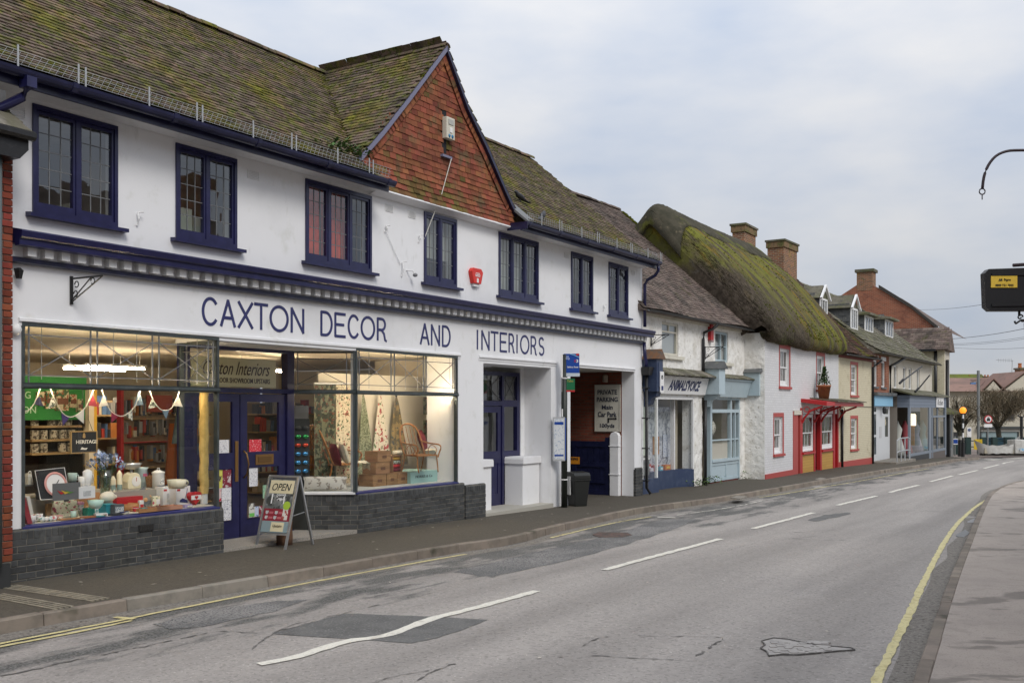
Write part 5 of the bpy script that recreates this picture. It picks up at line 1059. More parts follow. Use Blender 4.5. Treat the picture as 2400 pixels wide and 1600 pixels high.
# more stock further in: tall shelving along the back
for i, (uu, vv, w, lb) in enumerate([(1.0, 6.0, 2.2, 'long shelving of mixed stock at the back of the shop, left end'), (4.1, 4.6, 1.5, 'shelving of mixed stock facing the entrance doors'), (6.35, 5.5, 1.3, 'tall shelving of bottles and boxes seen through the slanting window'), (9.6, 6.2, 2.0, 'far shelving at the back of the shop, beyond the wicker chairs')]):
    t = thing('stock_shelving', lb, 'shelving', A.w(uu, vv, -.02), A.ang); obj('back', B_(0, w, .35, .38, 0, 2.1), c('shelf_back', (.25, .18, .11), .8), t); q = {}
    for z in (.1, .55, 1.0, 1.45, 1.85):
        obj('shelf', B_(0, w, 0, .349, z-.03, z), c('shelf_wood', (.38, .26, .12), .6), t); x = .03
        while x < w-.1:
            ww = rr.uniform(.04, .12); k = rr.randrange(6); q.setdefault(k, MB()).box(x, x+ww, .03, .2, z+.001, z+rr.uniform(.12, .34)); x += ww+.012
    for k, mbq in q.items(): tag(obj('boxed_stock', mbq, c(pal[k][0], pal[k][1], .5), t), kind='stuff')
# lights inside the shop: two observed tubes, the rest added to brighten it
TUBE = mk('lit_tube', (1, 1, 1), emit=(1.0, .80, .55), estr=120)
def lamp(u, v, z, label, w=1.25, hh=.04, r=.015):
    t = thing('ceiling_light', label, 'light', A.w(u, v, z), A.ang, 'fluorescent lights in the shop'); obj('housing', B_(-w/2, w/2, -.035 if hh > .01 else -.012, .035 if hh > .01 else .012, -r-.02 if hh < .01 else .03, -r-.015 if hh < .01 else .03+hh), M['white'], t); obj('tube', MB().tube([(-w/2+.03, 0, .0), (w/2-.03, 0, .0)], r, 8), TUBE, t); [obj('chain', MB().tube([(x, 0, .07), (x, 0, max(.09, 2.9-z))], .004, 4), M['galv'], t) for x in (-w*.4, w*.4)]
q = A.loc(*(lambda Y: (rx(272)*Y, Y))(F_*(2.62-HC)/(962-862)))
lamp(q[0], q[1], 2.62, 'lit fluorescent tube seen through the left transom glass', 1.2)
lamp(6.9, 3.2, 2.64, 'lit fluorescent tube seen through the slanting window transom', 1.5)
lamp(4.3, 4.6, 2.6, 'added fluorescent tube behind the entrance doors, helping to light the room')  # unseen tube added to help light the room

for u, lb in ((.8, 'added hidden strip behind the transom bar of the left shop window, nearer the brick house'), (2.1, 'added hidden strip behind the transom bar of the left shop window, nearer the doors'), (6.6, 'added hidden strip behind the transom bar of the right shop window, over the crates'), (7.9, 'added hidden strip behind the transom bar of the right shop window, over the far chair')): lamp(u, .082, 2.19, lb, 1.2, .003, .012)  # strips added out of sight to brighten ceiling and displays
# ------------------------------------------------ right window: fabrics, chairs, crates
G1 = poster('fabric_forest', (.035, .045, .03), (.15, .16, .10), 9, .48, .54, c3=(.13, .05, .03)); G2 = poster('fabric_daisy', (.66, .58, .43), (.30, .06, .05), 14, .60, .63, c3=(.06, .11, .05)); G3 = poster('fabric_willow', (.30, .32, .22), (.12, .14, .08), 34, .46, .52); G4 = poster('fabric_fruit', (.66, .60, .50), (.35, .06, .06), 10, .58, .61, c3=(.12, .17, .08)); G5 = poster('fabric_olive', (.12, .10, .06), (.26, .19, .09), 9, .48, .54, c3=(.05, .06, .07))
def flat_drape(label, px0, px1, ytop, ybot, v, m):
    (a, z1), (b, _) = A.uz(px0, ytop, v), A.uz(px1, ytop, v); z0 = ZF+.02; t = thing('fabric_length', label, 'fabric', A.w(0, 0, 0), A.ang); mb = MB(); mb.grid(lambda i, j: (a+(b-a)*i, v+.012*math.sin(i*20), z0+(z1-z0)*j), 24, 2); n_ = len(mb.v); obj('cloth', mb, m, t, smooth=True); obj('batten', B_(a, b, v-.012, v+.02, z1, z1+.03), M['white'], t)
flat_drape('dark green length of patterned fabric hanging full height', 736, 788, 900, 1120, 1.18, G1); flat_drape('cream length of fabric with red and green flowers, hanging beside the dark green one', 788, 822, 900, 1120, 1.20, G2)
def cone_drape(label, pa, pl, pr, yb, m, v=1.22):
    (a, z1) = A.uz(*pa, v); l, z0 = A.uz(pl, yb, v); r, _ = A.uz(pr, yb, v); t = thing('gathered_fabric', label, 'fabric', A.w(0, 0, 0), A.ang, 'gathered fabric lengths pinned to the cream wall'); mb = MB()
    mb.grid(lambda i, j: ((l+(r-l)*i)*(1-j)**.8+(a+(i-.5)*.03)*(1-(1-j)**.8), v-.05*(1-j)*abs(math.sin(i*9.4))-.02, z0+(z1-z0)*j), 30, 10); obj('cloth', mb, m, t, smooth=True); obj('tie', MB().ball((a, v-.02, z1), .022, .022, .02, 8, 5), m, t)
cone_drape('sage green leafy fabric gathered to a point', (849, 922), 836, 878, 1118, G3); cone_drape('white fabric with red fruit gathered to a point', (889, 925), 869, 915, 1090, G4); cone_drape('dark olive fabric gathered to a point, farthest to the side', (927, 927), 908, 955, 1090, G5)
for i, (y0, y1, lb) in enumerate([(930, 971, 'upper dark green patterned square on the side wall'), (984, 1054, 'lower dark green patterned panel on the side wall')]):
    v = .95; (a, z1), (b, z0) = A.uz(995, y0, v), A.uz(1044, y1, v); t = thing('wall_hanging', lb, 'fabric', A.w(0, 0, 0), A.ang); obj('cloth', B_(a, b, v, v+.03, z0, z1), G1, t); obj('cord', MB().tube([((a+b)/2, v+.015, z1), ((a+b)/2, v+.015, 2.89)], .003, 4), M['galv'], t)
CANE = mk('cane', (.34, .15, .05), [((.24, .10, .035), 12, .4, .7)], rough=.45)
def wicker_chair(label, px, py, rot, z=ZF, k=1.):
    t, s = item('wicker_chair', label, 'chair', px, py, z, rot=rot, group='wicker chairs in the right window')
    t.scale = (k, k, k)
    tb = lambda nm, P, r=.014: obj(nm, MB().tube(smooth([Vector(p) for p in P], 3), r, 6), CANE, t, smooth=True)
    tb('back_frame', [(-.26, .18, .34), (-.27, .30, .62), (-.20, .40, .90), (0, .44, .98), (.20, .40, .90), (.27, .30, .62), (.26, .18, .34)], .018)
    for x in (-.14, -.05, .05, .14): tb('back_slat', [(x, .20, .36), (x, .33, .66), (x, .42, .93)], .008)
    obj('seat', MB().prism([(-.26, -.24), (.26, -.24), (.26, .22), (-.26, .22)], lambda a, b, d: (a, b, d), .33, .36), mk('cane_weave', (.38, .18, .07), [((.2, .09, .035), 70, .45, .6)], rough=.7, bump=.5, bscale=150), t)
    for sx in (-1, 1):
        tb('armrest', [(sx*.27, .30, .62), (sx*.31, .05, .58), (sx*.31, -.22, .56), (sx*.30, -.30, .50), (sx*.29, -.26, .40), (sx*.27, -.24, .30)], .016)
        tb('leg', [(sx*.25, -.22, .35), (sx*.26, -.24, .15), (sx*.25, -.27, .0)]); tb('leg', [(sx*.25, .20, .35), (sx*.25, .24, .15), (sx*.25, .30, .0)]); tb('loop', [(sx*.29, -.1, .34), (sx*.29, -.18, .46), (sx*.29, -.02, .55), (sx*.29, .10, .46), (sx*.28, .06, .34)], .009)
    return t
def cushion(label, px, py, z, w, h, m, rot=0, tilt=.3, v=None):
    u, vv, s = onz(px, py, z); vv = v if v is not None else min(max(vv, .1), 1.1); u = A.u(px, vv); t = thing('cushion', label, 'cushion', A.w(u, vv, z), A.ang+rot); mb = MB()
    for sg in (-1, 1): mb.grid(lambda i, j: ((i-.5)*w*(1-.06*math.sin(j*math.pi)), sg*.07*(math.sin(i*math.pi)*math.sin(j*math.pi))**.5+tilt*(j-.5)*h, j*h*(1-.0*i)), 10, 10)
    obj('cover', mb, m, t, smooth=True); return t
wicker_chair('wicker rocking chair turned sideways at the slanting window', 790, 1126, 1.15, k=1.05); wicker_chair('wicker chair facing the street beside the stacked crates', 985, 1110, -.25, z=ZF+.21, k=.85)
BURG = mk('burgundy_velvet', (.12, .012, .02), [((.17, .02, .03), 9, .4, .7)], rough=.9); FUR = mk('sheepskin', (.72, .66, .50), [((.58, .50, .36), 16, .4, .7)], rough=1, bump=.9, bscale=60)
cushion('burgundy cushion on the wicker chair facing the street', 990, 1080, ZF+.54, .42, .38, BURG, .45, .3, v=.72); cushion('burgundy cushion on the sideways rocking chair', 786, 1085, ZF+.38, .40, .36, BURG, 1.0, .25, v=.62); cushion('long pale cushion printed with grey deer at the slanting window', 762, 1146, ZF+.01, .70, .22, poster('deer_linen', (.58, .54, .47), (.28, .24, .2), 13, .56, .6), -.96, .12, v=.47)
cushion('pale woolly cushion resting on the rocking chair arm', 806, 1085, ZF+.42, .36, .32, FUR, .9, .3, v=.5)
def fleece(label, px, v, z, w, l, rot):
    t = thing('sheepskin', label, 'sheepskin', A.w(A.u(px, v), v, z), A.ang+rot); rr = random.Random(px); mb = MB(); mb.grid(lambda i, j: ((i-.5)*w*(1-.35*j*j)+rr.uniform(-.012, .012), -.02-.30*min(1, j*1.6)-(.06*max(0, j-.6))+rr.uniform(-.012, .012), .01-max(0, j-.6)*l+.03*math.sin(i*math.pi)+rr.uniform(-.010, .012)), 16, 16); obj('fleece', mb, FUR, t, smooth=True)
fleece('cream sheepskin over the seat of the chair facing the street', 985, .82, ZF+.54, .48, .55, .45); fleece('cream sheepskin over the rocking chair seat', 815, .60, ZF+.40, .4, .3, 1.1)
CRW = mk('crate_wood', (.30, .165, .075), [((.22, .115, .05), 5, .4, .7, (1, 1, 5)), ((.38, .22, .11), 14, .6, .75)], rough=.75, rnd=.16)
def crate(label, u, v, z, w=.36, d=.30, h=.19):
    t = thing('wooden_crate', label, 'crate', A.w(u, v, z), A.ang+RN(-.03, .03), 'wooden wine crates in the right window')
    for k in range(2): obj('plank', B_(0, w, 0, .014, k*h/2+.002, (k+1)*h/2-.002), CRW, t); obj('plank', B_(0, .014, .015, d-.015, k*h/2+.002, (k+1)*h/2-.002), CRW, t); obj('plank', B_(w-.014, w, .015, d-.015, k*h/2+.002, (k+1)*h/2-.002), CRW, t)
    obj('plank', B_(0, w, d-.014, d, 0, h), CRW, t); obj('lid', B_(.0, w, 0, d, h+.001, h+.012), CRW, t); obj('stamp', B_(w*.35, w*.68, -.0025, -.0008, h*.35, h*.62), c('stamp_brown', (.13, .06, .03), .8), t); return t
cv = .38; ub = A.u(874, cv)
crate('wooden crate at the left of the bottom row', ub, cv, ZF); crate('wooden crate in the middle of the bottom row', ub+.375, cv, ZF, .27); crate('wooden crate at the right of the bottom row', ub+.66, cv, ZF, .30)
crate('wooden crate in the middle tier of the stack', ub+.10, cv+.02, ZF+.205, .36); crate('wooden crate on top of the stack', ub+.16, cv+.03, ZF+.41, .36, .28, .17)
t = thing('roll_crate', 'upright crate filled with rolled coloured cloth', 'crate', A.w(ub+.56, cv+.02, ZF+.205), A.ang); mb = MB(); frame_rect(mb, 0, .26, 0, .30, .014, 0, .28); obj('frame', mb, CRW, t)
for k, m_ in enumerate((BURG, RED, poster('rollgreen', (.5, .5, .42), (.08, .14, .08), 30, .48, .55), c('mustard', (.5, .28, .04), .8))): obj('roll', MB().tube([(.02, .05, .045+k*.066), (.24, .05, .045+k*.066)], .031, 8), m_, t, smooth=True)
cushion('folded pale throw on the roll crate', 931, 1078, ZF+.515, .24, .07, FUR, 0, .1, v=cv+.12)
# turquoise brand box the far chair stands on
mu0, mu1 = A.u(957, .35), A.u(1020, .35); t = thing('display_box', 'pale turquoise lettered box under the far wicker chair', 'box', A.w(mu0, .30, ZF), A.ang); w = mu1-mu0; obj('body', B_(0, w, 0, .62, 0, .205), c('pale_turq', (.30, .48, .45), .6), t); fit_text('MORRIS & Co', w*.62, .045, c('print_ink', (.05, .07, .07), .6), t, (w*.18, -.002, .09))
# sunglasses stand in the slanting window
t = thing('sunglasses_stand', 'tall rack of mirrored sunglasses by the doors', 'display rack', A.w(A.u(706, 1.0), 1.0, ZF-.3), A.ang-.5); obj('spine', B_(-.14, .14, 0, .03, 0, 1.45), DK, t); obj('header', B_(-.12, .12, -.01, .02, 1.45, 1.66), c('grey_card', (.14, .14, .14), .6), t)
for k in range(9):
    m_ = [c('lens_green', (.03, .3, .08), .15, metal=.6), c('lens_blue', (.06, .25, .5), .15, metal=.6), c('lens_red', (.5, .06, .03), .15, metal=.6), DK][[0, 3, 3, 1, 1, 1, 2, 0, 3][k]]; [obj('sunglasses', MB().ball((x, -.03, .18+k*.14), .055, .02, .035, 8, 5), m_, t, smooth=True) for x in (-.06, .06)]
t = thing('card_stand', 'small cream topped card stand among the shop shelves', 'stand', A.w(A.u(703, 1.9), 1.9, -.02), A.ang); obj('post', B_(-.02, .02, 0, .04, 0, 1.55), DK, t); obj('card', B_(-.16, .16, -.01, .0, 1.55, 1.78), c('cream_paper', (.65, .58, .42), .7), t)
# ------------------------------------------------ notices on the doors
NT = [((80, 165, 728, 820), 'white', 'white typed notice on the left door, above the mid rail'), ((78, 120, 925, 1055), 'yel', 'yellow poster on the left door'), ((122, 180, 925, 1050), 'wine', 'dark red show poster on the left door'), ((78, 112, 1058, 1145), 'redw', 'narrow red and white leaflet on the left door'), ((114, 180, 1052, 1132), 'white', 'white notice under the dark red poster'), ((116, 180, 1140, 1270), 'letter', 'letter sheet lowest on the left door'), ((302, 385, 725, 808), 'red', 'bright red notice on the right door glass'), ((302, 360, 905, 1040), 'white', 'tall white notice below the letter plate'), ((395, 440, 1035, 1120), 'green', 'pale green leaflet on the right door'), ((300, 340, 1160, 1250), 'gw', 'leaflet with a green foot at the bottom of the right door'), ((341, 366, 1180, 1245), 'blu', 'small pale blue card at the bottom of the right door'), ((370, 393, 1175, 1245), 'wine', 'small dark card at the bottom of the right door')]
NC = {'white': poster('nt_w', (.72, .72, .74), (.35, .35, .4), 70, .56, .6, (.3, 1, 1)), 'yel': poster('nt_y', (.62, .58, .12), (.1, .08, .05), 12, .56, .6), 'wine': poster('nt_wine', (.22, .03, .05), (.55, .5, .5), 16, .55, .58), 'redw': poster('nt_rw', (.66, .5, .5), (.5, .03, .06), 12, .45, .5), 'letter': poster('nt_l', (.7, .7, .72), (.3, .3, .36), 60, .54, .58, (.3, 1, 1)), 'red': poster('nt_r', (.62, .04, .06), (.7, .4, .4), 50, .58, .62, (.3, 1, 1)), 'green': poster('nt_g', (.3, .48, .33), (.12, .25, .14), 30, .52, .58), 'gw': poster('nt_gw', (.6, .6, .55), (.12, .1, .1), 14, .52, .56), 'blu': poster('nt_b', (.5, .55, .68), (.1, .16, .4), 20, .56, .6)}
for (x0, x1, y0, y1), k, lb in NT:
    v = DV+.012; (a, zb), (b, za) = A.uz(480+x0*.3445, 780+y0*.3445, v), A.uz(480+x1*.3445, 780+y1*.3445, v); o = obj('notice', MB().add([(a, v, za), (b, v, za), (b, v, zb), (a, v, zb), (a, v+.002, za), (b, v+.002, za), (b, v+.002, zb), (a, v+.002, zb)], [(0, 1, 2, 3), (7, 6, 5, 4), (0, 4, 5, 1), (1, 5, 6, 2), (2, 6, 7, 3), (3, 7, 4, 0)]), NC[k]); o.matrix_world = Matrix.Translation(A.w(0, 0, 0))@Matrix.Rotation(A.ang, 4, 'Z'); tag(o, lb, 'notice')
    if k == 'gw': obj('green_foot', B_(a+.01, b-.01, v-.003, v-.0006, za+.01, za+(zb-za)*.3), c('leaf_bright', (.15, .5, .1), .6), o)
# upstairs things
def hang(name, label, cat, a, b, z0, z1, v, m, fold=.02, n=18):
    t = thing(name, label, cat, A.w(0, 0, 0), A.ang); mb = MB(); mb.grid(lambda i, j: (a+(b-a)*i, v+fold*math.sin(i*n), z0+(z1-z0)*j), n*2, 1); obj('cloth', mb, m, t, smooth=True); obj('rail', MB().tube([(a, v, z1+.01), (b, v, z1+.01)], .012, 6), M['white'], t)
CUR = mk('red_curtain', (.80, .10, .04), [((.62, .07, .028), 4, .4, .7)], rough=.85)
hang('curtain', 'orange red curtain in the left light of the three-light window', 'curtain', 4.56, 5.06, 4.0, 5.42, .16, CUR, n=26); hang('curtain', 'orange red curtain in the middle light of the three-light window', 'curtain', 5.08, 5.60, 4.0, 5.42, .17, CUR, n=26); hang('curtain', 'narrow orange red curtain drawn back at the third light', 'curtain', 5.61, 5.78, 4.0, 5.42, .20, CUR, n=10)
hang('net_blind', 'pale blind behind the two-light window under the gable', 'blind', 7.5, 8.46, 4.62, 5.42, .22, c('blind_grey', (.60, .61, .57), .8), .004); hang('net_blind', 'pale blind behind the middle and left lights of the window right of the red alarm', 'blind', 9.92, 10.92, 4.1, 5.42, .16, c('blind_grey', (.60, .61, .57), .8), .004)
hang('net_blind', 'pale net in the upstairs window nearest the navy downpipe', 'blind', 14.66, 15.2, 4.1, 5.42, .3, c('blind_grey', (.60, .61, .57), .8), .02)
t = thing('file_cabinet', 'orange file cabinet side standing inside the leftmost upstairs window', 'cabinet', A.w(.16, .25, 3.92), A.ang); obj('panel', B_(0, .16, 0, .4, 0, .80), c('file_orange', (.62, .20, .03), .5), t); obj('label_card', B_(.03, .07, -.004, -.001, .42, .56), CARD, t)
t = thing('orange_card', 'small orange card in the window second from the downpipe', 'card', A.w(12.86, .16, 4.52), A.ang); obj('card', B_(0, .22, 0, .01, 0, .20), c('file_orange', (.62, .20, .03), .5), t)
for i, (a, b, z0, z1, v, lb) in enumerate([(2.2, 2.68, 3.92, 4.62, .3, 'pale cupboard standing inside the second upstairs window, left light'), (2.72, 2.86, 3.92, 4.52, .3, 'narrow pale cupboard inside the second upstairs window, right light'), (.86, 1.02, 3.92, 4.40, .35, 'white carton on the sill inside the leftmost upstairs window'), (7.6, 7.9, 3.92, 4.72, .4, 'cream cupboard behind the window under the gable')]):
    t = thing('cupboard', lb, 'cupboard', A.w(a, v, z0), A.ang); obj('carcass', B_(0, b-a, 0, .35, 0, z1-z0), c('cup_pale', (.55, .58, .52), .6), t); obj('door', B_(.01, b-a-.01, -.012, -.001, .02, z1-z0-.02), c('cup_pale2', (.5, .54, .48), .6), t)
t = thing('dark_chair', 'brown chair back seen in the middle light of the window right of the red alarm', 'chair', A.w(10.6, .5, 3.92), A.ang); obj('backrest', B_(0, .2, 0, .04, .45, .95), c('chair_brown', (.12, .05, .025), .6), t); obj('seat', B_(0, .4, .04, .4, .4, .45), c('chair_brown', (.12, .05, .025), .6), t); [obj('leg', B_(x, x+.04, y, y+.04, 0, .4), c('chair_brown', (.12, .05, .025), .6), t) for x in (0, .36) for y in (.04, .36)]
# ================================================================ neighbours along the street
M['rough'] = mk('roughcast_white', (.80, .785, .75), [((.62, .595, .54), 3, .45, .7), ((.42, .39, .34), 11, .62, .70, (1, 1, 1), 3), ((.55, .52, .46), .8, .6, .8)], rough=.95, bump=1.6, bscale=16, bdetail=6)
M['pbrick'] = mk('painted_white_brick', (.6, .6, .6), brick=((.66, .655, .66), (.61, .605, .61), (.53, .525, .53), .225, .075, .009), layers=[((.56, .55, .54), 1.2, .55, .8)], rough=.7, bump=.2, bscale=30)
M['cbrick'] = mk('painted_cream_brick', (.6, .54, .38), brick=((.60, .545, .40), (.56, .50, .36), (.46, .41, .29), .225, .075, .009), layers=[((.42, .36, .24), 1.6, .55, .75), ((.24, .19, .13), 3.2, .66, .76)], rough=.8, bump=.25, bscale=30)
M['obrick'] = mk('orange_brick', (.3, .1, .05), brick=((.33, .10, .05), (.22, .065, .035), (.30, .20, .14), .225, .075, .012), layers=[((.16, .06, .04), 1.5, .5, .75)], rough=.9, bump=.3, bscale=40)
M['chim'] = mk('chimney_brick', (.3, .1, .05), brick=((.30, .115, .055), (.13, .06, .04), (.28, .22, .15), .225, .075, .014), layers=[((.30, .18, .07), 2.2, .55, .7), ((.10, .10, .03), 3, .6, .72)], rough=.95, bump=.4, bscale=40)
M['slate'] = mk('grey_slate', (.13, .135, .135), [((.08, .085, .09), 3, .4, .65), ((.20, .20, .17), 5, .56, .7)], rough=.7, rnd=.25, bump=.2)
M['slate_moss'] = mk('mossy_stone_tile', (.17, .155, .12), [((.11, .11, .055), 1.4, .4, .62, (1, 1, 1), 6), ((.28, .26, .22), 2.2, .58, .72), ((.09, .08, .07), 6, .5, .7)], rough=.9, rnd=.25, bump=.4, bscale=30)
M['cloth_net'] = c('net_white', (.62, .62, .6), .9)
POST = c('postbox_red', (.42, .022, .024), .4); SALMON = c('faded_red', (.40, .07, .06), .5); PBLUE = mk('pale_blue_paint', (.42, .51, .55), [((.36, .45, .49), 5, .5, .75)], rough=.45); NBLUE = mk('stall_blue', (.035, .052, .105), [((.055, .075, .13), 5, .45, .7)], rough=.45)
def rows(parent, prof, u0, u1, keep, m, gauge=.11, tw=.17, name='roof_tiles', sag=None, near=0, t=.02):
    """courses of tiles up a (v,z) profile; the first `near` become single objects"""
    R = resample([Vector((a, b, 0)) for a, b in prof], gauge); TL = MB().hexa([(0, 0, -.004), (tw-.006, 0, -.004), (tw-.006, gauge*1.7, -.012), (0, gauge*1.7, -.012), (0, 0, t), (tw-.006, 0, t), (tw-.006, gauge*1.7, 0), (0, gauge*1.7, 0)])
    mb = MB(); ind = []
    for r, p in enumerate(R):
        q = R[min(r+1, len(R)-1)]; o = R[max(r-1, 0)]; d = (q-o).normalized(); pitch = math.atan2(d.y, d.x)
        for i in range(int((u1-u0)/tw)+1):
            x = u0+i*tw+(r % 2)*tw/2
            if x > u1-.02 or not keep(x+tw/2, p.x): continue
            sg = sag(x) if sag else 0
            mt = Matrix.Translation((x+RN(-.004, .004), p.x, p.y+.015+sg+RN(0, .012)))@Matrix.Rotation(pitch+RN(-.04, .01), 4, 'X')@Matrix.Rotation(RN(-.02, .02), 4, 'Z')
            if len(ind) < near: ind.append(mt)
            else: mb.add([mt@Vector(p_) for p_ in TL.v], TL.f)
    me = TL.mesh('roof_tile', m)
    for mt in ind: o = link('roof_tile', me, parent); o.matrix_local = mt
    if mb.v: tag(obj(name, mb, m, parent), kind='stuff')
def shell(parent, prof, u0, u1, back, m, name='roof'):
    """closed roof body: front profile, ridge, back slope, gable ends"""
    P = [(a, b-.04) for a, b in prof]+[(back, prof[0][1]-.2)]
    return obj(name, MB().prism(P, lambda v, z, d: (d, v, z), u0, u1), m, parent)
def sash(parent, u0, u1, z0, z1, v, nx=3, ny=1, fm=None, sur=None, sill=None, st=.11, net=False, bottom=.12):
    """box sash: two sashes, bars, panes, optional painted surround"""
    fm = fm or M['white']; mb = MB(); zm = (z0+z1)/2; frame_rect(mb, u0, u1, z0, z1, .045, v, v+.07, .05, .05); w = obj('window', mb, fm, parent)
    for a, b, vv, bt in ((z0+.05, zm+.02, v+.035, bottom), (zm-.02, z1-.05, v+.005, .04)):
        mb = MB(); frame_rect(mb, u0+.046, u1-.046, a, b, .04, vv, vv+.03, bt, .04); g0, g1, h0, h1 = u0+.086, u1-.086, a+bt, b-.04
        for i in range(1, nx): x = g0+(g1-g0)*i/nx; mb.box(x-.011, x+.011, vv+.004, vv+.026, h0, h1)
        for j in range(1, ny): z = h0+(h1-h0)*j/ny; [mb.box(g0+(g1-g0)*i/nx+.012, g0+(g1-g0)*(i+1)/nx-.012, vv+.005, vv+.025, z-.01, z+.01) for i in range(nx)]
        obj('sash', mb, fm, w)
        for i in range(nx):
            for j in range(ny): pane(w, g0+(g1-g0)*i/nx, g0+(g1-g0)*(i+1)/nx, h0+(h1-h0)*j/ny, h0+(h1-h0)*(j+1)/ny, vv+.015, M['glass_far'], .008)
    if sur: 
        mb = MB(); mb.box(u0-st*.5, u0-.001, -.012, v+.04, z0-.02, z1+st); mb.box(u1+.001, u1+st, -.012, v+.04, z0-.02, z1+st); mb.box(u0, u1, -.012, v+.04, z1+.001, z1+st); obj('surround', mb, sur, w)
    if sill: obj('sill', B_(u0-.10, u1+.15, -.06, v+.03, z0-.10, z0-.021), sill, w)
    mb = MB()
    if net: mb.grid(lambda i, j: (u0+(u1-u0)*i, v+.16+.015*math.sin(i*40), z0+(z1-z0)*j), 30, 1); obj('curtain', mb, M['cloth_net'], w, smooth=True)
    else:
        for a, b in ((u0, u0+(u1-u0)*.22), (u1-(u1-u0)*.30, u1)): mb = MB(); mb.grid(lambda i, j: (a+(b-a)*i, v+.16+.02*math.sin(i*18), z0+(z1-z0)*j), 12, 1); obj('curtain', mb, M['linen'], w, smooth=True)
    return w
M['linen'] = mk('linen_curtain', (.42, .38, .33), [((.3, .26, .22), 8, .5, .7)], rough=.9)
def room(parent, u0, u1, v0, d, z0, z1, m=None):
    m = m or M['dark_room']; mb = MB().add([(u0, v0, z0), (u1, v0, z0), (u1, v0+d, z0), (u0, v0+d, z0), (u0, v0, z1), (u1, v0, z1), (u1, v0+d, z1), (u0, v0+d, z1)], [(0, 1, 2, 3), (4, 7, 6, 5), (1, 5, 6, 2), (2, 6, 7, 3), (3, 7, 4, 0)]); return obj('interior', mb, m, parent)
def gutter(parent, u0, u1, v, z, m, r=.055):
    g = [(v+r*math.cos(t), z+r*math.sin(t)) for t in [math.pi+i*math.pi/6 for i in range(7)]]; gi = [(v+(r-.01)*math.cos(t), z+(r-.01)*math.sin(t)) for t in [math.pi+i*math.pi/6 for i in range(7)]]
    return obj('gutter', MB().prism(g+gi[::-1], lambda a, b, d: (d, a, b), u0, u1), m, parent)
def wall_bracket(fac, name, u, v, z, L, h, label, m):
    t = thing(name, label, 'sign bracket', fac.w(u, v, z), fac.ang); obj('back_plate', B_(-.018, .018, -.02, -.001, -h, .03), m, t)
    obj('arm', MB().tube([(0, -.02, 0), (.0+.02, -L, .0)], .011, 6), m, t); obj('strut', MB().tube([(0, -.02, -h+.03), (.02, -L*.98, -.01)], .009, 6), m, t); obj('strut', MB().tube([(0, -.02, -h+.05), (.01, -L*.66, -.005)], .008, 6), m, t)
    for cx, cz in ((-.10, -.07), (-L*.72, -.05), (-.08, -h+.12)): obj('scroll', MB().tube([(.005, cx+.035*math.cos(a), cz+.035*math.sin(a)) for a in [k*.55 for k in range(11)]], .007, 5), m, t)
    return t
wall_bracket(A, 'sign_bracket', .64, 0, 3.44, .55, .30, 'empty black iron scrolled bracket on the white fascia left of the lettering', M['black'])

# ---------------------------------------------------------------- white roughcast pair (charity shop and pale blue shop)
BH = root(B, 'roughcast_cottage', 'white roughcast cottage holding two small shops under one brown tiled roof', 'cottage')
BW = [(1.29, 2.35, 3.36, 4.22), (4.98, 6.0, 3.33, 4.22)]
wall(BH, 'wall', -.10, 7.50, 2.28, 4.42, BW, 0, .35, M['rough'], subdiv=.10, jit=.007)
wall(BH, 'wall', -.10, 7.50, -.5, 2.28, [(.10, 3.42, -.6, 2.3), (4.0, 7.0, -.6, 2.3)], 0, .35, M['rough'], subdiv=.14, jit=.014)
room(BH, -.1, 7.5, .36, 3.5, 2.6, 4.4)
# plain top-hung window and blue casement
w = obj('window', (lambda mb: (frame_rect(mb, 1.30, 2.34, 3.37, 4.21, .05, .03, .1), mb.box(1.35, 2.29, .04, .1, 3.96, 4.0), mb.box(1.80, 1.85, .04, .1, 4.0, 4.16), mb)[-1])(MB()), M['offwhite'], BH)
pane(w, 1.35, 2.29, 3.42, 3.96, .06, M['glass_far']); pane(w, 1.35, 1.80, 4.0, 4.16, .06, M['glass_far']); pane(w, 1.85, 2.29, 4.0, 4.16, .06, M['glass_far']); obj('blind', B_(1.32, 2.32, .12, .13, 3.4, 4.2), M['cloth_net'], w)
obj('sill', B_(1.2, 2.6, -.08, .03, 3.26, 3.35), M['offwhite'], w)
mb = MB(); frame_rect(mb, 4.99, 5.99, 3.34, 4.21, .06, .03, .1); mb.box(5.46, 5.52, .03, .1, 3.4, 4.15); w = obj('window', mb, PBLUE, BH)
for a, b in ((5.05, 5.46), (5.52, 5.93)): pane(w, a, b, 3.4, 3.78, .07, M['glass_far']); pane(w, a, b, 3.80, 4.15, .07, M['glass_far']); obj('glazing_bar', B_(a, b, .04, .09, 3.78, 3.80), PBLUE, w)
obj('sill', B_(4.9, 6.3, -.08, .03, 3.23, 3.32), M['offwhite'], w); obj('curtain', B_(5.0, 5.98, .14, .15, 3.35, 4.2), M['cloth_net'], w)
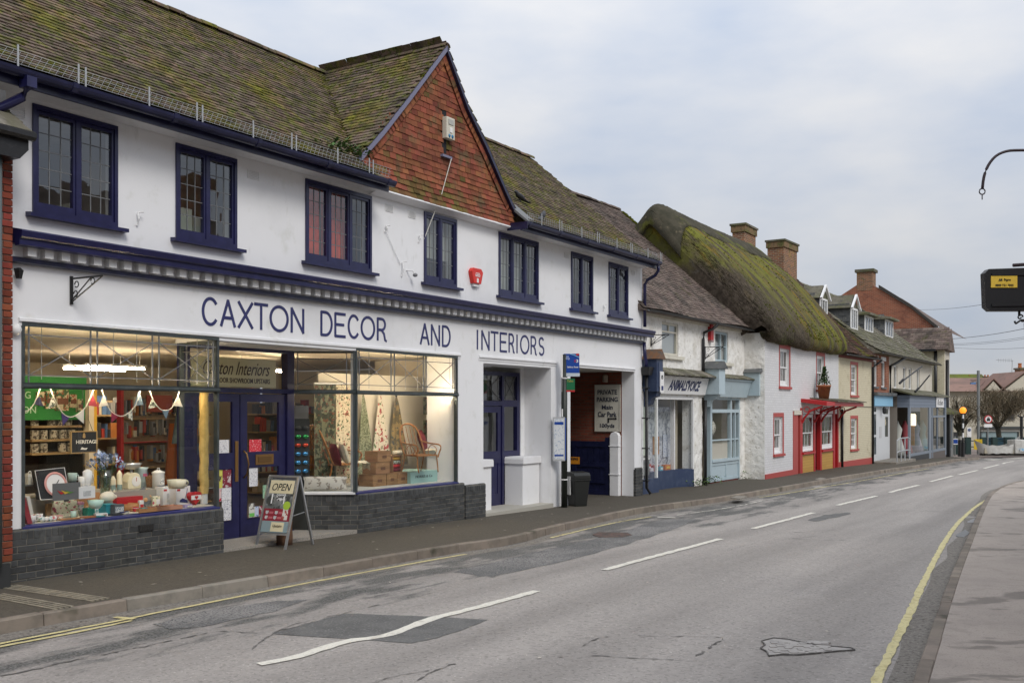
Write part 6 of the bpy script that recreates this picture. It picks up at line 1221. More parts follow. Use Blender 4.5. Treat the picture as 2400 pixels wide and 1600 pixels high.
# roof
za_ = 8.55; BP = [(-.28, 4.42), (.3, 4.98), (1.5, 6.05), (4.3, za_)]
BRF = shell(BH, BP, -.35, 7.35, 8.5, M['roof_tile2']); bend = lambda x: -.10*math.sin(max(0, min(1, x/7.4))*math.pi)
rows(BRF, BP, -.35, 7.36, lambda u, v: True, M['roof_tile2'], .105, .17, sag=lambda x: bend(x)*.4+.03*math.sin(x*1.3))
ridge_run(BRF, (-.3, 4.3, za_+.02), (7.3, 4.3, za_+.02), m=M['roof_tile2'])
mb = MB()
for i in range(500):
    k = RN(0, 1); v = -.2+k*4.4; mb.ball((7.34+random.gauss(0, .04), v, interp(BP, v)+.05), RN(.03, .07), RN(.04, .08), RN(.02, .05), 5, 3)
tag(obj('moss_cushions', mb, M['moss'], BRF), kind='stuff')
obj('eaves_board', B_(-.1, 7.5, -.05, -.002, 4.3, 4.40), M['offwhite'], BH)
gutter(BH, -.2, 4.3, -.33, 4.40, M['black']); gutter(BH, 4.32, 7.4, -.33, 4.39, M['black'])
pipe(BH, 'downpipe', [(4.35, -.33, 4.33), (4.30, -.20, 4.22), (3.98, -.07, 4.10), (3.95, -.06, 3.9), (3.95, -.06, 2.35)], .04, M['black']); pipe(BH, 'downpipe', [(4.0, -.10, 2.2), (4.02, -.09, 1.0), (4.02, -.09, -.3)], .045, M['black'])
# charity shop front
cs = obj('shop_front', (lambda mb: (mb.box(1.05, 1.12, .30, .42, .28, 2.25), mb.box(2.76, 2.82, .30, .42, .28, 2.25), mb.box(.12, 3.40, .0, .44, 2.20, 2.34), mb.box(3.36, 3.42, .0, .06, .28, 2.2), mb.box(.12, .18, .0, .06, .1, 2.2), mb.box(.98, 1.05, .0, .06, .1, 2.2), mb)[-1])(MB()), M['white'], BH)
pane(cs, 1.12, 2.76, .30, 2.2, .35, M['glass_shop'], .001); pane(cs, .18, .98, .16, 2.2, .03, M['glass_shop'], .001)
sp = obj('side_glass', MB().quad((2.82, .36, .28), (3.38, .03, .28), (3.38, .03, 2.2), (2.82, .36, 2.2)), M['glass_shop'], cs)
obj('stall_riser', B_(1.05, 2.82, .28, .5, -.5, .29), NBLUE, cs); obj('stall_riser', MB().prism([(2.82, .28), (3.42, .0), (3.42, .3), (2.82, .5)], lambda a, b, d: (a, b, d), -.5, .29), NBLUE, cs); obj('stall_riser', B_(.10, 1.05, -.03, .2, -.5, .17), NBLUE, cs)
obj('fascia', MB().hexa([(.75, -.10, 2.34), (3.98, -.10, 2.34), (3.98, .0, 2.34), (.75, .0, 2.34), (.75, -.22, 2.80), (3.98, -.22, 2.80), (3.98, .0, 2.80), (.75, .0, 2.80)]), M['white'], cs)
fl = fit_text("ANIMALS'VOICE", 2.1, .30, c('animals_navy', (.02, .03, .10), .5), cs, (1.38, -.128, 2.43), rot=(.255, 0, 0), shear=.35, bold=.028)
rr = random.Random(4); x = .72
while x < 3.95: w_ = rr.uniform(.3, .55); obj('stone_slate', MB().hexa([(x, -.42, 2.82), (x+w_-.02, -.42, 2.82), (x+w_-.02, .0, 2.99), (x, .0, 2.99), (x, -.42, 2.855), (x+w_-.02, -.42, 2.85), (x+w_-.02, .0, 3.03), (x, .0, 3.03)]), M['slate_moss'], cs); x += w_
iv = room(BH, .1, 3.45, .51, 1.6, -.2, 2.3, M['room']); obj('window_board', B_(1.12, 2.76, .52, 1.0, .25, .285), M['offwhite'], cs)
obj('poster_wall', B_(1.4, 3.35, .60, .62, .3, 2.0), poster('posters', (.55, .57, .62), (.3, .32, .38), 9, .5, .54), cs)
def bthing(fac, name, label, cat, u, v, z, parts, group=None):
    t = thing(name, label, cat, fac.w(u, v, z), fac.ang, group)
    for n_, b, m_ in parts: obj(n_, MB().box(*b), m_, t)
    return t
bthing(B, 'picture_frame', 'small wooden framed picture in the charity shop window', 'picture', 2.0, .565, .72, [('frame', (0, .36, 0, .03, 0, .48), WOOD), ('print', (.07, .29, -.006, -.001, .09, .39), c('pic_green', (.08, .10, .07), .7))])
bthing(B, 'notice_sheet', 'white printed price sheets beside the framed picture', 'notice', 2.62, .57, .62, [('sheet', (0, .34, 0, .01, 0, .62), poster('nt_blue', (.68, .7, .74), (.2, .28, .5), 30, .52, .56, (.2, 1, 3)))])
for i, (u, w_, h, m_, lb) in enumerate([(1.25, .22, .20, c('helmet_red', (.5, .03, .03), .4), 'red rounded toy in the charity shop window'), (1.62, .34, .15, c('wine_box', (.35, .03, .04), .5), 'row of dark red boxes in the charity shop window'), (1.30, .2, .10, c('lilac_box', (.5, .45, .55), .6), 'small lilac box at the front of the charity shop window'), (1.9, .2, .11, c('aqua_box', (.15, .4, .5), .6), 'aqua box at the front of the charity shop window'), (2.25, .34, .14, c('orange_box', (.55, .17, .05), .6), 'orange box with a yellow card at the front of the charity shop window')]):
    t = bthing(B, 'toy_box', lb, 'box', u+.15, .40 if i > 1 else .46, .287, [('body', (0, w_, 0, .12, 0, h), m_), ('label_card', (w_*.2, w_*.8, -.006, -.001, h*.3, h*.7), CARD if i != 4 else c('lemon', (.65, .42, .05), .4))])
bthing(B, 'pane_reflection', 'pale green screen painted as a sheet behind the narrow left window of the charity shop', 'reflection', .2, .25, .75, [('reflection', (0, .76, 0, .02, 0, 1.4), c('pale_green_s', (.5, .56, .46), .8))])  # pale green sheet imitates the reflection in this pane
bthing(B, 'grey_crate', 'grey crate of goods behind the narrow left window of the charity shop', 'crate', .25, .15, .25, [('body', (0, .6, 0, .3, 0, .4), c('crate_grey', (.16, .17, .17), .6)), ('lid', (0, .62, -.01, .31, .4, .43), CARD)])
# dark blue console box at the shop boundary
t = thing('console_box', 'dark blue console box with a rusty gabled top beside the black downpipe', 'console', B.w(.12, 0, 0), B.ang); bx_ = obj('body', B_(0, .36, -.40, .0, 2.38, 3.22), NBLUE, t)
obj('roof', MB().prism([(-.05, 3.19), (.41, 3.19), (.18, 3.44)], lambda a, b, d: (a, d, b), -.46, .0), mk('rusty_lead', (.20, .10, .05), [((.10, .09, .08), 6, .4, .65)], rough=.8), t); obj('panel', B_(.07, .29, -.415, -.401, 2.5, 3.1), NBLUE, t); obj('corbel', MB().prism([(-.37, 2.38), (-.34, 2.26), (-.22, 2.22), (-.15, 2.06), (0, 2.0), (0, 2.38)], lambda v, z, d: (d, v, z), .08, .32), NBLUE, t)
t = bthing(B, 'number_plate', 'white plate with a navy square on the dark blue console box', 'sign', .26, -.43, 2.36, [('plate', (0, .22, 0, .014, 0, .52), CARD), ('navy_square', (.06, .17, -.006, -.001, .05, .16), c('print_blue', (.03, .04, .14), .6))]); fit_text('85', .11, .10, DK, t, (.055, -.003, .33), bold=.02)
# pale blue shop front
ps = obj('shop_front', MB().hexa([(4.85, -.12, 2.30), (7.30, -.12, 2.30), (7.30, .0, 2.30), (4.85, .0, 2.30), (4.85, -.26, 2.78), (7.30, -.26, 2.78), (7.30, .0, 2.78), (4.85, .0, 2.78)]), PBLUE, BH)
obj('fascia_moulding', B_(4.85, 7.30, -.30, -.001, 2.782, 2.83), PBLUE, ps)
x = 4.85
while x < 7.25: w_ = rr.uniform(.3, .5); obj('stone_slate', MB().hexa([(x, -.36, 2.84), (x+w_-.02, -.36, 2.84), (x+w_-.02, .0, 2.96), (x, .0, 2.96), (x, -.36, 2.87), (x+w_-.02, -.36, 2.87), (x+w_-.02, .0, 2.99), (x, .0, 2.99)]), M['slate_moss'], ps); x += w_
for u, lb in ((4.02, .0), (7.32, .0)):
    k = obj('console', B_(u, u+.46, -.5, .0, 2.36, 3.10), PBLUE, ps); obj('cap', MB().prism([(u-.06, 3.08), (u+.52, 3.08), (u+.23, 3.30)], lambda a, b, d: (a, d, b), -.57, .0), M['slate'], k); obj('bracket', MB().prism([(-.42, 2.36), (-.36, 2.25), (-.2, 2.20), (-.12, 2.02), (0, 1.98), (0, 2.36)], lambda v, z, d: (d, v, z), u+.12, u+.34), PBLUE, k)
mb = MB(); bq = [(4.72, .0), (6.75, .0), (7.0, .28)]
mb.box(4.62, 4.76, .0, .14, -.16, 2.30); mb.box(6.22, 6.32, .0, .1, .44, 2.28); mb.box(6.92, 7.02, .0, .14, -.16, 2.3); mb.box(4.76, 6.22, .0, .1, 1.84, 1.94); mb.box(6.32, 6.92, .0, .1, 1.84, 1.94); mb.box(4.76, 6.92, .0, .1, 2.22, 2.30); mb.box(4.76, 6.92, -.02, .12, .40, .48); mb.box(6.59, 6.65, .0, .08, .48, 1.84); mb.box(4.76, 6.92, .02, .1, -.16, -.08); mb.box(4.76, 6.92, .02, .1, .3, .40); mb.box(5.9, 5.98, .02, .1, -.08, .30); mb.box(4.76, 6.22, .02, .07, 1.02, 1.06); mb.box(6.32, 6.92, .02, .07, 1.02, 1.06)
bw = obj('bay_window', mb, PBLUE, BH)
for a, b in ((4.76, 6.22), (6.32, 6.59), (6.65, 6.92)): pane(bw, a, b, .48, 1.02, .05, M['glass_shop']); pane(bw, a, b, 1.06, 1.84, .05, M['glass_shop']); pane(bw, a, b, 1.94, 2.22, .05, M['glass_shop'])
obj('panel', B_(4.76, 6.92, .04, .09, -.08, .30), PBLUE, bw); obj('red_plinth', B_(4.7, 6.98, .05, .2, -.5, -.161), c('plinth_red', (.25, .06, .05), .7), bw)
mb = MB(); frame_rect(mb, 4.02, 4.60, -.12, 1.95, .09, .28, .33, .6, .12); d = obj('door', mb, PBLUE, BH); pane(d, 4.11, 4.51, .48, 1.83, .3, M['glass_shop']); obj('door_frame', (lambda mb: (mb.box(3.95, 4.015, .26, .36, -.2, 2.28), mb.box(4.605, 4.62, .26, .36, -.2, 2.28), mb.box(4.015, 4.605, .26, .36, 1.96, 2.04), mb)[-1])(MB()), PBLUE, BH); pane(d, 4.02, 4.6, 2.04, 2.28, .3, M['glass_shop'])
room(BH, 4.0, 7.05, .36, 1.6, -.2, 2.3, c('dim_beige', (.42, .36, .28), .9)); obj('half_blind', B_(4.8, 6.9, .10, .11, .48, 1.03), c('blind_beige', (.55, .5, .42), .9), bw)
t = thing('ornament_globe', 'pale filigree globe lamp shade in the pale blue bay window', 'ornament', B.w(5.35, .35, 1.06), B.ang); obj('shade', MB().ball((0, 0, .33), .27, .2, .27, 12, 8), poster('filigree', (.6, .58, .52), (.2, .16, .1), 22, .5, .56), t, smooth=True); obj('base', MB().lathe([(.08, 0), (.05, .08)], 10), WOOD, t)
bthing(B, 'alarm_box', 'narrow red alarm box on the roughcast wall beside the downpipe', 'alarm', 4.42, -.10, 3.92, [('case', (0, .2, 0, .1, 0, .44), POST), ('foot', (.02, .18, -.01, .1, -.06, -.001), c('alarm_foot', (.3, .2, .2), .5))])
wall_bracket(B, 'sign_bracket', .62, 0, 3.82, .5, .28, 'thin iron bracket on the roughcast wall left of its upper window', M['black']); wall_bracket(B, 'sign_bracket', 4.2, 0, 3.70, .55, .35, 'thin iron bracket on the roughcast wall beside the blue casement', M['black'])
mb = MB()
for i in range(260):
    p = B.w(*random.choice([(3.7, -.05), (4.3, -.05), (4.7, -.1), (7.2, -.1), (3.4, -.1)]), 0)+Vector((random.gauss(0, .16), random.gauss(0, .12), 0)); p.z = zg(p.x, p.y)+RN(0, .22); a = RN(0, 6.3); L = RN(.03, .07); q = Vector((math.cos(a), math.sin(a), .6))*L; s_ = Vector((-math.sin(a), math.cos(a), 0))*L*.4; mb.quad(p, p+q*.5+s_, p+q, p+q*.5-s_)
tag(obj('weeds', mb, mk('weed_low', (.07, .12, .03), rnd=.4)), kind='stuff')

# ---------------------------------------------------------------- thatched house
TH = root(T, 'thatched_house', 'white painted brick house with a thick mossy thatched roof and red window trim', 'house'); TE = 9.42; TH.scale = (1.0235, 1.0235, 1.0235)
def mossy(m, dark):
    """moss grows on the upper, drier part; the eave and verge stay bare straw"""
    t = m.node_tree; N = t.nodes; L = t.links; p = N['Principled BSDF']; s = p.inputs['Base Color'].links[0].from_socket; o = N.new('ShaderNodeTexCoord').outputs['Object']; d = N.new('ShaderNodeVectorMath'); d.operation = 'DOT_PRODUCT'; L.new(o, d.inputs[0]); d.inputs[1].default_value = (.22, 0, .5)
    n = N.new('ShaderNodeTexNoise'); n.inputs['Scale'].default_value = 1.1; n.inputs['Detail'].default_value = 8; n.inputs['Roughness'].default_value = .65; L.new(o, n.inputs[0]); a = N.new('ShaderNodeMath'); a.operation = 'MULTIPLY_ADD'; L.new(n.outputs[0], a.inputs[0]); a.inputs[1].default_value = 1.7; L.new(d.outputs['Value'], a.inputs[2])
    r = N.new('ShaderNodeMapRange'); r.interpolation_type = 'SMOOTHSTEP'; L.new(a.outputs[0], r.inputs[0]); r.inputs[1].default_value = 3.35; r.inputs[2].default_value = 4.5; x = N.new('ShaderNodeMix'); x.data_type = 'RGBA'; L.new(r.outputs[0], x.inputs[0]); L.new(s, x.inputs[7])
    n2 = N.new('ShaderNodeTexNoise'); n2.inputs['Scale'].default_value = 9; n2.inputs['Detail'].default_value = 6; L.new(o, n2.inputs[0]); c2 = N.new('ShaderNodeValToRGB'); L.new(n2.outputs[0], c2.inputs[0]); c2.color_ramp.elements[0].position = .35; c2.color_ramp.elements[1].position = .68; c2.color_ramp.elements[0].color = (*dark, 1); c2.color_ramp.elements[1].color = (*[q*2.3 for q in dark], 1); L.new(c2.outputs[0], x.inputs[6]); L.new(x.outputs[2], p.inputs['Base Color'])
tw_ = [(1.54, 2.62, 2.64, 3.82), (6.12, 7.16, 2.62, 3.80), (.92, 1.86, .53, 1.66)]
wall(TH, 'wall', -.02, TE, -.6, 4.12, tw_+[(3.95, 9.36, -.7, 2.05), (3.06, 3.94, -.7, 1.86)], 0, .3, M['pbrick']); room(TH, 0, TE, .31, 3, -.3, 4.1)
wall(TH, 'side_wall', 0, 1.6, -.6, 4.2, [], 0, .02, M['rough'], fn=lambda u, v, z: (-.05+v, u+.0, z), subdiv=.10, jit=.007)
obj('plinth', B_(-.03, 3.05, -.03, -.002, -.6, -.06), SALMON, TH)
for a, b, p, q in tw_: sash(TH, a, b, p, q, .06, 3, 1, sur=SALMON, sill=SALMON, st=.13)
d = obj('door_frame', (lambda mb: (mb.box(3.06, 3.62, -.02, .30, -.4, 1.84), mb.box(3.90, 3.96, -.02, .30, -.4, 1.84), mb)[-1])(MB()), SALMON, TH); obj('door', B_(3.62, 3.9, .12, .2, -.32, 1.72), POST, TH); obj('door_head', B_(3.1, 3.98, -.05, .2, 1.72, 1.86), M['offwhite'], TH)
# shop window pair under the canopy
for a, b in ((4.22, 5.70), (6.82, 8.50)):
    w = sash(TH, a, b, .47, 1.72, .02, 3, 1, fm=M['white']); obj('sill', B_(a-.05, b+.05, -.07, .09, .38, .449), POST, w)
    obj('stall_panel', B_(a, b, .0, .1, -.6, .38), mk('ochre_boards', (.48, .27, .06), brick=((.50, .29, .07), (.46, .26, .06), (.34, .18, .04), 3.0, .095, .006), rough=.6), TH)
mb = MB(); [mb.box(a, b, -.02, .12, -.6, 1.95) for a, b in ((3.97, 4.20), (5.72, 5.90), (6.58, 6.80), (8.52, 8.78), (9.2, 9.36))]; obj('shop_post', mb, POST, TH) if 0 else [obj('shop_post', B_(a, b, -.02, .12, -.6, 1.95), POST, TH) for a, b in ((3.97, 4.20), (5.72, 5.90), (6.58, 6.80), (8.52, 8.78), (9.2, 9.36))]
obj('fascia', B_(3.97, 9.36, .0, .12, 1.74, 2.06), M['white'], TH); obj('door', B_(5.90, 6.58, .2, .26, -.4, 1.74), c('door_grey', (.16, .15, .15), .5), TH); obj('door', B_(8.78, 9.2, .16, .24, -.4, 1.74), POST, TH)
[obj('fascia_print', B_(a, b, -.004, -.0005, 1.83, 1.97), poster('fascia_pr', (.66, .66, .65), (.36, .36, .36), 16, .53, .58), TH) for a, b in ((4.5, 5.3), (6.9, 8.4))]
cpy = obj('canopy', MB().hexa([(4.05, -.85, 2.02), (9.75, -.85, 2.02), (9.45, .0, 2.14), (4.05, .0, 2.14), (4.05, -.85, 2.15), (9.75, -.85, 2.15), (9.45, .0, 2.26), (4.05, .0, 2.26)]), POST, TH)
x = 5.2
while x < 9.7: w_ = rr.uniform(.3, .5); obj('slate', MB().hexa([(x, -.95, 2.155), (x+w_-.02, -.95, 2.155), (x+w_-.02, .0, 2.275), (x, .0, 2.275), (x, -.95, 2.20), (x+w_-.02, -.95, 2.19), (x+w_-.02, .0, 2.31), (x, .0, 2.31)]), M['slate_moss'], cpy); x += w_
for u in (4.12, 5.8, 6.7, 9.28):
    br = obj('bracket', MB().tube([(u, -.02, 1.45), (u, -.10, 1.62), (u, -.30, 1.85), (u, -.70, 2.0)], .035, 6), POST, cpy); obj('ring', MB().tube([(u, -.17+.09*math.cos(a), 1.90+.09*math.sin(a)) for a in [k*.57 for k in range(12)]], .016, 5), POST, br)
t = thing('potted_shrub', 'small dark evergreen shrub in a terracotta pot standing on the slate canopy', 'potted plant', T.w(T.u(1931, -.35), -.35, 2.26), T.ang); obj('pot', MB().lathe([(.16, 0), (.235, .48), (.25, .48), (.25, .55), (.21, .55), (.20, .46)], 16), mk('terracotta', (.33, .12, .05), [((.22, .08, .035), 6, .4, .7)], rough=.8), t, smooth=True); mb = MB()
for i in range(420):
    k = RN(0, 1); p = Vector((random.gauss(0, .10)*(1.1-k)+.10*k, random.gauss(0, .10)*(1.1-k), .55+k*.62)); a = RN(0, 6.3); q = Vector((math.cos(a), math.sin(a), RN(.2, 1.2)))*.07; s_ = Vector((-math.sin(a), math.cos(a), 0))*.03; mb.quad(p, p+q*.5+s_, p+q, p+q*.5-s_)
tag(obj('foliage', mb, mk('conifer', (.035, .075, .015), [((.06, .12, .03), 9, .4, .6)], rnd=.4), t), kind='stuff')
# thatch: thick rounded blanket
M['thatch'] = mk('weathered_thatch', (.095, .075, .05), [((.125, .10, .072), 5, .42, .68, (2.2, .5, .5), 6), ((.05, .043, .032), 1.6, .44, .7, (1.6, .5, .5)), ((.15, .155, .03), .9, .42, .58, (2, .5, .5), 9), ((.20, .135, .022), 1.6, .52, .66, (2.2, .5, .5), 9), ((.15, .145, .125), 5, .60, .72, (2, .35, .35), 5)], rough=1, bump=1.0, bscale=40, bstretch=(2.5, .4, .4), spec=.05, coord='obj')
mossy(M['thatch'], (.042, .034, .027))
M['thatch_ridge'] = mk('ridge_thatch', (.075, .068, .05), [((.05, .048, .035), 2.5, .4, .65), ((.11, .115, .03), .8, .52, .66), ((.15, .125, .085), 4, .6, .74)], rough=1, bump=1., bscale=60, spec=.05)
tp = [(.05, 3.98), (-.20, 4.0), (-.33, 4.09), (-.37, 4.26), (-.29, 4.56), (.06, 5.12), (1.2, 6.52), (2.3, 7.55), (3.05, 8.14), (3.35, 8.22)]
tpv = [Vector((a, b, 0)) for a, b in tp]; tps = smooth(tpv, 4); nT = len(tps); rr = random.Random(2)
def tnoise(u, j): return .028*math.sin(u*1.7+j*.25)+.014*math.sin(u*4.1+.8*j)
UL, UR = -.78, TE+.02
tprof = lambda k: tps[int(k)].lerp(tps[min(int(k)+1, nT-1)], k-int(k))
def tnorm(k):
    d = (tprof(min(k+.5, nT-1))-tprof(max(k-.5, 0))).normalized(); return Vector((-d.y, d.x, 0)) if -d.y < 0 or d.x > 0 else Vector((d.y, -d.x, 0))
def tdrop(u):
    """the blanket rolls over at both verges"""
    a = max(0, 1-(u-UL)/.95); b = max(0, 1-(UR-u)/.35)
    return .62*(1-math.sqrt(max(0, 1-a*a)))+.22*(1-math.sqrt(max(0, 1-b*b)))
def tpoint(u, k, out=0):
    p = tprof(k); n = tnorm(k); dr = tdrop(u); f = (u-UL)/(UR-UL); nz_ = tnoise(u, k)*.6
    sag = -.07*math.sin(f*math.pi)*(1 if p.x < .5 else .5)
    lowf = max(0, min(1, (p.y-4.3)/.8)); dr *= .35+.65*lowf
    q = Vector((p.x, p.y, 0))-n*(dr-nz_-out)
    u += .42*max(0, min(1, 1-(p.y-4.3)/1.8))*max(0, 1-(u-UL)/1.2)
    return Vector((u, q.x, q.y+sag))
US = [UL+(UR-UL)*(x**1.5) for x in [i/100 for i in range(101)]]
thm = MB().grid(lambda i, j: tuple(tpoint(US[round(i*100)], j*(nT-1))+Vector((rr.uniform(-.01, .01), rr.uniform(-.012, .012), rr.uniform(-.012, .012)))), 100, nT-1)
n3 = lambda k: Vector((0, tnorm(k).x, tnorm(k).y)); ks = [j*.5 for j in range(2*nT-1) if tprof(j*.5).y > 4.5]; n0 = len(thm.v); thm.v += [tuple(tpoint(UL, k)) for k in ks]+[tuple(tpoint(UL, k)+Vector((.05, 0, 0))-n3(k)*.5) for k in ks]+[tuple(tpoint(UL, k)+Vector((.35, 0, 0))-n3(k)*2.3) for k in ks]; nk = len(ks); thm.f += [(n0+i+1+r*nk, n0+i+r*nk, n0+nk+i+r*nk, n0+nk+i+1+r*nk) for i in range(nk-1) for r in (0, 1)]
TR = obj('thatched_roof', thm, M['thatch'], TH, smooth=True)
obj('back_slope', MB().add([(UL, 3.3, 7.4), (0, 3.35, 8.1), (TE, 3.35, 8.1), (TE, 7, 4.2), (UL, 7, 4.2)], [(0, 1, 2, 3, 4)]), M['thatch'], TR)
mb = MB()
M['straw'] = mk('loose_straw', (.13, .105, .07), [((.10, .11, .03), 1.2, .45, .62), ((.19, .15, .09), 6, .55, .7)], rough=1, rnd=.5)
for i in range(24000):
    u = rr.uniform(UL, UR) if rr.random() < .8 else UL+abs(rr.gauss(0, .25)); k = (nT-1.01)*rr.random()**1.15; c0 = tpoint(u, k, rr.uniform(-.02, .02)); e = tpoint(u+rr.uniform(-.03, .03), max(0, k-rr.uniform(.25, .8)), rr.uniform(0, .045)); w_ = rr.uniform(.004, .010); mb.add([c0-Vector((w_, 0, 0)), c0+Vector((w_, 0, 0)), e], [(0, 1, 2)])
tag(obj('straw_ends', mb, M['straw'], TR), kind='stuff')
mb = MB()
for i in range(2600):
    u = rr.uniform(UL+.9, UR-.1); k = nT*rr.uniform(.36, .92); g = math.sin(u*1.9+k*.35)+math.sin(u*.8-k*.22+1)
    if g < rr.uniform(-.6, 1.5): continue
    q = tpoint(u, k, -.012); s_ = rr.uniform(.012, .035); mb.ball(tuple(q), s_*1.2, s_*1.9, s_*.8, 5, 3)
tag(obj('moss_cushions', mb, M['moss'], TR), kind='stuff')
rp_ = smooth([Vector((a, b, 0)) for a, b in [(2.38, 7.60), (2.42, 7.72), (2.98, 8.20), (3.34, 8.40), (3.7, 8.15), (4.4, 7.4)]], 3)
def rcap(i, j):
    u = UL-.02+(UR-.6-UL)*i; f = min(15, int(j*15+.5)); p = rp_[f]; a = max(0, 1-(u-UL)/.8); dr = .55*(1-math.sqrt(max(0, 1-a*a)))
    return (u+.30*abs(p.x-3.34)*a*0, p.x+rr.uniform(-.012, .012), p.y-dr*(.6+.8*abs(p.x-3.34))-.06*math.sin(i*3.14)+rr.uniform(-.012, .012)+.025*math.sin(u*9)*(f == 0))
mb = MB(); mb.grid(lambda i, j: rcap(i**1.3, j), 80, 15)
# the cap turns down over the near end as a small half hip
e0 = [rcap(0, j/15) for j in range(16)]; mb.add(e0+[(UL-.02-.20*math.sin((j/15)*math.pi)**.7, q_[1], q_[2]-.22-.22*math.sin((j/15)*math.pi)) for j, q_ in enumerate(e0)]+[(UL+.15, q_[1], q_[2]-.48) for q_ in e0], [(j+1, j, 16+j, 17+j) for j in range(15)]+[(17+j, 16+j, 32+j, 33+j) for j in range(15)])
obj('end_face', MB().add([(UL+.02-.05*math.sin((j/15)*math.pi), q_[1], q_[2]-.3) for j, q_ in enumerate(e0)]+[(UL+.2, q_[1], q_[2]-2.1) for q_ in e0], [(j+1, j, 16+j, 17+j) for j in range(15)]), M['thatch'], TR, smooth=True)
obj('ridge_cap', mb, M['thatch_ridge'], TR, smooth=True)
def chimney(parent, u, v, z0, z1, w, d, m, capm=None, bands=True):
    k = obj('chimney', B_(u-w/2, u+w/2, v-d/2, v+d/2, z0, z1-.34), m, parent); obj('corbel', B_(u-w/2-.05, u+w/2+.05, v-d/2-.05, v+d/2+.05, z1-.338, z1-.08), mk('mossy_corbel', (.2, .13, .07), [((.11, .11, .035), 4, .45, .65), ((.06, .045, .03), 7, .5, .7)], rough=1, bump=.6), k); obj('flaunching', B_(u-w/2-.09, u+w/2+.09, v-d/2-.09, v+d/2+.09, z1-.078, z1), M['slate_moss'], k)
    return k
def px_u(fac, px, v): return fac.u(px, v)
v = 3.9; u0, zt = T.uz(1711, 524, v); u1, _ = T.uz(1773, 524, v); chimney(TH, (u0+u1)/2+.1, v, 7.0, zt, (u1-u0)*.42, .5, M['chim'])

# ---------------------------------------------------------------- cream house
CH = root(C, 'cream_house', 'narrow cream painted brick house with red sills between the thatch and the orange brick shop', 'house'); CE = 5.0
cw = [(1.70, 2.62, 2.54, 3.76), (1.70, 2.62, .36, 1.58)]
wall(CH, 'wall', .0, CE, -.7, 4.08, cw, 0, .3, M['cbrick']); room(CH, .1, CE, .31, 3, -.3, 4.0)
for a, b, p, q in cw: sash(CH, a, b, p, q, .06, 3, 2, sur=SALMON, sill=SALMON, st=.12, net=True, bottom=.08)
obj('plinth', B_(.02, CE, -.03, -.002, -.8, -.10), SALMON, CH); obj('eaves_band', B_(.0, CE, -.03, -.002, 3.98, 4.08), c('band_red', (.2, .05, .04), .6), CH); obj('string_wire', MB().tube([(.0, -.02, 2.1), (CE, -.02, 2.06)], .012, 5), c('wire_grey', (.2, .18, .15), .6), CH)
CP = [(-.30, 4.12), (.2, 4.55), (1.6, 5.85), (3.55, 8.05)]; CRF = shell(CH, CP, -.05, CE+.02, 7, M['roof_tile3']); rows(CRF, CP, -.05, CE+.04, lambda u, v: True, M['roof_tile3'], .12, .18, sag=lambda x: .03*math.sin(x*2), t=.03); ridge_run(CRF, (.0, 3.55, 8.06), (CE, 3.55, 8.06), m=M['roof_tile3'])
gutter(CH, .0, CE+.1, -.36, 4.10, M['black']); pipe(CH, 'downpipe', [(CE+.15, -.36, 4.05), (CE+.05, -.2, 3.9), (CE-.12, -.06, 3.75), (CE-.12, -.06, -.5)], .045, M['black']); pipe(CH, 'downpipe', [(.28, -.06, 1.95), (.28, -.06, -.5)], .05, M['black'])
v = 3.6; u0, zt = C.uz(1797, 556, v); u1, zb = C.uz(1858, 556, v); chimney(CH, (u0+u1)/2, v-.1, 6.8, zt, (u1-u0)*.52, .72, M['chim'])

# ---------------------------------------------------------------- orange brick and white shop row with dormers
EH = root(E_, 'dormer_shop_row', 'shop row of orange brick and cream render with slate-hung dormers above a mossy roof', 'shop'); EE = 14.3
wall(EH, 'brick_wall', -.1, 3.35, 2.6, 4.4, [(.25, 1.0, 2.95, 4.1), (1.75, 2.6, 2.95, 4.1)], 0, .3, M['obrick'])
ew = [(4.4, 5.2), (6.5, 7.3), (7.9, 8.7), (10.0, 10.8)]
wall(EH, 'render_wall', 3.36, EE, 2.6, 4.4, [(a, b, 2.95, 4.02) for a, b in ew], 0, .3, mk('cream_render', (.58, .54, .46), [((.5, .45, .36), 1.5, .5, .75)], rough=.8)); room(EH, 0, EE, .31, 3, 2.6, 4.35)
for a, b, h in [(.25, 1.0, 4.1), (1.75, 2.6, 4.1)]+[(a, b, 4.02) for a, b in ew]:
    mb = MB(); frame_rect(mb, a, b, 2.95, h, .06, .05, .12); w = obj('window', mb, M['white'], EH); pane(w, a+.06, b-.06, 3.01, h-.06, .09, M['glass_far']); obj('blind', B_(a+.02, b-.02, .16, .17, 2.96, h), c('blind_cream', (.5, .47, .4), .9), w); obj('sill', B_(a-.06, b+.06, -.06, .05, 2.87, 2.949), M['slate'], w)
for u in (.20, 1.70): obj('keystone', B_(u, u+.95, -.02, -.001, 4.12, 4.30), M['white'], EH)
EP = [(-.40, 4.42), (.2, 4.78), (4.2, 8.0)]; ERF = shell(EH, EP, -.0, EE+.05, 8.5, M['slate_moss']); rows(ERF, EP, .0, EE+.05, lambda u, v: True, M['slate_moss'], .24, .34, t=.035); ridge_run(ERF, (.0, 4.2, 8.0), (EE, 4.2, 8.0), step=.45, m=M['slate_moss'])
gutter(EH, .0, EE+.1, -.46, 4.40, M['black']); pipe(EH, 'downpipe', [(4.6, -.46, 4.35), (3.9, -.15, 4.05), (3.38, -.06, 3.95), (3.38, -.06, 2.55)], .06, M['black'])
def roof_hit(px, py):
    lo, hi = -.5, 6.
    for _ in range(40):
        v_ = (lo+hi)/2; z = E_.uz(px, py, v_)[1]
        if z > interp(EP, v_): lo = v_
        else: hi = v_
    return E_.u(px, v_), v_, interp(EP, v_)
